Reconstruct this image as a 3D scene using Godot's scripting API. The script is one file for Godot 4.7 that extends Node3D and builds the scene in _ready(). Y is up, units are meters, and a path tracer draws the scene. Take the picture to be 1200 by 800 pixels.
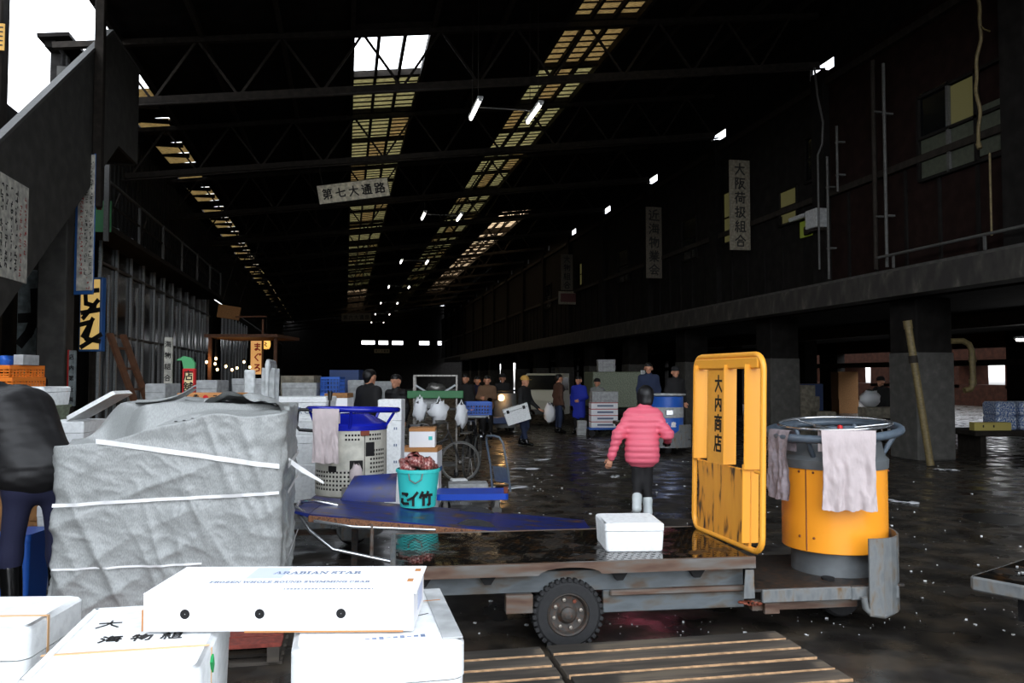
extends Node3D
# A fish market hall. World axes: the hall runs along -Z, x is to the right across it, y is up.
# Things near the camera are laid out on plan by (r, d): r metres to the right of the camera's line of sight, d metres ahead.

const TURN := 0.200398          # the line of sight is turned this much to the right of the hall
const EYE := 1.72
var rng := RandomNumberGenerator.new()
var taken := {}
var M := {}                      # materials

# ------------------------------------------------------------------ layout
func plan(r: float, d: float, h := 0.0) -> Vector3:
	return Vector3(r * cos(TURN) + d * sin(TURN), h, r * sin(TURN) - d * cos(TURN))
func yaw(deg := 0.0) -> float:
	return deg_to_rad(deg) - TURN
func roof_y(x: float) -> float:
	return 9.3 + 0.125 * x
func left_x(z: float) -> float:
	return -6.0 + 0.02 * (z + 25.8)
func right_x(z: float) -> float:
	return 11.2 - 0.011 * (z + 15.0)

# ------------------------------------------------------------------ nodes
func numbered(n: String) -> String:
	var k: int = taken.get(n, 0)
	taken[n] = k + 1
	return n if k == 0 else "%s_%03d" % [n, k]
func tag(o: Node3D, label: String, category: String, group := "") -> Node3D:
	o.set_meta("label", label)
	o.set_meta("category", category)
	if group != "":
		o.set_meta("group", group)
	return o
func thing(called: String, label: String, category: String, at := Vector3.ZERO, turn := 0.0, group := "") -> Node3D:
	var o := Node3D.new()
	o.name = numbered(called)
	add_child(o)
	o.position = at
	o.rotation.y = turn
	tag(o, label, category, group)
	return o
func structure(called: String) -> Node3D:
	var o := Node3D.new()
	o.name = called
	add_child(o)
	o.set_meta("kind", "structure")
	return o
func obj(called: String, st: SurfaceTool, m: Material, parent: Node = self) -> MeshInstance3D:
	var o := MeshInstance3D.new()
	o.name = called if parent != self else numbered(called)
	o.mesh = st.commit()
	o.material_override = m
	parent.add_child(o, true)
	return o
func put(called: String, mesh: Mesh, m: Material, parent: Node, xf := Transform3D()) -> MeshInstance3D:
	var o := MeshInstance3D.new()
	o.name = called if parent != self else numbered(called)
	o.mesh = mesh
	o.material_override = m
	o.transform = xf
	parent.add_child(o, true)
	return o
func stuff(o: Node3D, label := "") -> Node3D:
	o.set_meta("kind", "stuff")
	if label != "":
		o.set_meta("label", label)
	return o
func copy_of(o: Node3D, at: Vector3, turn: float, label: String) -> Node3D:
	var c: Node3D = o.duplicate()
	c.name = numbered(String(o.name).trim_suffix("_" + String(o.name).get_slice("_", String(o.name).get_slice_count("_") - 1)) if String(o.name).right(3).is_valid_int() else String(o.name))
	add_child(c)
	c.position = at
	c.rotation.y = turn
	c.set_meta("label", label)
	return c

# ------------------------------------------------------------------ shapes
func mb() -> SurfaceTool:
	var st := SurfaceTool.new()
	st.begin(Mesh.PRIMITIVE_TRIANGLES)
	return st
func tri(st: SurfaceTool, a: Vector3, b: Vector3, c: Vector3, n: Vector3) -> void:
	if (b - a).cross(c - a).dot(n) > 0.0:   # front faces run clockwise
		var t := b
		b = c
		c = t
	st.set_normal(n)
	st.add_vertex(a)
	st.set_normal(n)
	st.add_vertex(b)
	st.set_normal(n)
	st.add_vertex(c)
func quad(st: SurfaceTool, a: Vector3, b: Vector3, c: Vector3, d: Vector3, n: Vector3) -> void:
	tri(st, a, b, c, n)
	tri(st, a, c, d, n)
func quad_n(st: SurfaceTool, p: Array, n: Array) -> void:   # a quad with a normal for each corner
	var flip: bool = (p[1] - p[0]).cross(p[2] - p[0]).dot(n[0] + n[1] + n[2]) > 0.0
	for k in ([0, 2, 1, 0, 3, 2] if flip else [0, 1, 2, 0, 2, 3]):
		st.set_normal(n[k])
		st.add_vertex(p[k])
func box(st: SurfaceTool, c: Vector3, s: Vector3, bevel := 0.0, b := Basis()) -> SurfaceTool:
	var h := s * 0.5
	bevel = minf(bevel, 0.45 * minf(s.x, minf(s.y, s.z)))
	var i := h - Vector3.ONE * bevel
	for ax in 3:
		var u := (ax + 1) % 3
		var v := (ax + 2) % 3
		for sg in [-1.0, 1.0]:
			var n := Vector3.ZERO
			n[ax] = sg
			var q := []
			for k in [[-1, -1], [1, -1], [1, 1], [-1, 1]]:
				var p := Vector3.ZERO
				p[ax] = sg * h[ax]
				p[u] = k[0] * i[u]
				p[v] = k[1] * i[v]
				q.append(c + b * p)
			quad(st, q[0], q[1], q[2], q[3], b * n)
			if bevel > 0.0 and sg > 0.0:
				for k in [[-1, -1], [1, -1], [1, 1], [-1, 1]]:   # the four edges along ax
					var n2 := Vector3.ZERO
					n2[u] = k[0]
					n2[v] = k[1]
					var e := []
					for w in [[-1, 0], [1, 0], [1, 1], [-1, 1]]:
						var p := Vector3.ZERO
						p[ax] = w[0] * i[ax]
						p[u] = k[0] * (h[u] if w[1] == 0 else i[u])
						p[v] = k[1] * (i[v] if w[1] == 0 else h[v])
						e.append(c + b * p)
					quad(st, e[0], e[1], e[2], e[3], (b * n2).normalized())
	if bevel > 0.0:
		for x in [-1, 1]:
			for y in [-1, 1]:
				for z in [-1, 1]:
					var n := Vector3(x, y, z)
					tri(st, c + b * Vector3(x * h.x, y * i.y, z * i.z), c + b * Vector3(x * i.x, y * h.y, z * i.z), c + b * Vector3(x * i.x, y * i.y, z * h.z), (b * n).normalized())
	return st
func bar(st: SurfaceTool, a: Vector3, b: Vector3, w: float, h: float, bevel := 0.0) -> SurfaceTool:   # a box from a to b, w across, h high
	var f := (b - a).normalized()
	var up := Vector3.UP if absf(f.y) < 0.95 else Vector3.BACK
	var s := f.cross(up).normalized()
	return box(st, (a + b) * 0.5, Vector3(w, h, (b - a).length()), bevel, Basis(s, f.cross(-s).normalized(), -f) if true else Basis())
func tube(st: SurfaceTool, pts: Array, r: float, seg := 8, closed := false, r2 := -1.0) -> SurfaceTool:
	var n := pts.size()
	var rings := []
	var norms := []
	var side := Vector3.ZERO
	for k in n:
		var a: Vector3 = pts[(k - 1 + n) % n] if closed or k > 0 else pts[0]
		var c: Vector3 = pts[(k + 1) % n] if closed or k < n - 1 else pts[n - 1]
		var f := (c - a).normalized()
		if side == Vector3.ZERO:
			side = f.cross(Vector3.UP if absf(f.y) < 0.9 else Vector3.RIGHT).normalized()
		side = (side - f * side.dot(f)).normalized()
		var up := side.cross(f)
		var rr := r if r2 < 0.0 else lerpf(r, r2, float(k) / maxf(1.0, n - 1))
		var ring := []
		var nr := []
		for j in seg:
			var t := TAU * j / seg
			var q := side * cos(t) + up * sin(t)
			ring.append(pts[k] + q * rr)
			nr.append(q)
		rings.append(ring)
		norms.append(nr)
	for k in (n if closed else n - 1):
		var k2 := (k + 1) % n
		for j in seg:
			var j2 := (j + 1) % seg
			quad_n(st, [rings[k][j], rings[k][j2], rings[k2][j2], rings[k2][j]], [norms[k][j], norms[k][j2], norms[k2][j2], norms[k2][j]])
	if not closed:
		for e in [0, n - 1]:
			var f: Vector3 = (pts[1] - pts[0] if e == 0 else pts[n - 2] - pts[n - 1]).normalized() * -1.0
			for j in range(1, seg - 1):
				tri(st, rings[e][0], rings[e][j], rings[e][j + 1], f)
	return st
func ring_pts(c: Vector3, r: float, n: int, b := Basis()) -> Array:
	var out := []
	for k in n:
		out.append(c + b * Vector3(cos(TAU * k / n) * r, 0, sin(TAU * k / n) * r))
	return out
func lathe(st: SurfaceTool, prof: Array, seg := 24, xf := Transform3D(), a0 := 0.0, a1 := TAU) -> SurfaceTool:   # profile of Vector2(radius, height), turned about y; corners stay sharp
	for k in prof.size() - 1:
		var p: Vector2 = prof[k]
		var q: Vector2 = prof[k + 1]
		var n2 := Vector2(q.y - p.y, p.x - q.x).normalized()
		for j in seg:
			var t := a0 + (a1 - a0) * j / seg
			var t2 := a0 + (a1 - a0) * (j + 1) / seg
			var d := Vector3(cos(t), 0, sin(t))
			var d2 := Vector3(cos(t2), 0, sin(t2))
			var P := [d * p.x + Vector3(0, p.y, 0), d2 * p.x + Vector3(0, p.y, 0), d2 * q.x + Vector3(0, q.y, 0), d * q.x + Vector3(0, q.y, 0)]
			var N := [d * n2.x + Vector3(0, n2.y, 0), d2 * n2.x + Vector3(0, n2.y, 0), d2 * n2.x + Vector3(0, n2.y, 0), d * n2.x + Vector3(0, n2.y, 0)]
			for w in 4:
				P[w] = xf * P[w]
				N[w] = (xf.basis * N[w]).normalized()
			quad_n(st, P, N)
	return st
func loft(st: SurfaceTool, rings: Array, seg := 4, xf := Transform3D(), caps := true) -> SurfaceTool:   # rounded rectangles [y, half x, half z, corner radius] joined upwards
	var L := []
	for g in rings:
		var out := []
		var r: float = minf(g[3], minf(g[1], g[2]) * 0.98)
		for cn in 4:
			var cx: float = (g[1] - r) * [1, -1, -1, 1][cn]
			var cz: float = (g[2] - r) * [1, 1, -1, -1][cn]
			for k in seg + 1:
				var t := PI / 2 * (cn + float(k) / seg)
				out.append([Vector3(cx + cos(t) * r, g[0], cz + sin(t) * r), Vector3(cos(t), 0, sin(t))])
		L.append(out)
	var m: int = L[0].size()
	for k in L.size() - 1:
		for j in m:
			var j2 := (j + 1) % m
			var P := [L[k][j][0], L[k][j2][0], L[k + 1][j2][0], L[k + 1][j][0]]
			var N := []
			for w in [[k, j], [k, j2], [k + 1, j2], [k + 1, j]]:
				var out: Vector3 = L[w[0]][w[1]][1]
				var rise: Vector3 = L[k + 1][w[1]][0] - L[k][w[1]][0]
				var nn := out - rise * (out.dot(rise) / maxf(rise.length_squared(), 1e-9))
				N.append((xf.basis * (nn if nn.length() > 0.05 else Vector3(0, 1 if rings[k + 1][1] < rings[k][1] else -1, 0))).normalized())
			for w in 4:
				P[w] = xf * P[w]
			if (P[0] - P[3]).length() + (P[1] - P[2]).length() > 1e-5:
				quad_n(st, P, N)
	if caps:
		for e in [0, L.size() - 1]:
			var n := xf.basis * Vector3(0, -1 if e == 0 else 1, 0)
			for j in range(1, m - 1):
				tri(st, xf * L[e][0][0], xf * L[e][j][0], xf * L[e][j + 1][0], n.normalized())
	return st
func prism(st: SurfaceTool, poly: PackedVector2Array, depth: float, xf := Transform3D()) -> SurfaceTool:   # polygon in x, y pushed from z = 0 to z = depth
	var idx := Geometry2D.triangulate_polygon(poly)
	for z in [0.0, depth]:
		var n := (xf.basis * Vector3(0, 0, -1 if z == 0.0 else 1)).normalized()
		for k in range(0, idx.size(), 3):
			tri(st, xf * Vector3(poly[idx[k]].x, poly[idx[k]].y, z), xf * Vector3(poly[idx[k + 1]].x, poly[idx[k + 1]].y, z), xf * Vector3(poly[idx[k + 2]].x, poly[idx[k + 2]].y, z), n)
	var cw := Geometry2D.is_polygon_clockwise(poly)
	for k in poly.size():
		var a := poly[k]
		var b := poly[(k + 1) % poly.size()]
		var e := (b - a).normalized()
		var n := (xf.basis * (Vector3(e.y, -e.x, 0) * (-1.0 if cw else 1.0))).normalized()
		quad(st, xf * Vector3(a.x, a.y, 0), xf * Vector3(b.x, b.y, 0), xf * Vector3(b.x, b.y, depth), xf * Vector3(a.x, a.y, depth), n)
	return st
func ball(st: SurfaceTool, c: Vector3, r: Vector3, seg := 10, rows := 6) -> SurfaceTool:
	for i in rows:
		for j in seg:
			var P := []
			var N := []
			for w in [[i, j], [i, j + 1], [i + 1, j + 1], [i + 1, j]]:
				var t: float = PI * w[0] / rows
				var f: float = TAU * w[1] / seg
				var n := Vector3(sin(t) * cos(f), cos(t), sin(t) * sin(f))
				P.append(c + n * r)
				N.append((n / r).normalized())
			quad_n(st, P, N)
	return st
func blob(st: SurfaceTool, c: Vector3, r: Vector3, rough: float, sd: int, seg := 12, rows := 8) -> SurfaceTool:   # a lumpy ball: bags, fish, heaps
	var nz := FastNoiseLite.new()
	nz.seed = sd
	nz.frequency = 1.3
	var g := []
	for i in rows + 1:
		var row := []
		for j in seg:
			var t := PI * i / rows
			var f := TAU * j / seg
			var n := Vector3(sin(t) * cos(f), cos(t), sin(t) * sin(f))
			row.append(c + n * r * (1.0 + rough * nz.get_noise_3dv(n * 1.4)))
		g.append(row)
	st.set_smooth_group(0)
	for i in rows:
		for j in seg:
			var j2 := (j + 1) % seg
			var a: Vector3 = g[i][j]
			var b: Vector3 = g[i][j2]
			var d: Vector3 = g[i + 1][j2]
			var e: Vector3 = g[i + 1][j]
			quad_n(st, [a, b, d, e], [(a - c) / r / r, (b - c) / r / r, (d - c) / r / r, (e - c) / r / r].map(func(v): return v.normalized()))
	return st

# ------------------------------------------------------------------ lettering
const GLYPH := {
	"大": [[10, 35, 90, 35], [50, 5, 50, 35, 40, 60, 12, 95], [50, 38, 62, 65, 90, 95]],
	"七": [[8, 50, 92, 38], [40, 8, 40, 75, 48, 88, 85, 88, 88, 72]],
	"六": [[50, 4, 50, 26], [8, 32, 92, 32], [36, 46, 12, 92], [62, 46, 88, 92]],
	"内": [[15, 28, 15, 95], [15, 28, 85, 28, 85, 92, 75, 92], [50, 5, 50, 35, 42, 55, 25, 72], [50, 38, 60, 55, 75, 70]],
	"商": [[50, 2, 50, 14], [8, 16, 92, 16], [32, 20, 38, 32], [68, 20, 62, 32], [15, 36, 15, 96], [15, 36, 85, 36, 85, 95, 76, 95], [42, 40, 30, 56], [58, 40, 70, 56], [32, 62, 68, 62, 68, 84, 32, 84, 32, 62]],
	"店": [[50, 2, 50, 14], [15, 16, 92, 16], [17, 16, 17, 60, 6, 96], [55, 24, 55, 58], [55, 40, 85, 40], [32, 60, 84, 60, 84, 94, 32, 94, 32, 60]],
	"第": [[25, 4, 12, 22], [20, 13, 45, 13], [30, 14, 36, 24], [65, 4, 55, 22], [62, 13, 92, 13], [72, 14, 78, 24], [18, 32, 80, 32, 80, 50], [20, 50, 80, 50], [20, 50, 18, 68, 86, 68, 84, 88, 74, 90], [50, 32, 50, 97], [48, 70, 15, 94]],
	"通": [[10, 8, 22, 20], [6, 38, 22, 38, 22, 72, 8, 88], [8, 82, 30, 92, 95, 94], [38, 8, 85, 8, 66, 22], [52, 14, 64, 24], [38, 30, 38, 82], [38, 30, 86, 30, 86, 80, 78, 82], [40, 46, 84, 46], [40, 62, 84, 62], [62, 30, 62, 82]],
	"路": [[10, 8, 42, 8, 42, 34, 10, 34, 10, 8], [27, 34, 27, 86], [27, 58, 44, 58], [12, 50, 12, 90], [6, 94, 46, 84], [64, 4, 50, 32], [62, 16, 88, 16, 74, 38, 46, 62], [60, 26, 74, 42, 96, 60], [56, 62, 88, 62, 88, 94, 56, 94, 56, 62]],
	"舗": [[24, 4, 5, 28], [22, 6, 44, 24], [14, 30, 36, 30], [8, 44, 42, 44], [26, 30, 26, 62], [10, 64, 40, 64, 40, 92, 10, 92, 10, 64], [50, 20, 96, 20], [74, 4, 74, 96], [54, 36, 54, 94], [54, 36, 92, 36, 92, 92], [54, 54, 92, 54], [54, 72, 92, 72], [82, 6, 90, 14]],
	"禁": [[26, 4, 26, 46], [8, 18, 44, 18], [25, 20, 8, 42], [28, 22, 42, 36], [72, 4, 72, 46], [54, 18, 92, 18], [70, 20, 54, 42], [74, 22, 92, 42], [25, 54, 75, 54], [8, 66, 92, 66], [50, 66, 50, 96, 42, 92], [30, 74, 14, 92], [68, 74, 86, 90]],
	"近": [[76, 4, 46, 14], [46, 14, 46, 48, 36, 72], [46, 38, 92, 38], [70, 38, 70, 78], [10, 10, 22, 22], [6, 40, 22, 40, 22, 74, 8, 88], [8, 84, 30, 92, 95, 94]],
	"海": [[12, 8, 24, 18], [6, 34, 18, 44], [8, 92, 26, 60], [46, 4, 34, 30], [42, 16, 92, 16], [44, 30, 40, 76, 88, 76, 86, 92], [44, 30, 86, 30, 84, 84], [34, 54, 96, 54], [62, 34, 66, 48], [60, 58, 64, 70]],
	"物": [[18, 8, 10, 34], [16, 22, 44, 22], [28, 4, 28, 96], [6, 62, 46, 50], [60, 4, 46, 40], [56, 24, 92, 24, 88, 86, 76, 92], [68, 26, 46, 66], [80, 26, 56, 80]],
	"業": [[38, 4, 38, 24], [62, 4, 62, 24], [18, 8, 28, 22], [82, 8, 72, 22], [8, 26, 92, 26], [32, 30, 38, 40], [68, 30, 62, 40], [14, 42, 86, 42], [20, 54, 80, 54], [6, 66, 94, 66], [50, 42, 50, 97], [48, 68, 12, 92], [52, 68, 88, 92]],
	"会": [[50, 4, 30, 26, 6, 42], [50, 4, 70, 26, 94, 42], [32, 42, 68, 42], [14, 58, 86, 58], [46, 58, 26, 84, 76, 80], [66, 70, 82, 92]],
	"荷": [[8, 16, 92, 16], [34, 4, 34, 26], [66, 4, 66, 26], [28, 32, 6, 60], [20, 46, 20, 96], [34, 42, 96, 42], [42, 56, 66, 56, 66, 78, 42, 78, 42, 56], [84, 42, 84, 92, 74, 92]],
	"阪": [[12, 8, 12, 96], [12, 8, 36, 8, 24, 34], [24, 34, 36, 50, 22, 60], [48, 12, 92, 12], [52, 12, 52, 50, 40, 92], [54, 36, 86, 36, 70, 66, 44, 94], [56, 44, 72, 74, 94, 94]],
	"扱": [[24, 4, 24, 90, 14, 88], [6, 26, 40, 26], [6, 62, 40, 48], [46, 12, 88, 12, 78, 44], [56, 14, 52, 56, 38, 92], [78, 44, 90, 44, 70, 74, 46, 94], [54, 46, 70, 74, 94, 94]],
	"組": [[26, 4, 10, 24, 30, 24], [36, 16, 10, 48], [10, 48, 40, 44], [24, 50, 24, 94], [10, 64, 6, 82], [36, 62, 42, 76], [56, 10, 56, 90], [56, 10, 86, 10, 86, 90], [56, 36, 86, 36], [56, 62, 86, 62], [44, 90, 98, 90]],
	"合": [[50, 4, 30, 28, 6, 46], [50, 4, 70, 28, 94, 46], [32, 44, 68, 44], [26, 58, 76, 58, 76, 92, 26, 92, 26, 58]],
	"用": [[20, 10, 20, 60, 8, 94], [20, 10, 84, 10, 84, 92, 74, 92], [20, 36, 84, 36], [20, 62, 84, 62], [52, 10, 52, 94]],
	"煮": [[20, 14, 70, 14], [46, 4, 46, 28], [6, 28, 94, 28], [78, 8, 20, 56], [34, 40, 72, 40, 72, 66, 34, 66, 34, 40], [34, 53, 72, 53], [12, 78, 8, 92], [34, 78, 38, 90], [58, 78, 62, 90], [82, 76, 92, 92]],
	"と": [[34, 8, 40, 46], [80, 28, 30, 54, 22, 76, 40, 90, 82, 88]],
	"鯖": [[20, 4, 8, 28], [16, 12, 36, 12], [10, 28, 40, 28, 40, 62, 10, 62, 10, 28], [25, 28, 25, 62], [10, 45, 40, 45], [8, 92, 12, 72], [22, 74, 24, 88], [40, 72, 44, 90], [54, 14, 94, 14], [56, 28, 92, 28], [50, 42, 97, 42], [74, 4, 74, 42], [60, 52, 60, 96], [60, 52, 88, 52, 88, 94], [60, 66, 88, 66], [60, 79, 88, 79]],
	"水": [[50, 4, 50, 92, 40, 88], [10, 34, 38, 34, 12, 78], [86, 20, 58, 44], [52, 40, 66, 66, 94, 86]],
	"産": [[50, 2, 50, 12], [16, 14, 86, 14], [34, 18, 40, 30], [66, 18, 60, 30], [12, 34, 92, 34], [14, 34, 14, 64, 4, 94], [36, 42, 26, 58], [34, 50, 86, 50], [58, 40, 58, 92], [32, 70, 84, 70], [22, 92, 94, 92]],
	"ま": [[16, 20, 84, 20], [20, 42, 80, 42], [50, 4, 50, 80, 34, 92, 20, 82, 34, 70, 56, 76, 84, 92]],
	"ぐ": [[60, 6, 20, 48, 60, 92], [74, 8, 82, 24], [86, 4, 94, 18]],
	"ろ": [[22, 12, 76, 12, 24, 56, 56, 46, 80, 62, 74, 84, 40, 94]],
	"イ": [[84, 6, 56, 40, 14, 60], [54, 42, 54, 96]],
	"竹": [[24, 4, 6, 40], [16, 26, 46, 26], [32, 28, 32, 96], [66, 4, 50, 40], [60, 26, 94, 26], [78, 28, 78, 90, 68, 96]],
	"こ": [[26, 18, 70, 18, 62, 30], [24, 56, 22, 76, 36, 88, 78, 86]],
	"新": [[26, 4, 26, 14], [6, 16, 46, 16], [16, 20, 20, 34], [38, 20, 32, 34], [4, 38, 48, 38], [6, 58, 46, 58], [26, 38, 26, 96], [24, 62, 8, 82], [28, 62, 44, 78], [86, 6, 58, 16], [58, 16, 58, 60, 50, 94], [58, 44, 96, 44], [78, 44, 78, 96]],
	"巻": [[32, 6, 38, 20], [66, 6, 60, 20], [14, 24, 86, 24], [6, 42, 94, 42], [52, 6, 40, 44, 6, 70], [58, 44, 92, 66], [30, 60, 68, 60, 68, 76, 30, 76], [30, 76, 30, 92, 76, 94, 80, 84]],
	"け": [[16, 8, 12, 50, 18, 90, 26, 74], [42, 34, 92, 34], [70, 6, 70, 60, 52, 94]],
}
# strokes of a glyph in a square of side s, centred at the origin of xf in its xy plane, raised by depth along z
func glyph(st: SurfaceTool, ch: String, s: float, w: float, xf: Transform3D, depth := 0.002) -> void:
	for line in GLYPH[ch]:
		stroke(st, line, s, w, xf, depth)
func stroke(st: SurfaceTool, line: Array, s: float, w: float, xf: Transform3D, depth: float) -> void:
	for k in range(0, line.size() - 2, 2):
		var a := Vector2((line[k] / 100.0 - 0.5) * s, (0.5 - line[k + 1] / 100.0) * s)
		var b := Vector2((line[k + 2] / 100.0 - 0.5) * s, (0.5 - line[k + 3] / 100.0) * s)
		var f := (b - a).normalized()
		a -= f * w * 0.35
		b += f * w * 0.35
		var n := Vector2(-f.y, f.x) * w * 0.5
		prism(st, PackedVector2Array([a + n, b + n, b - n, a - n]), depth, xf)
func text_down(st: SurfaceTool, s: String, size: float, pitch: float, w: float, xf: Transform3D, depth := 0.002) -> void:
	for k in s.length():
		glyph(st, s[k], size, w, xf * Transform3D(Basis(), Vector3(0, -pitch * (k + 0.5), 0)), depth)
func text_along(st: SurfaceTool, s: String, size: float, pitch: float, w: float, xf: Transform3D, depth := 0.002) -> void:
	for k in s.length():
		glyph(st, s[k], size, w, xf * Transform3D(Basis(), Vector3(pitch * (k + 0.5), 0, 0)), depth)
# columns of small characters too small to read: brush marks in character cells
func small_print(st: SurfaceTool, x: float, top: float, n: int, cell: float, w: float, xf: Transform3D) -> void:
	for k in n:
		if rng.randf() < 0.06:
			continue
		for j in 4:
			var p := Vector2(rng.randf_range(5, 95), rng.randf_range(5, 95))
			var q := Vector2(p.x, rng.randf_range(5, 95)) if j % 2 else Vector2(rng.randf_range(5, 95), p.y)
			if p.distance_to(q) > 12:
				stroke(st, [p.x, p.y, q.x, q.y], cell * 0.86, w, xf * Transform3D(Basis(), Vector3(x, top - cell * (k + 0.5), 0)), 0.002)
func latin(s: String, height: float, depth := 0.001, serif := true) -> TextMesh:
	var t := TextMesh.new()
	var f := SystemFont.new()
	f.font_names = PackedStringArray(["Droid Serif" if serif else "Droid Sans"])
	f.font_weight = 700
	t.font = f
	t.text = s
	t.font_size = 32
	t.pixel_size = height / 32.0
	t.depth = depth
	t.curve_step = 2.0
	return t

# ------------------------------------------------------------------ smooth bodies
# A surface net round tapered bones [a, b, radius at a, radius at b], blended over k; pleat makes quilted rolls of that height.
func net(bones: Array, h: float, k: float, pleat := 0.0, tuft := 0.0) -> ArrayMesh:
	var lo := Vector3.ONE * 1e9
	var hi := -lo
	for b in bones:
		var rr: float = maxf(b[2], b[3]) + 3.0 * k + 2.0 * h
		lo = lo.min(b[0] - Vector3.ONE * rr).min(b[1] - Vector3.ONE * rr)
		hi = hi.max(b[0] + Vector3.ONE * rr).max(b[1] + Vector3.ONE * rr)
	var nx := int((hi.x - lo.x) / h) + 2
	var ny := int((hi.y - lo.y) / h) + 2
	var nz := int((hi.z - lo.z) / h) + 2
	var f := PackedFloat32Array()
	f.resize(nx * ny * nz)
	for b in bones:
		var a: Vector3 = b[0]
		var c: Vector3 = b[1]
		var r0: float = b[2]
		var r1: float = b[3]
		var ab := c - a
		var l2 := maxf(ab.length_squared(), 1e-9)
		var m := maxf(r0, r1) + 3.0 * k + h
		var i0 := Vector3i(((a.min(c) - Vector3.ONE * m - lo) / h).floor()).clamp(Vector3i.ZERO, Vector3i(nx - 1, ny - 1, nz - 1))
		var i1 := Vector3i(((a.max(c) + Vector3.ONE * m - lo) / h).ceil()).clamp(Vector3i.ZERO, Vector3i(nx - 1, ny - 1, nz - 1))
		for y in range(i0.y, i1.y + 1):
			for z in range(i0.z, i1.z + 1):
				for x in range(i0.x, i1.x + 1):
					var p := lo + Vector3(x, y, z) * h - a
					var t := clampf(p.dot(ab) / l2, 0.0, 1.0)
					var d := (p - ab * t).length() - (r0 + (r1 - r0) * t)
					if d < 4.0 * k:
						f[(y * nz + z) * nx + x] += exp(-d / k)
	for n in f.size():
		f[n] = k * 9.0 if f[n] < 1.2e-4 else -k * log(f[n])
	if pleat > 0.0:
		for y in ny:
			var q := -tuft * (absf(sin(PI * (lo.y + y * h) / pleat)) - 0.35)
			for n in range(y * nz * nx, (y + 1) * nz * nx):
				f[n] += q
	var V := PackedVector3Array()
	var I := PackedInt32Array()
	var cell := PackedInt32Array()
	cell.resize(nx * ny * nz)
	cell.fill(-1)
	var sx := 1
	var sz := nx
	var sy := nx * nz
	for y in ny - 1:
		for z in nz - 1:
			for x in nx - 1:
				var o := y * sy + z * sz + x
				var v0 := f[o]
				if v0 > 1.8 * h:
					continue
				var s := 0
				var e := [f[o], f[o + sx], f[o + sz], f[o + sz + sx], f[o + sy], f[o + sy + sx], f[o + sy + sz], f[o + sy + sz + sx]]
				for q in 8:
					if e[q] < 0.0:
						s += 1
				if s == 0 or s == 8:
					continue
				var sum := Vector3.ZERO
				var cnt := 0
				for q in [[0, 1], [2, 3], [4, 5], [6, 7], [0, 2], [1, 3], [4, 6], [5, 7], [0, 4], [1, 5], [2, 6], [3, 7]]:
					var ea: float = e[q[0]]
					var eb: float = e[q[1]]
					if (ea < 0.0) != (eb < 0.0):
						var t := ea / (ea - eb)
						sum += Vector3(q[0] & 1, q[0] >> 2, (q[0] >> 1) & 1).lerp(Vector3(q[1] & 1, q[1] >> 2, (q[1] >> 1) & 1), t)
						cnt += 1
				cell[o] = V.size()
				V.append(lo + (Vector3(x, y, z) + sum / cnt) * h)
	var step := [sx, sy, sz]
	for y in range(1, ny - 1):
		for z in range(1, nz - 1):
			for x in range(1, nx - 1):
				var o := y * sy + z * sz + x
				if cell[o] < 0 and cell[o - sx] < 0 and cell[o - sy] < 0 and cell[o - sz] < 0:
					continue
				for ax in 3:
					var u: int = step[(ax + 1) % 3]
					var w: int = step[(ax + 2) % 3]
					var in0 := f[o] < 0.0
					if in0 != (f[o + step[ax]] < 0.0):
						var q := [cell[o], cell[o - u], cell[o - u - w], cell[o - w]]
						if q.min() < 0:
							continue
						if in0:
							I.append_array([q[0], q[2], q[1], q[0], q[3], q[2]])
						else:
							I.append_array([q[0], q[1], q[2], q[0], q[2], q[3]])
	var N := PackedVector3Array()
	N.resize(V.size())
	for n in range(0, I.size(), 3):
		var c := (V[I[n + 2]] - V[I[n]]).cross(V[I[n + 1]] - V[I[n]])
		for q in 3:
			N[I[n + q]] += c
	for n in N.size():
		N[n] = N[n].normalized()
	var arr := []
	arr.resize(Mesh.ARRAY_MAX)
	arr[Mesh.ARRAY_VERTEX] = V
	arr[Mesh.ARRAY_NORMAL] = N
	arr[Mesh.ARRAY_INDEX] = I
	var out := ArrayMesh.new()
	out.add_surface_from_arrays(Mesh.PRIMITIVE_TRIANGLES, arr)
	return out

# ------------------------------------------------------------------ materials
func grain(sd: int, freq: float, stops: Array, size := 256, stretch := 1.0, octaves := 4, kind := FastNoiseLite.TYPE_SIMPLEX_SMOOTH) -> ImageTexture:
	# noise sent through a ramp of [place, colour] stops
	var nz := FastNoiseLite.new()
	nz.seed = sd
	nz.frequency = freq
	nz.noise_type = kind
	nz.fractal_octaves = octaves
	# stretch below 1 draws the grain out along v, a negative one along u
	var im := nz.get_seamless_image(size if stretch > 0.0 else int(size * -stretch), int(size * stretch) if stretch > 0.0 else size, false, false, 0.12, true)
	if stretch != 1.0:
		im.resize(size, size)
	im.convert(Image.FORMAT_L8)
	var src := im.get_data()
	var g := Gradient.new()
	g.offsets = PackedFloat32Array(stops.map(func(s): return s[0]))
	g.colors = PackedColorArray(stops.map(func(s): return s[1]))
	var lut := PackedByteArray()
	for i in 256:
		var c := g.sample(i / 255.0)
		lut.append_array([int(c.r * 255), int(c.g * 255), int(c.b * 255)])
	var out := PackedByteArray()
	out.resize(src.size() * 3)
	for i in src.size():
		var s := src[i] * 3
		out[i * 3] = lut[s]
		out[i * 3 + 1] = lut[s + 1]
		out[i * 3 + 2] = lut[s + 2]
	return ImageTexture.create_from_image(Image.create_from_data(size, size, false, Image.FORMAT_RGB8, out))
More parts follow.
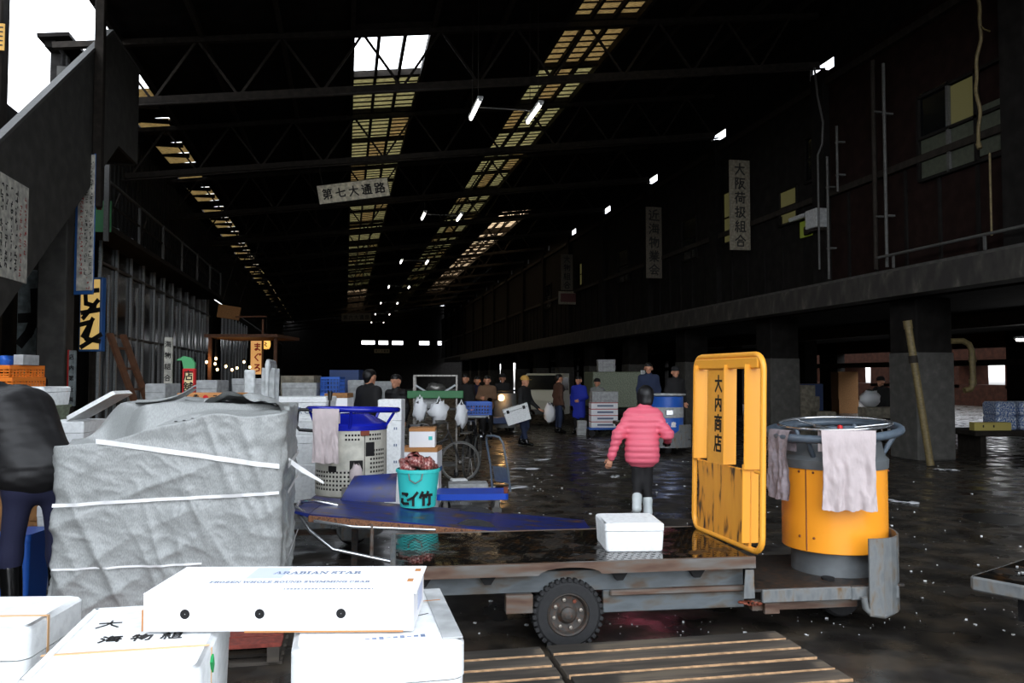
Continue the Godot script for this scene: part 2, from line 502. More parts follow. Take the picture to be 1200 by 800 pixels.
func mat(called: String, color: Color, rough := 0.7, metal := 0.0, tex: Texture2D = null, scale := 1.0, spec := 0.5) -> StandardMaterial3D:
	var m := StandardMaterial3D.new()
	m.resource_name = called
	m.albedo_color = color
	m.roughness = rough
	m.metallic = metal
	m.metallic_specular = spec
	if tex:
		m.albedo_texture = tex
		m.uv1_triplanar = true
		m.uv1_scale = Vector3.ONE * scale
	M[called] = m
	return m
func relief(m: StandardMaterial3D, tex: Texture2D, cm: float) -> StandardMaterial3D:
	m.heightmap_enabled = true
	m.heightmap_texture = tex
	m.heightmap_scale = cm
	m.uv1_triplanar = true
	return m
func gloss(m: StandardMaterial3D, tex: Texture2D) -> StandardMaterial3D:
	m.roughness_texture = tex
	m.roughness = 1.0
	m.uv1_triplanar = true
	return m
func glow(called: String, color: Color, energy: float, base := Color(0.8, 0.8, 0.8)) -> StandardMaterial3D:
	var m := mat(called, base, 0.5)
	m.emission_enabled = true
	m.emission = color
	m.emission_energy_multiplier = energy
	return m
func grey(v: float) -> Color:
	return Color(v, v, v)

# ------------------------------------------------------------------ camera and daylight
func make_view() -> void:
	var cam := Camera3D.new()
	cam.name = "camera"
	cam.fov = 45.24
	cam.near = 0.05
	cam.far = 400.0
	cam.position = Vector3(0, EYE, 0)
	cam.rotation = Vector3(deg_to_rad(2.386), -TURN, 0)
	cam.current = true
	add_child(cam)
	var we := WorldEnvironment.new()
	we.name = "overcast_sky"
	var e := Environment.new()
	e.background_mode = Environment.BG_SKY
	var sky := Sky.new()
	var sm := ProceduralSkyMaterial.new()
	sm.sky_top_color = Color(0.93, 0.96, 1.0)
	sm.sky_horizon_color = Color(0.97, 0.98, 1.0)
	sm.ground_bottom_color = Color(0.30, 0.30, 0.30)
	sm.ground_horizon_color = Color(0.30, 0.30, 0.30)
	sm.sky_energy_multiplier = 1.0
	sky.sky_material = sm
	e.sky = sky
	e.tonemap_mode = Environment.TONE_MAPPER_LINEAR
	e.tonemap_exposure = 4.8
	e.sdfgi_enabled = true
	e.ssao_enabled = true
	e.ssil_enabled = true
	we.environment = e
	add_child(we)

func make_materials() -> void:
	# shared textures
	var fine := grain(1, 0.03, [[0.0, grey(0.78)], [1.0, grey(1.0)]])
	var patch := grain(2, 0.012, [[0.15, grey(0.74)], [0.85, grey(1.0)]], 512)
	var wetness := grain(3, 0.009, [[0.25, grey(0.16)], [0.5, grey(0.34)], [0.75, grey(0.62)]], 512)
	var bumps := grain(4, 0.05, [[0.0, grey(0.0)], [1.0, grey(1.0)]])
	var weave := grain(5, 0.11, [[0.0, grey(0.0)], [1.0, grey(1.0)]], 256, 0.35)
	M["_fine"] = fine
	M["_patch"] = patch
	var rust := Color(0.34, 0.17, 0.09)
	# ground and shell
	var f := mat("wet_asphalt", Color(1, 1, 1), 0.3, 0.0, grain(11, 0.011, [[0.2, Color(0.13, 0.12, 0.11)], [0.5, Color(0.19, 0.175, 0.155)], [0.72, Color(0.25, 0.22, 0.185)]], 512), 0.35)
	gloss(f, wetness)
	relief(f, bumps, 0.04)
	mat("soot_wall", Color(0.13, 0.122, 0.115), 0.9, 0.0, patch, 0.4, 0.22)
	mat("soot_roof", Color(0.13, 0.12, 0.115), 0.9, 0.0, patch, 0.3, 0.22)
	mat("corrugated", Color(0.2, 0.195, 0.19), 0.85, 0.0, patch, 0.5, 0.25)
	mat("truss_steel", Color(0.19, 0.17, 0.15), 0.8, 0.0, patch, 0.8, 0.3)
	mat("concrete_dark", Color(1, 1, 1), 0.85, 0.0, grain(12, 0.02, [[0.1, Color(0.24, 0.235, 0.22)], [0.6, Color(0.28, 0.275, 0.26)], [0.95, Color(0.33, 0.32, 0.30)]], 512), 0.4)
	mat("fascia_stain", Color(1, 1, 1), 0.8, 0.0, grain(13, 0.02, [[0.3, Color(0.17, 0.16, 0.15)], [0.7, Color(0.24, 0.23, 0.21)], [0.95, Color(0.40, 0.38, 0.35)]], 512, 0.5), 0.25)
	mat("stair_panel", Color(0.27, 0.265, 0.25), 0.7, 0.0, patch, 0.5)
	mat("red_oxide", Color(0.145, 0.095, 0.082), 0.9, 0.0, patch, 0.4, 0.22)
	mat("aluminium", Color(0.62, 0.64, 0.65), 0.45, 0.4, fine, 2.0)
	mat("pipe_grey", Color(0.34, 0.34, 0.33), 0.6, 0.0, fine, 2.0)
	mat("pipe_yellow", Color(0.46, 0.40, 0.25), 0.6, 0.0, patch, 2.0)
	var g := mat("window_glass", Color(0.16, 0.19, 0.20, 0.55), 0.08)
	g.transparency = BaseMaterial3D.TRANSPARENCY_ALPHA
	mat("dark_glass", Color(0.05, 0.06, 0.065), 0.16)
	mat("frosted", Color(0.30, 0.32, 0.27), 0.4, 0.0, fine, 1.0)
	mat("topper_green", Color(0.30, 0.62, 0.40), 0.6)
	glow("lit_window_glow", Color(0.62, 0.59, 0.36), 0.028, Color(0.22, 0.22, 0.16))
	glow("tube_lamp_glow", Color(1.0, 0.98, 0.95), 2.2)
	glow("bulb_lamp_glow", Color(1.0, 0.82, 0.55), 2.2)
	glow("headlight_glow", Color(1.0, 0.82, 0.55), 0.9)
	glow("lantern_glow", Color(1.0, 0.72, 0.34), 0.26, Color(0.8, 0.7, 0.5))
	glow("banner_glow", Color(1.0, 0.70, 0.40), 0.10, Color(0.8, 0.7, 0.5))
	glow("lit_hatch_glow", Color(0.45, 0.52, 0.12), 0.05, Color(0.3, 0.3, 0.2))
	glow("lit_sign_glow", Color(1.0, 0.82, 0.45), 0.09, Color(0.7, 0.66, 0.5))
	# dirty translucent roof sheets, old and newer
	for k in 3:
		var t := mat(["skylight_old", "skylight_brown", "skylight_new"][k], Color(1, 1, 1), 0.7, 0.0, grain(20 + k, 0.03, [
			[[0.2, Color(0.66, 0.64, 0.55)], [0.5, Color(0.80, 0.78, 0.68)], [0.8, Color(0.90, 0.89, 0.80)]],
			[[0.2, Color(0.62, 0.57, 0.48)], [0.5, Color(0.78, 0.73, 0.62)], [0.8, Color(0.88, 0.85, 0.74)]],
			[[0.2, Color(0.90, 0.82, 0.72)], [0.5, Color(0.97, 0.92, 0.83)], [0.8, Color(1.0, 0.98, 0.92)]]][k], 256, 4.0), 0.8)
		t.backlight_enabled = true
		t.backlight = [Color(0.88, 0.87, 0.82), Color(0.88, 0.85, 0.79), Color(1.0, 0.90, 0.78)][k]
	# truck
	var paint := func(called: String, stops: Array, rough: float, scale: float, stretch := 1.0) -> StandardMaterial3D:
		return mat(called, Color(1, 1, 1), rough, 0.0, grain(called.hash() % 1000, 0.022, stops, 512, stretch), scale)
	paint.call("steel_blue_grey", [[0.1, Color(0.29, 0.31, 0.32)], [0.45, Color(0.34, 0.365, 0.38)], [0.65, Color(0.33, 0.325, 0.31)], [0.82, Color(0.30, 0.25, 0.205)], [0.95, Color(0.33, 0.20, 0.12)]], 0.55, 0.7, -0.35)
	paint.call("rusty_edge", [[0.1, Color(0.42, 0.41, 0.40)], [0.4, Color(0.37, 0.345, 0.32)], [0.65, Color(0.36, 0.275, 0.22)], [0.9, Color(0.27, 0.17, 0.12)]], 0.6, 0.7, -0.2)
	paint.call("grey_plate", [[0.1, Color(0.36, 0.375, 0.38)], [0.5, Color(0.43, 0.44, 0.44)], [0.75, Color(0.42, 0.40, 0.37)], [0.88, Color(0.40, 0.31, 0.21)], [1.0, Color(0.37, 0.24, 0.14)]], 0.5, 1.0, 0.4)
	paint.call("worn_yellow", [[0.3, Color(0.95, 0.66, 0.23)], [0.9, Color(0.92, 0.63, 0.21)]], 0.38, 1.0)
	paint.call("step_dark", [[0.2, Color(0.13, 0.125, 0.12)], [0.6, Color(0.20, 0.18, 0.16)], [0.9, Color(0.30, 0.20, 0.14)]], 0.5, 1.2)
	mat("yellow_paint", Color(0.96, 0.66, 0.22), 0.35)
	mat("drum_yellow", Color(0.98, 0.63, 0.17), 0.30)
	var scuff := mat("scuffed_yellow", Color(1, 1, 1), 0.45, 0.0, grain(31, 0.02, [[0.0, Color(0.93, 0.64, 0.22)], [0.60, Color(0.90, 0.60, 0.20)], [0.72, Color(0.70, 0.45, 0.17)], [0.84, Color(0.16, 0.12, 0.09)]], 512, 0.4), 0.8)
	scuff.uv1_scale = Vector3(0.9, 0.6, 0.9)
	mat("grey_metal", Color(0.44, 0.46, 0.47), 0.5, 0.2, fine, 1.0)
	mat("slate_tube", Color(0.38, 0.43, 0.48), 0.35, 0.1, fine, 2.0)
	mat("chrome", Color(0.78, 0.79, 0.80), 0.18, 0.9)
	mat("dull_chrome", Color(0.55, 0.54, 0.52), 0.35, 0.7, patch, 3.0)
	var d := mat("wet_deck", Color(1, 1, 1), 0.12, 0.0, grain(32, 0.02, [[0.4, Color(0.085, 0.08, 0.075)], [0.62, Color(0.12, 0.10, 0.08)], [0.8, Color(0.22, 0.15, 0.09)]], 512), 0.8, 0.6)
	gloss(d, grain(33, 0.012, [[0.35, grey(0.03)], [0.55, grey(0.10)], [0.75, grey(0.4)]], 256))
	mat("tyre", Color(0.15, 0.15, 0.155), 0.8, 0.0, fine, 3.0)
	paint.call("rim_steel", [[0.3, Color(0.20, 0.19, 0.18)], [0.6, Color(0.25, 0.23, 0.21)], [0.85, Color(0.31, 0.20, 0.14)]], 0.6, 2.0)
	mat("bolt_steel", Color(0.60, 0.57, 0.53), 0.4, 0.6)
	mat("rust_red", Color(0.46, 0.22, 0.14), 0.7)
	mat("black_gloss", Color(0.05, 0.05, 0.055), 0.3)
	mat("black_matt", Color(0.045, 0.045, 0.05), 0.85)
	mat("ink", Color(0.06, 0.055, 0.05), 0.7)
	mat("ink_red", Color(0.62, 0.12, 0.10), 0.7)
	mat("ink_blue", Color(0.42, 0.48, 0.58), 0.7)
	mat("ink_pale", Color(0.80, 0.83, 0.92), 0.7)
	# foam, card, plastic
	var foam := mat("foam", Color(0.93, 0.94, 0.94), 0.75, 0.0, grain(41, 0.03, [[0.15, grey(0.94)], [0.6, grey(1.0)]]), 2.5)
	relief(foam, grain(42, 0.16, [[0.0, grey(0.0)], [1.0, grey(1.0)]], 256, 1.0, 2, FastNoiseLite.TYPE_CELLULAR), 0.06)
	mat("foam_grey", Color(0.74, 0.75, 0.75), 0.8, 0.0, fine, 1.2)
	mat("carton_white", Color(0.95, 0.95, 0.96), 0.6)
	mat("card_brown", Color(0.66, 0.47, 0.28), 0.8, 0.0, fine, 2.0)
	mat("card_edge", Color(0.72, 0.50, 0.30), 0.8)
	mat("carton_yellow", Color(0.72, 0.66, 0.36), 0.8)
	mat("blue_white_film", Color(1, 1, 1), 0.35, 0.0, grain(61, 0.03, [[0.35, Color(0.22, 0.34, 0.58)], [0.5, Color(0.50, 0.58, 0.70)], [0.65, Color(0.82, 0.84, 0.86)]]), 3.0)
	mat("carton_beige", Color(0.60, 0.57, 0.50), 0.8, 0.0, patch, 1.0)
	mat("strap_orange", Color(0.85, 0.68, 0.50), 0.5)
	mat("tape_green", Color(0.12, 0.62, 0.34), 0.5)
	mat("strap_white", Color(0.92, 0.92, 0.92), 0.45)
	mat("plastic_blue", Color(0.14, 0.36, 0.72), 0.4)
	mat("plastic_dark_blue", Color(0.12, 0.22, 0.40), 0.5)
	mat("plastic_orange", Color(0.92, 0.50, 0.16), 0.45)
	mat("plastic_green", Color(0.16, 0.42, 0.24), 0.5)
	mat("plastic_turquoise", Color(0.22, 0.76, 0.74), 0.4)
	mat("tub_green", Color(0.50, 0.54, 0.44), 0.5, 0.0, patch, 3.0)
	mat("cart_blue", Color(0.07, 0.29, 0.76), 0.4)
	mat("drum_white", Color(0.82, 0.81, 0.76), 0.45, 0.0, fine, 1.0)
	mat("gloss_blue", Color(0.09, 0.13, 0.62), 0.22)
	mat("white_paint", Color(0.82, 0.84, 0.84), 0.5, 0.0, patch, 1.0)
	paint.call("blue_worn", [[0.4, Color(0.09, 0.15, 0.42)], [0.62, Color(0.12, 0.15, 0.33)], [0.74, Color(0.25, 0.19, 0.17)], [0.88, Color(0.42, 0.28, 0.18)]], 0.35, 0.6, -0.5)
	paint.call("worn_wood", [[0.3, Color(0.42, 0.27, 0.18)], [0.6, Color(0.55, 0.37, 0.25)], [0.8, Color(0.30, 0.19, 0.13)]], 0.7, 2.0)
	var tarp := mat("tarp", Color(1, 1, 1), 0.40, 0.0, grain(43, 0.12, [[0.1, Color(0.53, 0.54, 0.535)], [0.5, Color(0.60, 0.61, 0.605)], [0.9, Color(0.68, 0.69, 0.685)]], 512, 0.35), 4.0)
	relief(tarp, grain(46, 0.012, [[0.0, grey(0.0)], [1.0, grey(1.0)]], 512, 1.0, 2, FastNoiseLite.TYPE_CELLULAR), 0.35)
	tarp.uv1_scale = Vector3.ONE * 2.0
	for k in 3:
		mat("pallet_%d" % k, Color(1, 1, 1), 0.75, 0.0, grain(50 + k, 0.03, [[0.2, [Color(0.17, 0.155, 0.135), Color(0.21, 0.19, 0.165), Color(0.19, 0.17, 0.15)][k]], [0.55, [Color(0.24, 0.22, 0.195), Color(0.30, 0.275, 0.245), Color(0.27, 0.245, 0.215)][k]], [0.8, Color(0.38, 0.34, 0.29)]], 256, -0.12), 0.9)
	mat("pallet_edge", Color(0.84, 0.67, 0.50), 0.75, 0.0, patch, 3.0)
	mat("pallet_red", Color(0.55, 0.24, 0.19), 0.75, 0.0, patch, 3.0)
	mat("timber", Color(0.40, 0.25, 0.15), 0.7, 0.0, patch, 2.0)
	# cloth
	relief(mat("towel", Color(0.76, 0.71, 0.71), 0.95, 0.0, grain(44, 0.02, [[0.1, grey(0.95)], [0.9, grey(1.0)]]), 2.0), weave, 0.2)
	relief(mat("towel_grey", Color(0.62, 0.58, 0.60), 0.95, 0.0, fine, 3.0), weave, 0.2)
	mat("pink_nylon", Color(0.93, 0.42, 0.50), 0.5)
	mat("black_cloth", Color(0.075, 0.07, 0.075), 0.8)
	mat("navy_cloth", Color(0.075, 0.085, 0.20), 0.85)
	mat("jacket_black", Color(0.065, 0.06, 0.065), 0.6)
	M.jacket_black.uv1_scale = Vector3.ONE * 2.2
	relief(M.jacket_black, grain(45, 0.012, [[0.0, grey(0.0)], [1.0, grey(1.0)]], 256, -0.5, 2), 2.2)
	mat("brown_cloth", Color(0.30, 0.20, 0.15), 0.9)
	mat("tan_cloth", Color(0.44, 0.33, 0.24), 0.9)
	mat("blue_cloth", Color(0.10, 0.17, 0.62), 0.8)
	mat("denim", Color(0.14, 0.18, 0.28), 0.9)
	mat("grey_cloth", Color(0.52, 0.53, 0.52), 0.9)
	mat("rubber_white", Color(0.82, 0.85, 0.85), 0.35)
	mat("rubber_black", Color(0.03, 0.03, 0.032), 0.2)
	mat("skin", Color(0.78, 0.55, 0.43), 0.6)
	mat("hair", Color(0.035, 0.03, 0.03), 0.5)
	mat("eye_dark", Color(0.05, 0.03, 0.03), 0.3)
	mat("cap_yellow", Color(0.80, 0.62, 0.30), 0.8)
	mat("sign_board", Color(0.88, 0.87, 0.82), 0.6, 0.0, patch, 1.0)
	mat("sign_dirty", Color(0.56, 0.53, 0.46), 0.7, 0.0, patch, 1.5)
	mat("sign_pale", Color(0.86, 0.82, 0.72), 0.7, 0.0, patch, 1.0)
	mat("sign_dark", Color(0.42, 0.39, 0.34), 0.8, 0.0, patch, 2.0)
	mat("sign_red", Color(0.74, 0.09, 0.10), 0.5)
	mat("sign_maroon", Color(0.30, 0.12, 0.11), 0.7)
	mat("sign_cream", Color(0.86, 0.80, 0.60), 0.6)
	mat("sign_blue", Color(0.16, 0.36, 0.62), 0.5)
	mat("sign_grey", Color(0.56, 0.60, 0.60), 0.6, 0.0, patch, 1.0)
	mat("bag_white", Color(0.86, 0.87, 0.88), 0.4)
	mat("cream_van", Color(0.74, 0.73, 0.66), 0.35)
	mat("fish_red", Color(1, 1, 1), 0.3, 0.0, grain(60, 0.03, [[0.3, Color(0.36, 0.12, 0.12)], [0.55, Color(0.62, 0.34, 0.32)], [0.75, Color(0.78, 0.66, 0.62)]]), 5.0)
	mat("brown_wall", Color(0.21, 0.115, 0.075), 0.9, 0.0, patch, 0.4, 0.2)
	mat("iron_cover", Color(0.14, 0.14, 0.14), 0.35, 0.3, fine, 4.0)

# ------------------------------------------------------------------ the hall
func make_shell() -> void:
	var st := mb()
	box(st, Vector3(12, -0.2, -40), Vector3(80, 0.4, 150))
	var fl := obj("floor", st, M.wet_asphalt)
	fl.set_meta("kind", "structure")
	# roof sheets between the skylight strips, bay by bay
	var ceil := structure("ceiling")
	var bay := 5.9
	var z0 := -0.1
	var k := 0
	while z0 > -105.0:
		var z1 := z0 - bay
		var zm := (z0 + z1) * 0.5
		var xl := left_x(zm)
		var xr := right_x(zm)
		var cuts := []
		if z0 < -11.0 and z0 > -17.0:
			cuts.append([4.9, 6.6])
		if z0 < -17.0:
			cuts.append([xl + 0.35, xl + 1.15])
			cuts.append([0.1, 1.85])
			cuts.append([4.9, 6.6])
		if z0 < -41.0 and z0 > -80.0:
			cuts.append([7.8, 9.5])
		var x := xl - 0.25 if z0 < -17.0 else -4.6
		for c in cuts + [[xr + 0.6, 0.0]]:
			var s2 := mb()
			bar_x(s2, x, c[0], zm, bay, 0.08)
			obj("roof_sheet", s2, M.soot_roof, ceil)
			x = c[1]
		# purlins run along the hall under the sheets
		var pu := mb()
		for px in [-4.6, -3.0, -1.4, 0.1, 1.85, 3.4, 4.9, 6.6, 7.8, 9.5, 10.6]:
			box(pu, Vector3(px, roof_y(px) - 0.10, zm), Vector3(0.09, 0.14, bay))
		obj("purlin", pu, M.truss_steel, ceil)
		z0 = z1
		k += 1
	make_skylights()
	make_trusses()
	make_left_wall()
	make_right_building()
	make_end_wall()

func bar_x(st: SurfaceTool, xa: float, xb: float, zm: float, l: float, th: float) -> void:
	var a := Vector3(xa, roof_y(xa) + th * 0.5, zm)
	var b := Vector3(xb, roof_y(xb) + th * 0.5, zm)
	var f := (b - a).normalized()
	box(st, (a + b) * 0.5, Vector3((b - a).length(), th, l), 0.0, Basis(f, Vector3(-f.y, f.x, 0), Vector3(0, 0, 1)))

func make_skylights() -> void:
	# each strip: three panes across, three rows to a bay; beyond 48 m the panes are too small to tell apart and are joined
	var strips := [[0.1, 1.85, -17.8, -105.0], [4.9, 6.6, -11.9, -105.0], [7.8, 9.5, -41.4, -82.6]]
	var rise := atan(0.125)
	for s in strips.size():
		var win := structure("window_%d" % (s + 1))
		var w: float = (strips[s][1] - strips[s][0]) / 3.0
		var row := 5.9 / 2.0
		var far := [mb(), mb(), mb()]
		var ribs := mb()
		var z: float = strips[s][2]
		var n := 0
		while z > strips[s][3] + 0.1:
			for c in 3:
				var x: float = strips[s][0] + w * (c + 0.5)
				var old := 0 if (n + c) % 4 else 1
				if s == 2:
					old = 2
				elif s == 0 and z < -72.0 and z > -92.0:
					old = 2
				elif s == 1 and z > -20.0:
					old = 1
				if s == 0 and n == 0:
					continue          # this row has lost its sheets: open sky
				var at := Vector3(x, roof_y(x) + 0.04, z - row * 0.5)
				var turn := Basis(Vector3.BACK, rise)
				var hx := (w - 0.07) * 0.5
				var hz := (row - 0.09) * 0.5
				if old == 2:          # newer sheets: a single clear skin
					var p: SurfaceTool = mb() if z > -48.0 else far[2]
					var o2 := Vector3.ZERO if z > -48.0 else at
					var tb2 := Basis() if z > -48.0 else turn
					quad(p, o2 + tb2 * Vector3(-hx, 0, -hz), o2 + tb2 * Vector3(hx, 0, -hz), o2 + tb2 * Vector3(hx, 0, hz), o2 + tb2 * Vector3(-hx, 0, hz), tb2 * Vector3.UP)
					if z > -48.0:
						var o := obj("pane", p, M.skylight_new, win)
						o.position = at
						o.basis = turn
				elif z > -48.0:
					var p := mb()
					box(p, Vector3.ZERO, Vector3(w - 0.07, 0.012, row - 0.09), 0.0)
					var o := obj("pane", p, M[["skylight_old", "skylight_brown", "skylight_new"][old]], win)
					o.position = at
					o.basis = turn
				else:
					box(far[old], at, Vector3(w - 0.07, 0.012, row - 0.09), 0.0, turn)
			var xm: float = (strips[s][0] + strips[s][1]) * 0.5
			var tb := Basis(Vector3.BACK, rise)
			box(ribs, Vector3(xm, roof_y(xm) - 0.02, z), Vector3(w * 3, 0.16, 0.10), 0.0, tb)
			if not (s == 0 and n == 0):
				for q in range(1, 8):
					box(ribs, Vector3(xm, roof_y(xm) - 0.0, z - row * q / 8.0), Vector3(w * 3, 0.03, 0.035), 0.0, tb)
			for c in 4:
				var x: float = strips[s][0] + w * c
				box(ribs, Vector3(x, roof_y(x) - 0.02, z - row * 0.5), Vector3(0.075, 0.14, row), 0.0)
			z -= row
			n += 1
		for q in 3:
			if not far[q].commit_to_arrays()[0] == null:
				stuff(obj("far_panes", far[q], M[["skylight_old", "skylight_brown", "skylight_new"][q]], win))
		stuff(obj("glazing_bars", ribs, M.truss_steel, win))
	# a narrow strip of mixed sheets beside the left wall
	var win := structure("window_4")
	var z := -21.7
	var n := 0
	var panes := mb()
	var blind := mb()
	while z > -104.0:
		var x := left_x(z) + 0.75
		var dull: bool = n % 5 in [1, 3]
		if z > -48.0:
			var p := mb()
			box(p, Vector3.ZERO, Vector3(0.86, 0.012, 1.1), 0.0)
			var o := obj("pane", p, M.soot_roof if dull else M.skylight_brown, win)
			o.position = Vector3(x, roof_y(x) + 0.04, z)
			o.basis = Basis(Vector3.BACK, rise)
		else:
			box(blind if dull else panes, Vector3(x, roof_y(x) + 0.04, z), Vector3(0.86, 0.012, 1.1), 0.0, Basis(Vector3.BACK, rise))
		box(blind, Vector3(x, roof_y(x) - 0.02, z - 0.59), Vector3(0.8, 0.12, 0.09))
		z -= 1.18
		n += 1
	stuff(obj("far_panes", panes, M.skylight_brown, win))
	stuff(obj("glazing_bars", blind, M.soot_roof, win))

func make_trusses() -> void:
	var order := ["nearest", "second", "third", "fourth", "fifth", "sixth", "seventh", "eighth", "ninth", "tenth", "eleventh", "twelfth", "thirteenth", "fourteenth", "fifteenth", "sixteenth"]
	var chord_mesh: Mesh
	for k in 16:
		var z := -11.9 - 5.9 * k
		var xl := left_x(z)
		var xr := right_x(z)
		var t := thing("roof_truss", "%s dark steel roof truss%s across the hall ceiling" % [order[k], "" if k == 0 else " counted from the camera"], "roof truss", Vector3(0, 0, z), 0, "roof trusses")
		var lo := func(x: float) -> Vector3: return Vector3(x, 7.86 + 0.125 * x, 0)
		var hi := func(x: float) -> Vector3: return Vector3(x, 9.1 + 0.125 * x, 0)
		obj("lower_chord", bar(mb(), lo.call(xl), lo.call(xr), 0.16, 0.15), M.truss_steel, t)
		obj("upper_chord", bar(mb(), hi.call(xl), hi.call(xr), 0.14, 0.12), M.truss_steel, t)
		var x := xl + 0.2
		var up := false
		while x + 0.85 < xr:
			var a: Vector3 = hi.call(x) if up else lo.call(x)
			var b: Vector3 = lo.call(x + 0.85) if up else hi.call(x + 0.85)
			if k < 8:
				obj("diagonal", bar(mb(), a, b, 0.05, 0.05), M.truss_steel, t)
			else:
				if x < xl + 0.3:
					chord_mesh = null
				var far := mb()
				bar(far, a, b, 0.05, 0.05)
				obj("diagonal", far, M.truss_steel, t)
			up = not up
			x += 0.85
		if k < 6:
			obj("pipe", tube(mb(), [lo.call(xl) + Vector3(0, -0.18, 0.3), lo.call(xr) + Vector3(0, -0.18, 0.3)], 0.028, 6), M.truss_steel, t)

func make_left_wall() -> void:
	var w := structure("wall_left")
	var z0 := -18.3
	while z0 > -106.0:
		var z1 := maxf(z0 - 5.9, -107.0)
		var a := Vector3(left_x(z0) - 0.1, 0, z0)
		var b := Vector3(left_x(z1) - 0.1, 0, z1)
		var top := roof_y(left_x(z0)) - 0.12
		obj("upper_wall", bar(mb(), a + Vector3(0, (5.6 + top) * 0.5, 0), b + Vector3(0, (5.6 + top) * 0.5, 0), 0.2, top - 5.6), M.corrugated, w)
		obj("lower_wall", bar(mb(), a + Vector3(-0.25, 2.8, 0), b + Vector3(-0.25, 2.8, 0), 0.2, 5.6), M.soot_wall, w)
		var ribs := mb()
		var n := 14
		for k in n:
			var p := a.lerp(b, (k + 0.5) / n)
			box(ribs, p + Vector3(0.12, (5.6 + top) * 0.5, 0), Vector3(0.05, top - 5.6, 0.12))
		obj("cladding_rib", ribs, M.corrugated, w)
		var blk := mb()      # packing pieces leave slits of daylight under the eaves
		for k in 4:
			var p := a.lerp(b, (k + 0.1 + 0.25 * (k % 3)) / 4.4)
			box(blk, p + Vector3(0, top + 0.06, 0), Vector3(0.2, 0.2, 0.95))
		obj("packing_block", blk, M.soot_wall, w)
		z0 = z1
	# shop wall under the stair, nearer than the tall wall
	obj("shop_wall", box(mb(), Vector3(-5.85, 3.2, -6.2), Vector3(0.2, 6.4, 24.4)), M.soot_wall, w)
	# glazed shop front
	var g := structure("window_5")
	var zz := -21.0
	var i := 0
	while zz > -39.0:
		var x := left_x(zz)
		var zn := zz - 1.55
		obj("mullion", box(mb(), Vector3(x + 0.16, 3.0, zz), Vector3(0.06, 5.0, 0.09)), M.aluminium, g)
		for lv in [[0.6, 2.7], [2.78, 4.4], [4.48, 5.4]]:
			obj("pane", box(mb(), Vector3(x + 0.08, (lv[0] + lv[1]) * 0.5, (zz + zn) * 0.5), Vector3(0.012, lv[1] - lv[0], 1.45)), M.dark_glass, g)
		if i % 2 == 0:
			obj("mullion", box(mb(), Vector3(x + 0.15, 2.4, zz - 0.78), Vector3(0.05, 3.6, 0.07)), M.aluminium, g)
		for y in [0.56, 2.74, 4.44, 5.44]:
			obj("transom", box(mb(), Vector3(x + 0.13, y, (zz + zn) * 0.5), Vector3(0.05, 0.06, 1.55)), M.pipe_grey if y > 1 else M.aluminium, g)
		zz = zn
		i += 1
	# second glazed front further along
	var g2 := structure("window_6")
	zz = -44.0
	while zz > -58.0:
		var x := left_x(zz)
		obj("mullion", box(mb(), Vector3(x + 0.16, 2.8, zz), Vector3(0.06, 4.4, 0.1)), M.aluminium, g2)
		obj("pane", box(mb(), Vector3(x + 0.08, 2.8, zz - 0.8), Vector3(0.012, 4.2, 1.5)), M.dark_glass, g2)
		zz -= 1.6
	# gallery with a rail above the shop front
	var t := thing("gallery_walkway", "narrow steel walkway with pipe railing above the left shop windows", "walkway")
	obj("floor_plate", box(mb(), Vector3(-5.6, 5.0, -28), Vector3(0.9, 0.12, 17)), M.truss_steel, t)
	obj("rail", bar(mb(), Vector3(-5.2, 6.05, -19.6), Vector3(-5.3, 6.05, -36.4), 0.05, 0.05), M.pipe_grey, t)
	obj("rail", bar(mb(), Vector3(-5.2, 5.55, -19.6), Vector3(-5.3, 5.55, -36.4), 0.04, 0.04), M.truss_steel, t)
	for k in 7:
		obj("post", bar(mb(), Vector3(-5.22, 5.0, -19.6 - 2.8 * k), Vector3(-5.22, 6.07, -19.6 - 2.8 * k), 0.06, 0.06), M.pipe_grey, t)
		obj("brace", bar(mb(), Vector3(-5.24, 5.05, -19.6 - 2.8 * k), Vector3(-5.24, 6.0, -20.6 - 2.8 * k), 0.03, 0.03), M.truss_steel, t)
	obj("end_post", box(mb(), Vector3(-5.15, 5.5, -19.2), Vector3(0.1, 1.7, 0.1)), M.pipe_grey, t)
	obj("side_panel", box(mb(), Vector3(-5.5, 5.25, -19.5), Vector3(0.75, 0.7, 0.04)), M.plastic_green, t)
	# stair that climbs away along the left side
	var s := thing("outdoor_stair", "dark steel staircase with solid side panels climbing at the left edge", "staircase")
	var prof := PackedVector2Array([Vector2(5.6, 0.0), Vector2(5.6, 1.02), Vector2(10.71, 4.65), Vector2(14.95, 7.62), Vector2(16.85, 7.62), Vector2(16.85, 5.8), Vector2(15.5, 5.8), Vector2(10.71, 2.48), Vector2(7.1, 0.0)])
	for x in [-4.04, -5.5]:
		if x < -5.0:
			obj("stringer", bar(mb(), Vector3(-5.47, 0.2, -7.0), Vector3(-5.47, 5.7, -15.4), 0.06, 0.35), M.stair_panel, s)
			continue
		obj("side_panel", prism(mb(), prof, 0.06, Transform3D(Basis(Vector3(0, 0, -1), Vector3.UP, Vector3(1, 0, 0)), Vector3(x, 0, 0))), M.stair_panel, s)
		var cap := mb()
		bar(cap, Vector3(x + 0.03, 1.03, -5.6), Vector3(x + 0.03, 7.64, -14.95), 0.1, 0.05)
		bar(cap, Vector3(x + 0.03, 7.64, -14.95), Vector3(x + 0.03, 7.64, -16.85), 0.1, 0.05)
		obj("handrail", cap, M.pipe_grey, s)
	for k in 27:
		var z := -7.0 - 0.31 * k
		obj("tread", box(mb(), Vector3(-4.74, 0.42 + 0.215 * k, z), Vector3(1.4, 0.05, 0.34)), M.truss_steel, s)
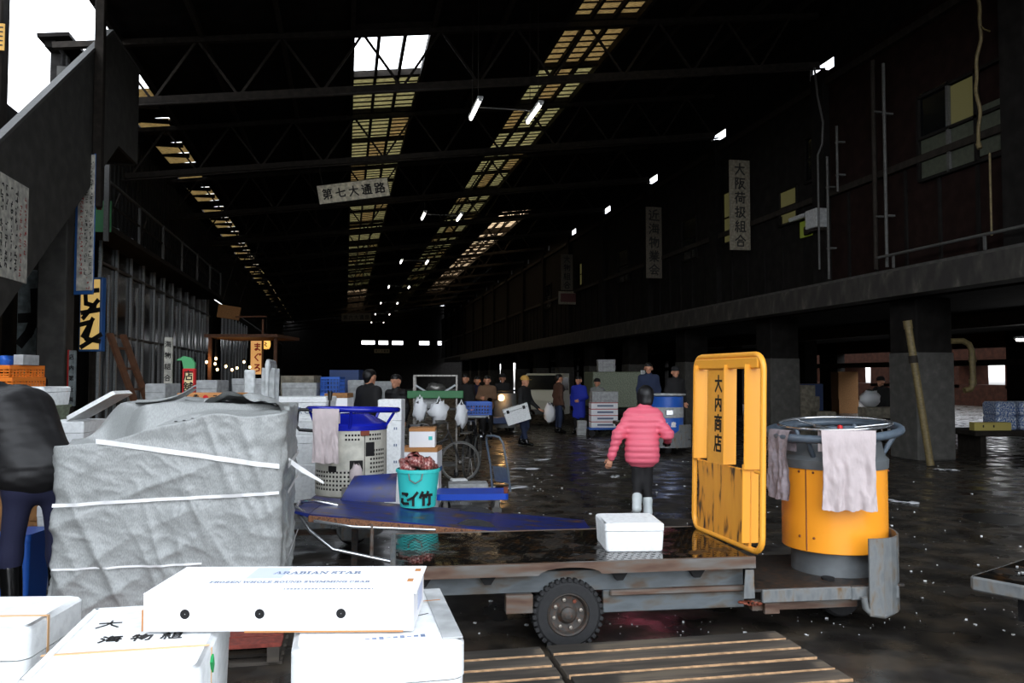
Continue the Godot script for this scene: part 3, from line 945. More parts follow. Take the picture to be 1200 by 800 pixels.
	obj("soffit", bar(mb(), Vector3(-4.74, 0.12, -7.3), Vector3(-4.74, 5.82, -15.5), 1.4, 0.06), M.stair_panel, s)
	obj("landing", box(mb(), Vector3(-4.74, 5.86, -16.15), Vector3(1.4, 0.1, 1.5)), M.truss_steel, s)
	obj("end_panel", box(mb(), Vector3(-4.74, 6.7, -16.83), Vector3(1.4, 1.84, 0.05)), M.stair_panel, s)
	for p in [[-4.52, -14.17, 0.42, 5.6]]:
		obj("column", box(mb(), Vector3(p[0], p[3] * 0.5, p[1]), Vector3(p[2], p[3], p[2]), 0.02), M.stair_panel, s)
	obj("support_post", box(mb(), Vector3(-3.9, 6.6, -14.0), Vector3(0.14, 4.4, 0.14), 0.01), M.truss_steel, s)
	obj("support_post", box(mb(), Vector3(-3.92, 6.6, -14.2), Vector3(0.06, 4.4, 0.06)), M.rust_red, s)
	# post at the very edge of the view, with a yellow notice
	var p := thing("steel_column", "dark steel column with a small yellow notice at the upper left edge", "column", plan(-8.08, 12.6))
	obj("shaft", box(mb(), Vector3(0, 4.3, 0), Vector3(0.3, 8.6, 0.3), 0.02), M.truss_steel, p)
	var n := obj("notice", box(mb(), Vector3(0.1, 6.95, 0.17), Vector3(0.2, 0.42, 0.02)), M.cap_yellow, p)
	var lines := mb()
	for k in 5:
		box(lines, Vector3(0.1, 7.1 - 0.07 * k, 0.182), Vector3(0.15, 0.02, 0.004))
	obj("print", lines, M.ink, n)

func make_right_building() -> void:
	var w := structure("wall_right")
	var z0 := 6.0
	var k := 0
	while z0 > -104.0:
		var z1 := z0 - 5.9
		var a := Vector3(right_x(z0) + 0.15, 0, z0)
		var b := Vector3(right_x(z1) + 0.15, 0, z1)
		obj("upper_wall", bar(mb(), a + Vector3(0, 6.3, 0), b + Vector3(0, 6.3, 0), 0.3, 5.4), M.red_oxide if k in [2, 3] else M.soot_wall, w)
		obj("fascia", bar(mb(), a + Vector3(-0.35, 3.56, 0), b + Vector3(-0.35, 3.56, 0), 0.5, 0.5), M.fascia_stain, w)
		obj("ledge", bar(mb(), a + Vector3(-0.3, 3.85, 0), b + Vector3(-0.3, 3.85, 0), 0.36, 0.08), M.concrete_dark, w)
		obj("wall_post", box(mb(), a + Vector3(-0.18, 6.3, 0), Vector3(0.3, 5.4, 0.5)), M.soot_wall, w)
		obj("floor_band", bar(mb(), a + Vector3(-0.2, 6.0, 0), b + Vector3(-0.2, 6.0, 0), 0.12, 0.14), M.truss_steel, w)
		obj("eave_band", bar(mb(), a + Vector3(-0.2, 8.7, 0), b + Vector3(-0.2, 8.7, 0), 0.14, 0.16), M.truss_steel, w)
		# clerestory boards leave a gap of daylight at each truss
		var f := (b - a)
		var gap := 0.18 if k < 9 else 0.06
		obj("clerestory_board", bar(mb(), a + Vector3(0.2, 10.15, 0), b + Vector3(0.2, 10.15, 0), 0.1, 1.3), M.soot_wall, w)
		obj("clerestory_board", bar(mb(), a + f * gap + Vector3(0.2, 9.2, 0), b + Vector3(0.2, 9.2, 0), 0.1, 0.7), M.soot_wall, w)
		# vertical cover strips of the cladding
		var strips := mb()
		for j in range(1, 6):
			box(strips, a.lerp(b, j / 6.0) + Vector3(-0.17, 4.9, 0), Vector3(0.04, 2.0, 0.07))
		obj("cover_strip", strips, M.soot_wall, w)
		z0 = z1
		k += 1
	obj("end_wall", box(mb(), Vector3(17.0, 5.0, 6.2), Vector3(11.5, 10, 0.3)), M.soot_wall, w)
	# ground floor under the building: slab, pillars, rear wall with openings to the street
	obj("slab", box(mb(), Vector3(17.5, 3.5, -45), Vector3(12, 0.4, 104)), M.soot_wall, w)
	obj("beam", box(mb(), Vector3(16.0, 3.15, -45), Vector3(0.35, 0.4, 104)), M.truss_steel, w)
	var back := structure("wall_back")
	var zb := 5.0
	while zb > -100.0:
		obj("pier", box(mb(), Vector3(23.4, 1.65, zb), Vector3(0.4, 3.3, 1.5 if zb > -48 else 5.2)), M.soot_wall, back)
		obj("lintel", box(mb(), Vector3(23.4, 3.1, zb - 2.95), Vector3(0.4, 0.7, 5.9)), M.brown_wall, back)
		obj("rail_beam", box(mb(), Vector3(23.3, 2.2, zb - 2.95), Vector3(0.25, 0.22, 5.9)), M.truss_steel, back)
		zb -= 5.9
	obj("upper_back", box(mb(), Vector3(23.4, 6.5, -45), Vector3(0.3, 6.2, 104)), M.soot_wall, back)
	# pillars along the hall and a second row behind
	for n in 14:
		var z := -9.1 - 5.9 * n
		var x := right_x(z) - 0.33
		var p := structure("trim_%d" % (n + 1))
		obj("pillar", box(mb(), Vector3(x + 0.85, 1.65, z), Vector3(0.84, 3.3, 0.84), 0.03), M.soot_wall, p)
		obj("plinth", box(mb(), Vector3(x + 0.85, 1.1, z), Vector3(0.88, 2.2, 0.88), 0.03), M.concrete_dark, p)
		obj("pillar", box(mb(), Vector3(x + 5.6, 1.65, z - 0.6), Vector3(0.5, 3.3, 0.7), 0.02), M.soot_wall, p)

func make_end_wall() -> void:
	var w := structure("wall_far")
	var z := -106.5
	obj("wall_base", box(mb(), Vector3(3, 2.85, z), Vector3(34, 5.7, 0.3)), M.soot_wall, w)
	obj("wall_top", box(mb(), Vector3(3, 8.5, z), Vector3(34, 4.6, 0.3)), M.soot_wall, w)
	obj("wall_pier", box(mb(), Vector3(-6.0, 5.95, z), Vector3(16, 0.5, 0.3)), M.soot_wall, w)
	for x in [3.9, 5.6, 7.8, 8.8, 11.2, 13.6, 16.0]:
		obj("wall_pier", box(mb(), Vector3(x, 5.95, z), Vector3(0.5 if x < 7 else 1.1, 0.5, 0.3)), M.soot_wall, w)
	# facade beyond

# ------------------------------------------------------------------ turret trucks
# Local axes of a truck: x along it towards the driver's drum, z towards the near side, origin on the ground below the near corner of the deck by the guard.
func tyre_wheel(parent: Node3D, at: Vector3, r: float, w: float, lugs: bool) -> void:
	var wh := Node3D.new()
	wh.name = "wheel"
	parent.add_child(wh, true)
	wh.position = at
	var turn := Transform3D(Basis(Vector3.RIGHT, PI / 2))     # the lathe's axis points to the near side
	var st := mb()
	lathe(st, [Vector2(r * 0.60, -w / 2), Vector2(r * 0.86, -w / 2), Vector2(r * 0.97, -w * 0.36), Vector2(r * 0.97, w * 0.36), Vector2(r * 0.86, w / 2), Vector2(r * 0.62, w * 0.5), Vector2(r * 0.60, w * 0.42)], 32, turn)
	if lugs:
		for k in 34:
			var a := TAU * k / 34
			for s in [-1, 1]:
				box(st, Vector3(cos(a + s * 0.045) * r * 0.965, sin(a + s * 0.045) * r * 0.965, s * w * 0.29), Vector3(0.026, r * 0.115, w * 0.40), 0.004, Basis(Vector3.BACK, a - PI / 2))
	obj("tyre", st, M.tyre, wh)
	st = mb()
	lathe(st, [Vector2(r * 0.62, w * 0.44), Vector2(r * 0.58, w * 0.50), Vector2(r * 0.54, w * 0.44), Vector2(r * 0.50, w * 0.22), Vector2(r * 0.30, w * 0.20), Vector2(r * 0.22, w * 0.34), Vector2(r * 0.20, w * 0.46), Vector2(r * 0.10, w * 0.54), Vector2(0.001, w * 0.56)], 28, turn)
	var rim := obj("rim", st, M.rim_steel, wh)
	for k in 8:
		var a := TAU * (k + 0.3) / 8
		var b := mb()
		lathe(b, [Vector2(0.012, 0), Vector2(0.012, 0.014), Vector2(0.001, 0.016)], 6, Transform3D(Basis(Vector3.RIGHT, PI / 2), Vector3(cos(a) * r * 0.40, sin(a) * r * 0.40, w * 0.21)))
		obj("bolt", b, M.rust_red if k == 1 else M.bolt_steel, rim)

func rounded_frame(st: SurfaceTool, zf: float, zn: float, yb: float, yt: float, rc: float, r: float, xf: Transform3D) -> void:
	var pts := []
	for c in [[zn - rc, yt - rc, 0], [zf + rc, yt - rc, 1], [zf + rc, yb + rc, 2], [zn - rc, yb + rc, 3]]:
		for k in 6:
			var t: float = PI / 2 * (c[2] + k / 5.0)
			pts.append(xf * Vector3(0, c[1] + sin(t) * rc, c[0] + cos(t) * rc))
	tube(st, pts, r, 8, true)

func guard(parent: Node3D, m_frame: Material, m_plate: Material, m_low: Material, letters: String) -> void:
	# the tall panel behind the driver; it leans a little and stands slightly askew
	var g := Node3D.new()
	g.name = "guard_panel"
	parent.add_child(g, true)
	g.position = Vector3(0.0, 0.57, -1.03)
	g.rotation = Vector3(0, 0.075, -0.022)
	var st := mb()
	rounded_frame(st, 0.0, 1.02, 0.0, 1.29, 0.10, 0.021, Transform3D())
	obj("tube_frame", st, m_frame, g)
	obj("cross_rail", box(mb(), Vector3(0.0, 1.235, 0.51), Vector3(0.05, 0.075, 0.95), 0.008), m_frame, g)
	# channel posts: a web in the panel's plane and a flange turned to the near side
	for p in [[0.09, 0.055], [0.56, 0.05], [0.88, 0.06]]:
		var u := mb()
		box(u, Vector3(0.0, 0.875, p[0]), Vector3(p[1] * 2.0, 0.70, 0.012), 0.003)
		box(u, Vector3(p[1] - 0.006, 0.875, p[0] - 0.03), Vector3(0.012, 0.70, 0.06), 0.003)
		obj("upright", u, m_frame, g)
	obj("upright", box(mb(), Vector3(0.0, 0.30, 0.86), Vector3(0.12, 0.52, 0.012), 0.003), m_frame, g)
	obj("upper_plate", box(mb(), Vector3(0.0, 0.86, 0.385), Vector3(0.012, 0.70, 0.33), 0.003), m_plate, g)
	obj("lower_plate", box(mb(), Vector3(0.0, 0.265, 0.47), Vector3(0.02, 0.51, 0.80), 0.008), m_low, g)
	obj("peg", tube(mb(), [Vector3(-0.01, 0.52, 0.94), Vector3(-0.01, 0.52, 1.02)], 0.012, 6), m_frame, g)
	obj("peg", tube(mb(), [Vector3(-0.01, 0.52, 0.0), Vector3(-0.01, 0.52, 0.09)], 0.012, 6), m_frame, g)
	if letters != "":
		var l := mb()
		text_down(l, letters, 0.125, 0.143, 0.016, Transform3D(Basis(Vector3(0, 0, 1), Vector3.UP, Vector3(-1, 0, 0)), Vector3(-0.006, 1.165, 0.395)), 0.0015)
		obj("lettering", l, M.ink, g)

func truck_body(t: Node3D, len: float, near_panel: bool) -> void:
	var w := 1.08
	var deck := obj("deck", box(mb(), Vector3(-len / 2, 0.552, -w / 2), Vector3(len - 0.02, 0.014, w - 0.03)), M.wet_deck, t)
	if near_panel:
		var tread := mb()
		for i in 46:
			for j in 20:
				var x := -len + 0.08 + 0.047 * i + (0.0235 if j % 2 else 0.0)
				if x < -0.03:
					box(tread, Vector3(x, 0.5596, -0.06 - 0.05 * j), Vector3(0.026, 0.0022, 0.007), 0.0, Basis(Vector3.UP, 0.78 if (i + j) % 2 else -0.78))
		stuff(obj("tread_pattern", tread, M.wet_deck, deck))
	# rusted edge channels; the near one is bowed up over the wheel
	var pr := PackedVector2Array([Vector2(-len, 0.488), Vector2(-len, 0.562), Vector2(0.02, 0.562), Vector2(0.02, 0.49)])
	for k in 9:
		var a := PI * k / 8.0
		pr.append(Vector2(-1.19 + cos(a) * 0.20, 0.488 + sin(a) * 0.045))
	obj("edge_rail", prism(mb(), pr, 0.03, Transform3D(Basis(), Vector3(0, 0, -0.015))), M.rusty_edge, t)
	obj("edge_rail", box(mb(), Vector3(-len / 2, 0.525, -w), Vector3(len, 0.075, 0.03), 0.006), M.rusty_edge, t)
	obj("edge_rail", box(mb(), Vector3(-len, 0.525, -w / 2), Vector3(0.035, 0.085, w), 0.006), M.grey_plate, t)
	for z in [-0.10, -w + 0.10]:
		obj("side_frame", box(mb(), Vector3(-len * 0.5, 0.425, z), Vector3(len - 0.04, 0.13, 0.02), 0.004), M.steel_blue_grey, t)
		var low := mb()
		box(low, Vector3(-0.49, 0.29, z + 0.005), Vector3(0.94, 0.14, 0.03), 0.004)
		obj("lower_frame", low, M.steel_blue_grey, t)
		obj("rubbing_strip", box(mb(), Vector3(-0.47, 0.345, z + 0.025), Vector3(0.90, 0.035, 0.05), 0.008), M.rusty_edge, t)
		obj("spring_box", box(mb(), Vector3(-1.50, 0.30, z + 0.01), Vector3(0.17, 0.115, 0.08), 0.004), M.rusty_edge, t)
	for x in [-0.35, -0.86, -1.70, -2.1]:
		var gs := PackedVector2Array([Vector2(-0.06, 0.0), Vector2(0.06, 0.0), Vector2(0.02, -0.06), Vector2(-0.02, -0.06)])
		obj("gusset", prism(mb(), gs, 0.06, Transform3D(Basis(), Vector3(x, 0.489, -0.10))), M.black_matt, t)
	obj("corner_bracket", prism(mb(), PackedVector2Array([Vector2(-0.03, 0.48), Vector2(0.025, 0.48), Vector2(0.03, 0.30), Vector2(-0.045, 0.30)]), 0.012, Transform3D(Basis(), Vector3(-0.02, 0, 0.005))), M.grey_plate, t)
	var ch := mb()
	for k in 6:
		lathe(ch, [Vector2(0.012, 0), Vector2(0.019, 0.008), Vector2(0.012, 0.016)], 8, Transform3D(Basis(Vector3.RIGHT, 0.5 * k), Vector3(-0.07 + 0.025 * k, 0.26, -0.02)))
	obj("chain", ch, M.rust_red, t)
	obj("cross_beam", box(mb(), Vector3(-1.19, 0.35, -w / 2), Vector3(0.10, 0.10, w - 0.25)), M.black_matt, t)
	obj("underframe", box(mb(), Vector3(-len * 0.5, 0.46, -w / 2), Vector3(len - 0.1, 0.06, w - 0.3)), M.black_matt, t)
	tyre_wheel(t, Vector3(-1.19, 0.222, -0.125), 0.222, 0.15, near_panel)
	tyre_wheel(t, Vector3(-1.19, 0.222, -w + 0.125), 0.222, 0.15, false)
	# low step in front, around the drum
	obj("step_plate", box(mb(), Vector3(0.55, 0.325, -w / 2), Vector3(1.1, 0.02, w - 0.12), 0.004), M.step_dark, t)
	obj("step_edge", box(mb(), Vector3(0.40, 0.29, -0.06), Vector3(0.62, 0.085, 0.03), 0.006), M.grey_plate, t)
	obj("step_edge", box(mb(), Vector3(0.88, 0.285, -0.06), Vector3(0.34, 0.085, 0.03), 0.006), M.grey_plate, t)
	obj("step_frame", box(mb(), Vector3(0.42, 0.215, -0.14), Vector3(0.74, 0.07, 0.05), 0.004), M.rusty_edge, t)
	obj("step_leg", box(mb(), Vector3(0.17, 0.215, -0.09), Vector3(0.10, 0.09, 0.03)), M.rusty_edge, t)
	obj("step_side", box(mb(), Vector3(0.02, 0.42, -w / 2), Vector3(0.03, 0.2, w - 0.1)), M.black_matt, t)
	var hoop := mb()
	tube(hoop, [Vector3(0.78, 0.27, -0.02), Vector3(0.79, 0.20, -0.02), Vector3(0.83, 0.16, -0.02), Vector3(0.92, 0.145, -0.02), Vector3(1.0, 0.16, -0.05)], 0.022, 8)
	obj("hoop", hoop, M.grey_plate, t)
	var fw := mb()
	lathe(fw, [Vector2(0.001, -0.07), Vector2(0.14, -0.07), Vector2(0.16, -0.04), Vector2(0.16, 0.04), Vector2(0.14, 0.07), Vector2(0.001, 0.07)], 20, Transform3D(Basis(Vector3.RIGHT, PI / 2), Vector3(0.89, 0.16, -w / 2)))
	obj("steer_wheel", fw, M.tyre, t)
	# curved bumper round the nose
	var bm := mb()
	var pts := []
	for k in 15:
		var a := -PI * 0.5 + PI * k / 14.0
		pts.append(Vector3(0.86 + cos(a) * 0.30, 0, -0.5 * w - sin(a) * 0.5 * w))
	pts.push_front(Vector3(0.76, 0, 0.0))
	pts.push_back(Vector3(0.76, 0, -w))
	pts = pts.map(func(p): return Vector3(p.x + 0.05, p.y, p.z))
	for k in pts.size() - 1:
		var a: Vector3 = pts[k]
		var b: Vector3 = pts[k + 1]
		var n := (b - a).cross(Vector3.UP).normalized()
		if n.dot((a + b) * 0.5 - Vector3(0.86, 0, -0.54)) < 0:
			n = -n
		for s in [0.0, -0.012]:
			quad(bm, a + n * s + Vector3(0, 0.15, 0), b + n * s + Vector3(0, 0.15, 0), b + n * s + Vector3(0, 0.65, 0), a + n * s + Vector3(0, 0.65, 0), n if s == 0.0 else -n)
		for y in [0.15, 0.65]:
			quad(bm, a + Vector3(0, y, 0), b + Vector3(0, y, 0), b - n * 0.012 + Vector3(0, y, 0), a - n * 0.012 + Vector3(0, y, 0), Vector3(0, 1 if y > 0.4 else -1, 0))
	obj("bumper", bm, M.grey_plate, t)

func yellow_truck() -> void:
	var t := thing("turret_truck", "yellow turret truck with wet black deck and upright guard panel in the foreground", "turret truck", plan(1.539, 5.31), yaw(8.0), "three-wheeled market trucks")
	truck_body(t, 2.28, true)
	guard(t, M.yellow_paint, M.worn_yellow, M.scuffed_yellow, "大内商店")
	var c := Vector3(0.87, 0, -0.54)
	var d := Node3D.new()
	d.name = "driver_drum"
	t.add_child(d, true)
	d.position = c
	obj("pedestal", lathe(mb(), [Vector2(0.30, 0.33), Vector2(0.29, 0.52)], 36), M.grey_metal, d)
	obj("shell", lathe(mb(), [Vector2(0.30, 0.50), Vector2(0.355, 0.50), Vector2(0.36, 0.505), Vector2(0.36, 1.085), Vector2(0.34, 1.085)], 48), M.drum_yellow, d)
	for a in [2.75, 2.45, 0.55]:
		for y in [1.05, 0.60]:
			var s := mb()
			ball(s, Vector3(cos(a) * 0.362, y, sin(a) * 0.362), Vector3.ONE * 0.009, 8, 5)
			obj("screw", s, M.rust_red, d)
	for a in [2.60, 0.35]:
		obj("seam", bar(mb(), Vector3(cos(a) * 0.360, 0.51, sin(a) * 0.360), Vector3(cos(a) * 0.360, 1.08, sin(a) * 0.360), 0.008, 0.006), M.rust_red if a > 1 else M.drum_yellow, d)
	obj("collar", lathe(mb(), [Vector2(0.368, 1.07), Vector2(0.372, 1.13), Vector2(0.345, 1.16), Vector2(0.325, 1.25), Vector2(0.28, 1.26), Vector2(0.001, 1.255)], 40), M.grey_metal, d)
	# tilted grab ring on struts, and the thin steering hoop inside it
	var tip := Basis(Vector3.BACK, 0.075) * Basis(Vector3.RIGHT, 0.05)
	obj("grab_ring", tube(mb(), ring_pts(Vector3(0, 1.325, 0), 0.45, 40, tip), 0.029, 10, true), M.slate_tube, d)
	for k in 6:
		var a := TAU * (k + 0.35) / 6
		var top: Vector3 = Vector3(0, 1.325, 0) + tip * Vector3(cos(a) * 0.45, 0, sin(a) * 0.45)
		var foot := Vector3(cos(a) * 0.33, 1.15, sin(a) * 0.33)
		obj("strut", tube(mb(), [foot, top], 0.018, 8), M.slate_tube, d)
	obj("steering_hoop", tube(mb(), ring_pts(Vector3(0.01, 1.375, 0.0), 0.385, 40, Basis(Vector3.BACK, 0.05) * Basis(Vector3.RIGHT, 0.05)), 0.011, 8, true), M.chrome, d)
	for k in 3:
		var a := TAU * (k + 0.15) / 3
		obj("spoke", tube(mb(), [Vector3(0, 1.33, 0), Vector3(0.01 + cos(a) * 0.385, 1.375, sin(a) * 0.385)], 0.009, 6), M.chrome, d)
	obj("column", lathe(mb(), [Vector2(0.06, 1.25), Vector2(0.05, 1.35), Vector2(0.001, 1.36)], 16), M.slate_tube, d)
	obj("lever_box", box(mb(), Vector3(-0.06, 1.345, 0.30), Vector3(0.09, 0.06, 0.07), 0.01), M.slate_tube, d)
	obj("red_button", lathe(mb(), [Vector2(0.018, 1.37), Vector2(0.016, 1.39), Vector2(0.001, 1.395)], 12, Transform3D(Basis(), Vector3(-0.13, -0.01, 0.33))), M.sign_red, d)
	obj("sticker", box(mb(), Vector3(cos(0.25) * 0.361, 0.98, sin(0.25) * 0.361), Vector3(0.004, 0.13, 0.03), 0.0, Basis(Vector3.UP, -0.25)), M.sign_red, d)
	obj("filler_cap", lathe(mb(), [Vector2(0.04, 0.0), Vector2(0.045, 0.02), Vector2(0.001, 0.022)], 14, Transform3D(Basis(), Vector3(-0.22, 0.33, 0.30))), M.black_matt, d)
	foam_box("white foam box with lid on the truck's wet black deck", plan(0.80, 5.66, 0.5615), yaw(3.0), Vector3(0.40, 0.185, 0.42), "")
	# towels hung over the ring
	hang_towel("towel", "white towel with a yellowish stain hanging on the front of the yellow drum", plan(1.539, 5.31) + Basis(Vector3.UP, yaw(8.0)) * Vector3(0.735, 1.315, -0.115), yaw(-6.0), 0.36, 0.47, M.towel, 71)
	hang_towel("towel", "greyish towel hanging at the left side of the yellow drum's ring", plan(1.539, 5.31) + Basis(Vector3.UP, yaw(8.0)) * Vector3(0.44, 1.30, -0.46), yaw(-70.0), 0.22, 0.42, M.towel_grey, 72)

# a cloth folded over a rail: falls a long way in front and a little behind
func hang_towel(called: String, label: String, at: Vector3, turn: float, w: float, drop: float, m: Material, sd: int) -> void:
	var nz := FastNoiseLite.new()
	nz.seed = sd
	nz.frequency = 2.2
	var nu := 28
	var nv := 30
	var g := []
	for i in nv + 1:
		var row := []
		var s := -0.16 + (drop + 0.22) * i / nv      # arc length, 0 over the rail
		for j in nu + 1:
			var x := (float(j) / nu - 0.5) * w
			var fall := maxf(s, 0.0)
			var y := 0.035 - (fall if s > 0 else -s * 0.9)
			var z := 0.036 if s > 0.05 else -0.036 if s < -0.03 else lerpf(-0.036, 0.036, (s + 0.03) / 0.08)
			if s > -0.03 and s < 0.05:
				y = 0.036
			z += 0.013 * sin(x * 58.0 + 4.0 * nz.get_noise_2d(x * 3.0, s)) * clampf(fall * 4.0, 0.0, 1.0) + 0.02 * nz.get_noise_2d(x * 5.0, s * 2.0 + 9.0) * clampf(fall * 5.0, 0, 1)
			y -= 0.018 * nz.get_noise_2d(x * 4.0 + 40.0, 3.0) * clampf(fall * 2.0, 0, 1)
			row.append(Vector3(x * (1.0 - 0.06 * sin(fall * 6.0)), y, z))
		g.append(row)
	var o := obj(called, sheet(g, 0.004), m)
	o.position = at
	o.rotation.y = turn
	tag(o, label, "towel", "towels on the trucks")

# a grid of points as a cloth with two sides
func sheet(g: Array, th: float) -> SurfaceTool:
	var st := mb()
	var nv := g.size()
	var nu: int = g[0].size()
	var N := []
	for i in nv:
		var row := []
		for j in nu:
			var du: Vector3 = g[i][mini(j + 1, nu - 1)] - g[i][maxi(j - 1, 0)]
			var dv: Vector3 = g[mini(i + 1, nv - 1)][j] - g[maxi(i - 1, 0)][j]
			row.append(dv.cross(du).normalized())
		N.append(row)
	for s in [1.0, -1.0]:
		for i in nv - 1:
			for j in nu - 1:
				var P := []
				var Q := []
				for w in [[i, j], [i, j + 1], [i + 1, j + 1], [i + 1, j]]:
					var n: Vector3 = N[w[0]][w[1]] * s
					P.append(g[w[0]][w[1]] + n * th * 0.5)
					Q.append(n)
				quad_n(st, P, Q)
	return st

func white_truck() -> void:
	# the second truck: cream drum with square vent holes and a blue cap, seen behind the tarpaulin
	var at := plan(-1.65, 8.45)
	var t := thing("turret_truck", "cream turret truck with blue top, beside the grey tarpaulin bundle", "turret truck", Vector3.ZERO, yaw(8.0), "three-wheeled market trucks")
	t.position = at - t.basis * Vector3(0.87, 0, -0.54)
	truck_body(t, 1.4, false)
	guard(t, M.white_paint, M.white_paint, M.white_paint, "")
	obj("side_board", box(mb(), Vector3(-0.06, 1.15, -0.03), Vector3(0.10, 1.25, 0.04), 0.01), M.white_paint, t)
	var d := Node3D.new()
	d.name = "driver_drum"
	t.add_child(d, true)
	d.position = Vector3(0.87, 0, -0.54)
	obj("pedestal", lathe(mb(), [Vector2(0.28, 0.33), Vector2(0.28, 0.52)], 30), M.black_matt, d)
	obj("shell", lathe(mb(), [Vector2(0.30, 0.50), Vector2(0.335, 0.50), Vector2(0.36, 0.53), Vector2(0.36, 1.18), Vector2(0.34, 1.19)], 40), M.drum_white, d)
	# square vent holes, cut marks standing dark in the sheet
	for blk in [[0.60, 0.78, 1.48, 2.75, 13], [0.64, 0.98, 0.45, 0.95, 6], [1.09, 1.15, 1.32, 1.66, 5], [1.09, 1.15, 0.62, 0.98, 5]]:
		var y: float = blk[0]
		while y < blk[1]:
			for k in blk[4]:
				var a: float = lerpf(blk[2], blk[3], float(k) / (blk[4] - 1))
				obj("vent_hole", box(mb(), Vector3(cos(a) * 0.358, y, sin(a) * 0.358), Vector3(0.008, 0.020, 0.019), 0.0, Basis(Vector3.UP, -a)), M.black_matt, d)
			y += 0.042
	for q in [[1.38, 0.83, 0.13, 0.11], [0.98, 0.99, 0.10, 0.14], [2.05, 0.80, 0.09, 0.06]]:
		obj("opening", box(mb(), Vector3(cos(q[0]) * 0.357, q[1], sin(q[0]) * 0.357), Vector3(0.012, q[3], q[2]), 0.004, Basis(Vector3.UP, -q[0])), M.black_matt, d)
	obj("rag", blob(mb(), Vector3(cos(1.38) * 0.38, 0.74, sin(1.38) * 0.38), Vector3(0.06, 0.12, 0.04), 0.5, 5), M.towel, d)
	obj("seam", bar(mb(), Vector3(cos(1.15) * 0.361, 0.53, sin(1.15) * 0.361), Vector3(cos(1.15) * 0.361, 1.18, sin(1.15) * 0.361), 0.007, 0.005), M.rim_steel, d)
	obj("latch", box(mb(), Vector3(cos(1.15) * 0.367, 1.15, sin(1.15) * 0.367), Vector3(0.02, 0.05, 0.09), 0.005, Basis(Vector3.UP, -1.15)), M.rust_red, d)
	obj("cap", lathe(mb(), [Vector2(0.365, 1.175), Vector2(0.37, 1.22), Vector2(0.355, 1.24), Vector2(0.18, 1.33), Vector2(0.001, 1.34)], 40), M.gloss_blue, d)
	obj("grab_ring", tube(mb(), ring_pts(Vector3(0.02, 1.375, 0), 0.45, 36, Basis(Vector3.BACK, -0.02) * Basis(Vector3.RIGHT, -0.03)), 0.028, 10, true), M.gloss_blue, d)
	for k in 5:
		var a := TAU * (k + 0.25) / 5
		obj("strut", tube(mb(), [Vector3(cos(a) * 0.36, 1.2, sin(a) * 0.36), Vector3(0.02 + cos(a) * 0.45, 1.37, sin(a) * 0.45)], 0.015, 6), M.gloss_blue, d)
	var lv := obj("lever", tube(mb(), [Vector3(-0.22, 1.36, 0.1), Vector3(-0.21, 1.5, 0.1)], 0.010, 6), M.black_gloss, d)
	obj("knob", tube(mb(), [Vector3(-0.212, 1.47, 0.1), Vector3(-0.21, 1.56, 0.1)], 0.018, 8, false, 0.026), M.black_gloss, lv)
	obj("handle_bar", tube(mb(), [Vector3(-0.52, 1.36, 0.18), Vector3(-0.50, 1.38, 0.18), Vector3(-0.35, 1.38, 0.18)], 0.016, 8), M.black_gloss, d)
	obj("handle_bar", tube(mb(), [Vector3(-0.52, 1.36, 0.18), Vector3(-0.53, 1.22, 0.18), Vector3(-0.50, 1.18, 0.18), Vector3(-0.36, 1.17, 0.18)], 0.016, 8), M.black_gloss, d)
	hang_towel("towel", "pale towel hanging on the ring of the cream truck with blue top", at + Basis(Vector3.UP, yaw(8.0)) * Vector3(-0.22, 1.36, 0.42), yaw(4.0), 0.26, 0.46, M.towel, 73)

func blue_truck() -> void:
	var at := plan(3.42, 18.2)
	var t := thing("turret_truck", "blue turret truck with grey band carrying two riders", "turret truck", Vector3.ZERO, yaw(-85.0), "three-wheeled market trucks")
	t.position = at - t.basis * Vector3(0.87, 0, -0.54)
	truck_body(t, 2.2, false)
	var d := Node3D.new()
	d.name = "driver_drum"
	t.add_child(d, true)
	d.position = Vector3(0.87, 0, -0.54)
	obj("shell", lathe(mb(), [Vector2(0.30, 0.33), Vector2(0.36, 0.50), Vector2(0.37, 0.53), Vector2(0.37, 1.26), Vector2(0.001, 1.27)], 36), M.plastic_blue, d)
	obj("band", lathe(mb(), [Vector2(0.372, 0.80), Vector2(0.378, 0.81), Vector2(0.378, 1.02), Vector2(0.372, 1.03)], 36), M.foam_grey, d)
	obj("grab_ring", tube(mb(), ring_pts(Vector3(0, 1.30, 0), 0.41, 30), 0.02, 8, true), M.white_paint, d)
	var near := Basis(Vector3.UP, -yaw(-85.0) + yaw(0.0))
	obj("headlight", box(mb(), near * Vector3(0.0, 0.92, 0.378), Vector3(0.16, 0.12, 0.03), 0.01, near), M.chrome, d)
	var l := mb()
	text_along(l, "水産", 0.11, 0.17, 0.018, Transform3D(near, near * Vector3(-0.17, 0.66, 0.372)), 0.004)
	obj("lettering", l, M.strap_white, d)

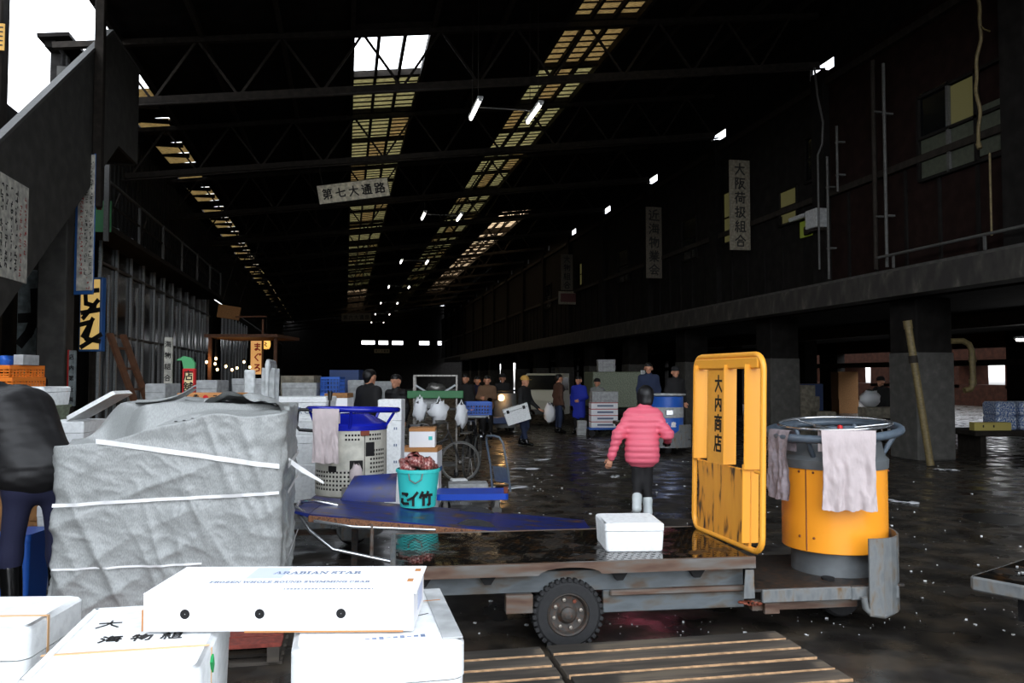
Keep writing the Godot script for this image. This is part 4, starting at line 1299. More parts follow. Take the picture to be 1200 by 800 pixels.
func far_truck() -> void:
	var t := thing("turret_truck", "distant turret truck with a lit headlight in the middle of the hall", "turret truck", plan(-0.35, 25.0), yaw(100.0), "three-wheeled market trucks")
	obj("platform", box(mb(), Vector3(-0.2, 0.42, 0), Vector3(1.9, 0.2, 0.95), 0.02), M.plastic_dark_blue, t)
	obj("drum", lathe(mb(), [Vector2(0.30, 0.2), Vector2(0.36, 0.5), Vector2(0.36, 1.2), Vector2(0.001, 1.22)], 24, Transform3D(Basis(), Vector3(-0.75, 0, 0))), M.grey_plate, t)
	obj("grab_ring", tube(mb(), ring_pts(Vector3(-0.75, 1.28, 0), 0.42, 24), 0.025, 6, true), M.black_matt, t)
	tyre_wheel(t, Vector3(0.4, 0.222, 0.4), 0.222, 0.15, false)
	tyre_wheel(t, Vector3(0.4, 0.222, -0.4), 0.222, 0.15, false)
	obj("headlight_lamp", lathe(mb(), [Vector2(0.10, 0.0), Vector2(0.09, 0.03), Vector2(0.001, 0.05)], 16, Transform3D(Basis(Vector3.BACK, PI / 2), Vector3(-1.11, 1.08, -0.16))), M.headlight_glow, t)
	var l := OmniLight3D.new()
	l.name = "headlight_beam"
	l.light_color = Color(1.0, 0.75, 0.45)
	l.light_energy = 0.04
	l.light_size = 0.06
	l.omni_range = 60
	l.omni_attenuation = 2.0
	l.shadow_enabled = true
	t.add_child(l)
	l.position = Vector3(-1.25, 1.08, -0.16)

func edge_truck() -> void:
	# the corner of another truck's deck at the right edge
	var t := thing("truck_deck", "corner of a wet metal truck deck with ice crumbs at the right edge", "truck deck", plan(2.79, 5.02), yaw(37.0))
	obj("deck_plate", box(mb(), Vector3(1.1, 0.498, 0.55), Vector3(2.2, 0.02, 1.1), 0.004), M.wet_deck, t)
	obj("edge_rail", box(mb(), Vector3(1.1, 0.465, 0.005), Vector3(2.2, 0.085, 0.04), 0.01), M.grey_plate, t)
	obj("edge_rail", box(mb(), Vector3(0.005, 0.465, 0.55), Vector3(0.04, 0.085, 1.1), 0.01), M.grey_plate, t)
	obj("frame_box", box(mb(), Vector3(1.2, 0.33, 0.5), Vector3(1.9, 0.2, 0.7)), M.black_matt, t)
	tyre_wheel(t, Vector3(1.5, 0.222, 0.2), 0.222, 0.15, false)
	tyre_wheel(t, Vector3(1.5, 0.222, 0.9), 0.222, 0.15, false)
	var c := mb()
	for k in 60:
		box(c, Vector3(rng.randf_range(0.05, 1.2), 0.512, rng.randf_range(0.05, 1.0)), Vector3(rng.randf_range(0.004, 0.02), 0.006, rng.randf_range(0.004, 0.016)), 0.0, Basis(Vector3.UP, rng.randf() * 3))
	stuff(obj("ice_crumbs", c, M.foam_grey, t))

# ------------------------------------------------------------------ goods and boxes
# moulded foam box with a lid: size is x, y, z; origin at the middle of its base
func foam_box(label: String, at: Vector3, turn: float, s: Vector3, group := "", m: Material = null, fine := false) -> Node3D:
	var t := thing("foam_box", label, "foam box", at, turn, group)
	if m == null:
		m = M.foam
	var lid := s.y * 0.27
	var r := minf(s.x, s.z) * (0.10 if fine else 0.06)
	var k := 5 if fine else 2
	var hx := s.x * 0.5
	var hz := s.z * 0.5
	obj("body", loft(mb(), [[0.0, hx * 0.94, hz * 0.94, r], [0.012, hx * 0.955, hz * 0.955, r], [s.y - lid - 0.004, hx * 0.99, hz * 0.99, r]], k), m, t)
	obj("lid", loft(mb(), [[s.y - lid, hx, hz, r], [s.y - 0.012, hx, hz, r], [s.y - 0.004, hx - 0.006, hz - 0.006, r], [s.y, hx - 0.016, hz - 0.016, r]], k), m, t)
	return t
func carton(label: String, at: Vector3, turn: float, s: Vector3, m: Material, group := "", called := "carton") -> Node3D:
	var t := thing(called, label, "box", at, turn, group)
	obj("body", box(mb(), Vector3(0, s.y * 0.5, 0), s, 0.004), m, t)
	obj("flap_seam", box(mb(), Vector3(0, s.y + 0.0005, 0), Vector3(s.x * 0.98, 0.001, 0.004)), M.card_edge, t)
	return t
# open plastic crate of bars
func crate(label: String, at: Vector3, turn: float, s: Vector3, m: Material, group := "") -> Node3D:
	var t := thing("plastic_crate", label, "crate", at, turn, group)
	var hx := s.x * 0.5
	var hz := s.z * 0.5
	obj("base", box(mb(), Vector3(0, 0.008, 0), Vector3(s.x, 0.016, s.z)), m, t)
	for sg in [-1, 1]:
		obj("rim", box(mb(), Vector3(0, s.y - 0.02, sg * hz), Vector3(s.x, 0.04, 0.016), 0.003), m, t)
		obj("rim", box(mb(), Vector3(sg * hx, s.y - 0.02, 0), Vector3(0.016, 0.04, s.z), 0.003), m, t)
		for wall in 2:
			var l := hx if wall == 0 else hz
			var st := mb()
			var n := int(l * 2 / 0.05)
			for i in n + 1:
				var u := -l + 2 * l * i / n
				box(st, Vector3(u, s.y * 0.5, sg * hz) if wall == 0 else Vector3(sg * hx, s.y * 0.5, u), Vector3(0.012, s.y, 0.010))
			for q in [0.25, 0.5, 0.75]:
				box(st, Vector3(0, s.y * q, sg * hz) if wall == 0 else Vector3(sg * hx, s.y * q, 0), Vector3(s.x, 0.014, 0.010) if wall == 0 else Vector3(0.010, 0.014, s.z))
			obj("lattice_wall", st, m, t)
	return t

func foreground_boxes() -> void:
	var low := "foam boxes stacked in the foreground"
	# boxes the top ones stand on, down to the ground
	var spots := [[-1.66, 2.52, 3.0, Vector3(0.55, 0.335, 0.36)], [-0.985, 2.19, 12.0, Vector3(0.40, 0.345, 0.60)], [-0.39, 2.37, 12.0, Vector3(0.44, 0.345, 0.55)]]
	for k in 3:
		for lv in 2:
			foam_box(["%s foam box under the strapped box at the lower left corner", "%s foam box under the box with brush writing", "%s foam box under the box that carries the white carton's right end"][k] % ["bottom", "middle"][lv], plan(spots[k][0], spots[k][1], lv * spots[k][3].y), yaw(spots[k][2]), spots[k][3], low)
	var a := foam_box("strapped white foam box cut off by the lower left corner", plan(-1.66, 2.52, 0.67), yaw(3.0), Vector3(0.55, 0.335, 0.36), low, null, true)
	var st := mb()
	box(st, Vector3(0.0, 0.3365, 0.06), Vector3(0.545, 0.002, 0.012))
	box(st, Vector3(0.2755, 0.17, 0.06), Vector3(0.002, 0.335, 0.012))
	obj("strap", st, M.strap_orange, a)
	var b := foam_box("white foam box with black brush writing under the carton's left end", plan(-0.985, 2.19, 0.69), yaw(12.0), Vector3(0.40, 0.345, 0.60), low, null, true)
	st = mb()
	box(st, Vector3(0.0, 0.3465, 0.12), Vector3(0.39, 0.002, 0.010))
	box(st, Vector3(0.2005, 0.17, 0.12), Vector3(0.002, 0.34, 0.010))
	obj("strap", st, M.strap_orange, b)
	obj("tape_knot", box(mb(), Vector3(0.203, 0.30, 0.12), Vector3(0.006, 0.04, 0.025), 0.0, Basis(Vector3.RIGHT, 0.6)), M.tape_green, b)
	st = mb()
	var flat := Basis(Vector3.RIGHT, -PI / 2)
	glyph(st, "大", 0.07, 0.004, Transform3D(flat, Vector3(-0.10, 0.3455, -0.12)))
	text_along(st, "海物組", 0.055, 0.075, 0.005, Transform3D(flat, Vector3(-0.10, 0.3455, 0.02)))
	stuff(obj("writing", st, M.ink, b))
	obj("lid_ridge", box(mb(), Vector3(-0.175, 0.347, 0), Vector3(0.02, 0.006, 0.56), 0.003), M.foam, b)
	obj("lid_ridge", box(mb(), Vector3(0.0, 0.347, -0.275), Vector3(0.36, 0.006, 0.02), 0.003), M.foam, b)
	var c := foam_box("white foam box with a small printed label under the carton's right end", plan(-0.39, 2.37, 0.69), yaw(12.0), Vector3(0.44, 0.345, 0.55), low, null, true)
	var lb := obj("label", box(mb(), Vector3(0.06, 0.3458, 0.21), Vector3(0.23, 0.0012, 0.035)), M.carton_white, c)
	st = mb()
	for k in 9:
		box(st, Vector3(-0.03 + 0.018 * k, 0.3468, 0.21), Vector3(0.012, 0.0008, 0.006 + 0.008 * (k % 3)))
	obj("print", st, M.ink_blue, lb)
	obj("green_end", box(mb(), Vector3(0.172, 0.3468, 0.21), Vector3(0.006, 0.0008, 0.033)), M.tape_green, lb)
	obj("lid_edge", box(mb(), Vector3(0.188, 0.347, 0), Vector3(0.055, 0.005, 0.50), 0.002), M.foam_grey, c)
	obj("pencil_mark", box(mb(), Vector3(0.13, 0.346, 0.02), Vector3(0.045, 0.0008, 0.004), 0.0, Basis(Vector3.UP, 0.5)), M.ink, c)
	obj("strap", box(mb(), Vector3(0.10, 0.3505, -0.10), Vector3(0.2, 0.001, 0.004), 0.0, Basis(Vector3.UP, 0.12)), M.card_edge, c)
	# the printed carton across the two foam boxes
	var t := thing("shipping_carton", "flat white carton printed ARABIAN STAR with three round holes in its side", "carton", plan(-0.622, 2.352, 1.042), yaw(1.0))
	var s := Vector3(0.715, 0.098, 0.30)
	obj("body", box(mb(), Vector3(0, s.y * 0.5, 0), s, 0.003), M.carton_white, t)
	obj("lid", box(mb(), Vector3(0.004, s.y + 0.0015, -0.002), Vector3(s.x + 0.008, 0.004, s.z + 0.004), 0.001), M.carton_white, t)
	for x in [-0.247, -0.05, 0.165]:
		obj("hole", lathe(mb(), [Vector2(0.013, 0.0), Vector2(0.001, 0.0006)], 20, Transform3D(Basis(Vector3.RIGHT, PI / 2), Vector3(x, 0.047, 0.1505))), M.black_matt, t)
	obj("torn_edge", box(mb(), Vector3(-0.359, 0.03, 0.12), Vector3(0.003, 0.055, 0.06)), M.card_edge, t)
	obj("torn_edge", box(mb(), Vector3(0.12, 0.0, 0.149), Vector3(0.42, 0.004, 0.004)), M.card_edge, t)
	for q in [[0.335, 0.02], [0.345, -0.10]]:
		obj("staple_slot", box(mb(), Vector3(q[0], s.y + 0.004, q[1]), Vector3(0.016, 0.002, 0.03)), M.card_edge, t)
	obj("printed_panel", box(mb(), Vector3(-0.085, s.y + 0.0036, -0.07), Vector3(0.10, 0.0008, 0.13)), M.ink_pale, t)
	for w in [["ARABIAN STAR", 0.040, 0.055, -0.07], ["FROZEN WHOLE ROUND SWIMMING CRAB", 0.025, 0.0, 0.035]]:
		var o := put("print", latin(w[0], w[1], 0.0008), M.ink_blue, t)
		o.transform = Transform3D(flat * Basis.from_scale(Vector3(0.82, 1.0, 1.0)), Vector3(w[2], s.y + 0.004, w[3]))
	var tiny := mb()      # a last line too small to read
	for k in 26:
		box(tiny, Vector3(0.005 + 0.0095 * k, s.y + 0.0042, 0.112), Vector3(0.006 if k % 5 else 0.003, 0.0006, 0.008))
	stuff(obj("small_print", tiny, M.ink_blue, t))
	obj("side_print", box(mb(), Vector3(0.3585, 0.05, -0.02), Vector3(0.001, 0.05, 0.12)), M.ink_pale, t)

# ------------------------------------------------------------------ the tarpaulin bundle
var tarp_noise: FastNoiseLite
var tarp_fold: FastNoiseLite
func tarp_top(x: float, z: float) -> float:
	var h := 1.14 + 0.0 * x
	var back := smoothstep(0.50, 0.30, z + 0.35 * smoothstep(-0.15, -0.5, x))       # the taller load stands behind a low front left shoulder
	var right := smoothstep(-0.45, 0.25, x)
	h += 0.21 * maxf(back * smoothstep(-0.66, -0.40, x), right * 0.85)
	h += 0.04 * exp(-pow((x + 0.05) / 0.4, 2)) * back
	return h + 0.02 * tarp_noise.get_noise_2d(x * 3.0, z * 3.0) + 0.012 * tarp_fold.get_noise_2d(x * 2.0, z * 3.0)
func tarp_side(a: float, v: float) -> Vector3:   # a turns once round the bundle; v runs from the ground to the top edge
	var hx := 0.685
	var hz := 0.56
	var e := 0.07
	var c := Vector2(cos(a), sin(a))
	var k := 1.0 / pow(pow(absf(c.x / hx), 2.0 / e * 0.5) + pow(absf(c.y / hz), 2.0 / e * 0.5), e)
	var p := c * k
	var y := v * tarp_top(p.x * 0.97, p.y * 0.97)
	var n := Vector2(p.x / hx / hx * pow(absf(p.x / hx), 8), p.y / hz / hz * pow(absf(p.y / hz), 8)).normalized()
	var u := p.x if absf(p.y) > 0.5 else p.y + 2.0
	var f1 := tarp_fold.get_noise_2d(u * 2.0 + y * 0.75, y * 0.30)
	var drape := f1 * absf(f1) * 0.040 * (0.35 + 0.9 * (1.0 - v))
	var f2 := tarp_fold.get_noise_2d(u * 0.9 - y * 1.7 + 30.0, (u + y) * 0.45)
	var slant := f2 * absf(f2) * 0.022
	var f3 := tarp_fold.get_noise_2d(u * 1.6 + y * 4.2 + 70.0, y * 1.2 - u * 1.9)
	var small := tarp_noise.get_noise_2d(u * 4.0 + 3.0, y * 3.0) * 0.006 + f3 * absf(f3) * 0.007
	var f4 := tarp_fold.get_noise_2d(u * 4.5 + y * 3.0 + 11.0, y * 5.5 - u * 3.5)
	small += maxf(f4, 0.0) * maxf(f4, 0.0) * 0.004 + 0.007 * exp(-pow((u - 0.06 - 0.02 * y) / 0.012, 2)) + 0.010 * exp(-pow((u - 0.50 + 0.05 * sin(y * 4.0)) / 0.03, 2))
	var pinch := 0.012 * exp(-pow((y - 0.80 + 0.0 * u) / 0.05, 2)) + 0.010 * exp(-pow((y - (1.16 - 0.11 * u)) / 0.05, 2))
	var out := drape + slant + small - pinch - 0.035 * (1.0 - v) * (1.0 - v)
	p += n * out
	return Vector3(p.x + 0.02 * (v - 0.5), y, p.y)
func tarp_bundle() -> void:
	tarp_noise = FastNoiseLite.new()
	tarp_noise.seed = 5
	tarp_noise.frequency = 0.8
	tarp_noise.fractal_octaves = 1
	tarp_fold = FastNoiseLite.new()
	tarp_fold.seed = 11
	tarp_fold.frequency = 1.0
	tarp_fold.fractal_type = FastNoiseLite.FRACTAL_RIDGED
	tarp_fold.fractal_octaves = 2
	var t := thing("tarpaulin_bundle", "tall load wrapped in a creased silver-grey tarpaulin with white straps", "bundle", plan(-2.24, 5.68, 0.15), yaw(11.0))
	var nu := 320
	var nv := 120
	var g := []
	for i in nv + 1:
		var row := []
		for j in nu + 1:
			row.append(tarp_side(TAU * j / nu, lerpf(0.0, 1.0, float(i) / nv)))
		g.append(row)
	var edge: Array = g[nv]
	for i in range(1, 31):
		var f := 1.0 - pow(float(i) / 30.0, 1.3)
		var row := []
		for j in nu + 1:
			var p: Vector3 = edge[j]
			var q := Vector2(p.x, p.z) * f
			var y := tarp_top(q.x * 0.97, q.y * 0.97)
			row.append(Vector3(q.x, lerpf(p.y, y, smoothstep(0.0, 0.15, 1.0 - f)) + 0.0, q.y))
		g.append(row)
	obj("cover", sheet(g, 0.004), M.tarp, t)
	# straps pulled round the bundle
	for s in [[1.10, -0.165, 0.030, -0.42, 0.66], [0.805, 0.03, 0.020, -0.66, 0.66], [0.40, 0.0, 0.012, -0.66, 0.2]]:
		var strip := []
		for q in 2:
			var row := []
			for k in 41:
				var x := lerpf(s[3], s[4], k / 40.0)
				var y: float = s[0] + s[1] * x + (q - 0.5) * s[2]
				var a := atan2(0.56, x)
				var p := tarp_side(a, clampf(y / 1.3, 0, 1))
				row.append(Vector3(x, y, maxf(p.z, 0.53) + 0.016))
			strip.append(row)
		obj("strap", sheet(strip, 0.003), M.strap_white, t)
		var side := []
		for q in 2:
			var row := []
			for k in 13:
				var z := lerpf(0.55, -0.5, k / 12.0)
				row.append(Vector3(0.715, s[0] + s[1] * 0.66 + (q - 0.5) * s[2], z))
			side.append(row)
		obj("strap", sheet(side, 0.003), M.strap_white, t)
	# loose end of the strap standing out at the right, and loose flaps on top
	obj("strap_end", sheet([[Vector3(0.70, 1.02, 0.30), Vector3(0.80, 0.95, 0.32), Vector3(0.93, 0.86, 0.33)], [Vector3(0.70, 0.985, 0.30), Vector3(0.79, 0.92, 0.32), Vector3(0.93, 0.845, 0.33)]], 0.003), M.strap_white, t)
	var flap := []
	for i in 15:
		var row := []
		for j in 25:
			var u := j / 24.0
			var v := i / 14.0
			var x := lerpf(0.12, 0.70, u)
			var z := lerpf(-0.25, 0.52 - 0.30 * (1.0 - u), v)
			row.append(Vector3(x, tarp_top(x, z * 0.9) + 0.02 + 0.055 * sin(PI * u) * v + 0.02 * tarp_noise.get_noise_2d(u * 6, v * 5) - 0.10 * smoothstep(0.90, 1.0, u), z))
		flap.append(row)
	obj("flap", sheet(flap, 0.004), M.tarp, t)
	var tip := []
	for i in 9:
		var row := []
		for j in 7:
			var u := i / 8.0
			row.append(Vector3(-0.30 + 0.38 * u + 0.02 * sin(j * 1.3), tarp_top(-0.1, 0.2) + 0.01 + 0.10 * u * u * u + 0.015 * sin(j), 0.25 - 0.04 * j * (1.0 - 0.7 * u)))
		tip.append(row)
	obj("flap", sheet(tip, 0.004), M.tarp, t)
	var eyelets := mb()
	for k in 3:
		lathe(eyelets, [Vector2(0.006, 0), Vector2(0.012, 0.002), Vector2(0.006, 0.004)], 8, Transform3D(Basis(), Vector3(0.02 + 0.05 * k, tarp_top(0.02 + 0.05 * k, 0.5) + 0.005, 0.5)))
	stuff(obj("eyelets", eyelets, M.black_matt, t))

# ------------------------------------------------------------------ pallets
func pallet(label: String, at: Vector3, turn: float, w: float, d: float, n: int, red: bool) -> void:
	var t := thing("wooden_pallet", label, "pallet", at, turn, "pallets on the floor")
	var pitch := d / n
	for k in n:
		var z := -d / 2 + pitch * (k + 0.5)
		var bd := pitch * 0.82
		var b := Basis(Vector3.UP, rng.randf_range(-0.006, 0.006))
		var m: Material = M.pallet_red if red and k >= n - 2 else M["pallet_%d" % (k % 3)]
		var o := obj("board", box(mb(), Vector3(0, 0.128, 0), Vector3(w + rng.randf_range(-0.02, 0.02), 0.022, bd), 0.003), m, t)
		o.position.z = z
		o.basis = b
		obj("sawn_edge", box(mb(), Vector3(0, 0.127, bd * 0.5 + 0.002), Vector3(w - 0.01, 0.024, 0.006)), M.pallet_red if red and k >= n - 2 else M.pallet_edge, o)
		obj("base_board", box(mb(), Vector3(0, 0.011, z), Vector3(w, 0.020, pitch * 0.5)), M.pallet_1, t)
	for x in [-w / 2 + 0.05, 0.0, w / 2 - 0.05]:
		obj("stringer", box(mb(), Vector3(x, 0.07, 0), Vector3(0.07, 0.094, d - 0.02)), M.pallet_2, t)
func pallets() -> void:
	pallet("weathered wooden pallet on the floor in front of the yellow truck's right wheel", plan(1.012, 4.53), yaw(11.0), 1.45, 1.02, 6, false)
	pallet("weathered wooden pallet on the floor between the right foam box and the truck's wheel", plan(-0.42, 4.24), yaw(11.0), 1.38, 1.02, 6, false)
	pallet("wooden pallet with red boards beneath the tarpaulin bundle", plan(-2.20, 5.50), yaw(11.0), 1.42, 1.45, 9, true)

# ------------------------------------------------------------------ blue hand cart, bucket, trolley
func hand_cart() -> void:
	var t := thing("hand_cart", "long blue wooden hand cart with worn edges and pipe handles", "hand cart", plan(-1.62, 6.95), yaw(2.0))
	# bed slopes down to the right
	var slope := Basis(Vector3.BACK, -0.092)
	var bed := obj("bed", box(mb(), Vector3(1.15, 0.0, 0), Vector3(2.3, 0.03, 0.86), 0.004), M.blue_worn, t)
	bed.transform = Transform3D(slope, Vector3(0, 0.615, 0))
	for z in [-0.43, 0.43]:
		var e := obj("edge_board", box(mb(), Vector3(1.10, -0.02, z), Vector3(2.2, 0.05, 0.045), 0.006), M.worn_wood, t)
		e.transform = Transform3D(slope, Vector3(0, 0.615, 0))
	obj("bed_lip", prism(mb(), PackedVector2Array([Vector2(0, -0.015), Vector2(-0.12, 0.02), Vector2(-0.12, 0.04), Vector2(0, 0.015)]), 0.84, Transform3D(Basis(), Vector3(0.0, 0.615, -0.42))), M.blue_worn, t)
	# headboard: a bent plate rising at the back
	var hb := []
	for i in 9:
		var row := []
		for j in 13:
			var u := j / 12.0
			var v := i / 8.0
			row.append(Vector3(lerpf(0.10 + 0.12 * v, 0.60, u), 0.60 + 0.24 * v * (1.0 - 0.1 * (1.0 - u)), -0.36 - 0.10 * v * v))
		hb.append(row)
	obj("headboard", sheet(hb, 0.012), M.blue_worn, t)
	# pipe handles curving out at the left
	for q in [[0.44, 0.0], [0.40, -0.12]]:
		var z: float = q[0]
		var pts := [Vector3(1.0, 0.50, z), Vector3(0.35, 0.53, z), Vector3(0.05, 0.58, z), Vector3(-0.12, 0.66 + q[1] * 0.2, z - 0.12), Vector3(-0.14, 0.68, z - 0.32), Vector3(-0.05, 0.67, z - 0.45), Vector3(0.14, 0.62, z - 0.5)]
		if q[1] == 0.0:
			obj("handle_pipe", tube(mb(), pts, 0.017, 8), M.chrome, t)
	obj("handle_pipe", tube(mb(), [Vector3(-0.10, 0.63, 0.36), Vector3(0.02, 0.50, 0.46), Vector3(0.2, 0.36, 0.47), Vector3(0.75, 0.24, 0.47)], 0.016, 8), M.chrome, t)
	obj("handle_pipe", tube(mb(), [Vector3(0.5, 0.55, 0.44), Vector3(0.5, 0.30, 0.47)], 0.016, 8), M.rusty_edge, t)
	obj("axle", tube(mb(), [Vector3(1.3, 0.28, -0.5), Vector3(1.3, 0.28, 0.5)], 0.02, 8), M.rim_steel, t)
	for z in [-0.36, 0.30]:
		var w := mb()
		lathe(w, [Vector2(0.001, -0.03), Vector2(0.26, -0.03), Vector2(0.28, 0.0), Vector2(0.26, 0.03), Vector2(0.001, 0.03)], 24, Transform3D(Basis(Vector3.RIGHT, PI / 2), Vector3(1.3, 0.28, z)))
		obj("wheel", w, M.tyre, t)
		obj("bearer", box(mb(), Vector3(1.3, 0.44, z), Vector3(0.10, 0.10, 0.06)), M.worn_wood, t)
	for x in [0.25, 2.05]:
		obj("leg", box(mb(), Vector3(x, 0.26 if x < 1 else 0.21, -0.30), Vector3(0.05, 0.54 if x < 1 else 0.42, 0.05)), M.rim_steel, t)
	# bucket of fish on the bed
	var b := thing("bucket", "turquoise bucket with black brush marks full of fish pieces", "bucket", plan(-0.83, 7.28, 0.575), yaw(0.0))
	obj("pail", lathe(mb(), [Vector2(0.001, 0.0), Vector2(0.155, 0.0), Vector2(0.185, 0.30), Vector2(0.195, 0.30), Vector2(0.195, 0.325), Vector2(0.183, 0.33), Vector2(0.15, 0.03)], 36), M.plastic_turquoise, b)
	var l := mb()
	for q in [["こ", 2.15], ["イ", 1.72], ["竹", 1.05]]:
		var a: float = q[1]
		glyph(l, q[0], 0.12, 0.022, Transform3D(Basis(Vector3(sin(a), 0, -cos(a)), Vector3.UP, Vector3(cos(a), 0, sin(a))), Vector3(cos(a) * 0.170, 0.085, sin(a) * 0.170)), 0.006)
	obj("brush_marks", l, M.ink, b)
	obj("bail", tube(mb(), [Vector3(-0.06, 0.30, 0.185), Vector3(-0.05, 0.25, 0.20), Vector3(0.0, 0.22, 0.205), Vector3(0.05, 0.25, 0.20), Vector3(0.06, 0.30, 0.185)], 0.006, 6), M.dull_chrome, b)
	for k in 7:
		var a := TAU * k / 7.0
		var p := plan(-0.83, 7.28, 0.575) + Vector3(cos(a) * 0.10, 0.335 + 0.03 * (k % 3), sin(a) * 0.10)
		var f := obj("fish_piece", blob(mb(), Vector3.ZERO, Vector3(0.075, 0.055 + 0.012 * (k % 2), 0.06), 0.7, 30 + k, 12, 8), M.fish_red)
		f.position = p
		tag(f, "reddish raw fish piece heaped in the turquoise bucket", "fish", "fish pieces in the bucket")
	# blue platform trolley
	var d := thing("platform_trolley", "small platform trolley with bright blue deck and grey folding handle", "trolley", plan(-0.50, 10.35), yaw(4.0))
	obj("deck", loft(mb(), [[0.20, 0.44, 0.27, 0.05], [0.275, 0.44, 0.27, 0.05]], 4), M.cart_blue, d)
	var h := mb()
	tube(h, [Vector3(0.40, 0.27, 0.22), Vector3(0.37, 0.55, 0.21), Vector3(0.30, 0.88, 0.20), Vector3(0.28, 0.95, 0.15), Vector3(0.28, 0.96, 0.0), Vector3(0.28, 0.95, -0.15), Vector3(0.30, 0.88, -0.20), Vector3(0.37, 0.55, -0.21), Vector3(0.40, 0.27, -0.22)], 0.015, 8)
	var hd := obj("handle", h, M.slate_tube, d)
	hd.transform = Transform3D(Basis(Vector3.UP, 0.5), Vector3(0.02, 0, 0.08))
	obj("handle_panel", box(mb(), Vector3(0.36, 0.48, 0.02), Vector3(0.012, 0.20, 0.34), 0.003, Basis(Vector3.UP, 0.5) * Basis(Vector3.BACK, 0.2)), M.slate_tube, d)
	for x in [-0.33, 0.30]:
		for z in [-0.20, 0.20]:
			var c := mb()
			lathe(c, [Vector2(0.001, -0.018), Vector2(0.06, -0.018), Vector2(0.062, 0.0), Vector2(0.06, 0.018), Vector2(0.001, 0.018)], 16, Transform3D(Basis(Vector3.RIGHT, PI / 2), Vector3(x, 0.062, z)))
			var o := obj("castor", c, M.tyre if x < 0 else M.pipe_grey, d)
			obj("fork", box(mb(), Vector3(x, 0.15, z), Vector3(0.06, 0.11, 0.05), 0.004), M.dull_chrome, o)
	obj("bracket", box(mb(), Vector3(0.41, 0.31, 0.23), Vector3(0.05, 0.09, 0.04), 0.006), M.rust_red, d)

# ------------------------------------------------------------------ people
# A person stands at the origin facing -z; joints may be moved by the pose.
var head_mesh: ArrayMesh
var hand_mesh: ArrayMesh
func body_stock() -> void:
	head_mesh = net([[Vector3(0, 0.03, 0.02), Vector3(0, 0.035, -0.012), 0.090, 0.088], [Vector3(0, -0.01, -0.025), Vector3(0, -0.065, -0.035), 0.066, 0.050], [Vector3(0, -0.085, -0.05), Vector3(0, -0.09, -0.055), 0.034, 0.030],
		[Vector3(0, 0.005, -0.092), Vector3(0, -0.025, -0.108), 0.011, 0.015], [Vector3(-0.032, 0.022, -0.080), Vector3(0.032, 0.022, -0.080), 0.018, 0.018], [Vector3(-0.018, -0.062, -0.083), Vector3(0.018, -0.062, -0.083), 0.009, 0.009],
		[Vector3(-0.090, 0.005, 0.012), Vector3(-0.090, -0.03, 0.008), 0.016, 0.012], [Vector3(0.090, 0.005, 0.012), Vector3(0.090, -0.03, 0.008), 0.016, 0.012], [Vector3(0, -0.04, 0.03), Vector3(0, -0.16, 0.02), 0.055, 0.056]], 0.008, 0.010)
	var b := [[Vector3(-0.020, 0.02, 0), Vector3(-0.022, -0.075, 0), 0.018, 0.015], [Vector3(0.0, 0.02, 0), Vector3(0.0, -0.08, 0), 0.018, 0.015], [Vector3(0.020, 0.02, 0), Vector3(0.022, -0.072, 0), 0.017, 0.014]]
	for k in 4:
		var x: float = [-0.030, -0.011, 0.009, 0.028][k]
		var l: float = [0.068, 0.078, 0.073, 0.056][k]
		b.append([Vector3(x, -0.075, 0), Vector3(x * 1.15, -0.075 - l * 0.55, -0.010), 0.0095, 0.009])
		b.append([Vector3(x * 1.15, -0.075 - l * 0.55, -0.010), Vector3(x * 1.1, -0.075 - l, -0.034), 0.009, 0.0075])
	b.append([Vector3(-0.025, -0.02, -0.005), Vector3(-0.052, -0.052, -0.022), 0.013, 0.011])
	b.append([Vector3(-0.052, -0.052, -0.022), Vector3(-0.056, -0.088, -0.036), 0.011, 0.0085])
	hand_mesh = net(b, 0.006, 0.004)

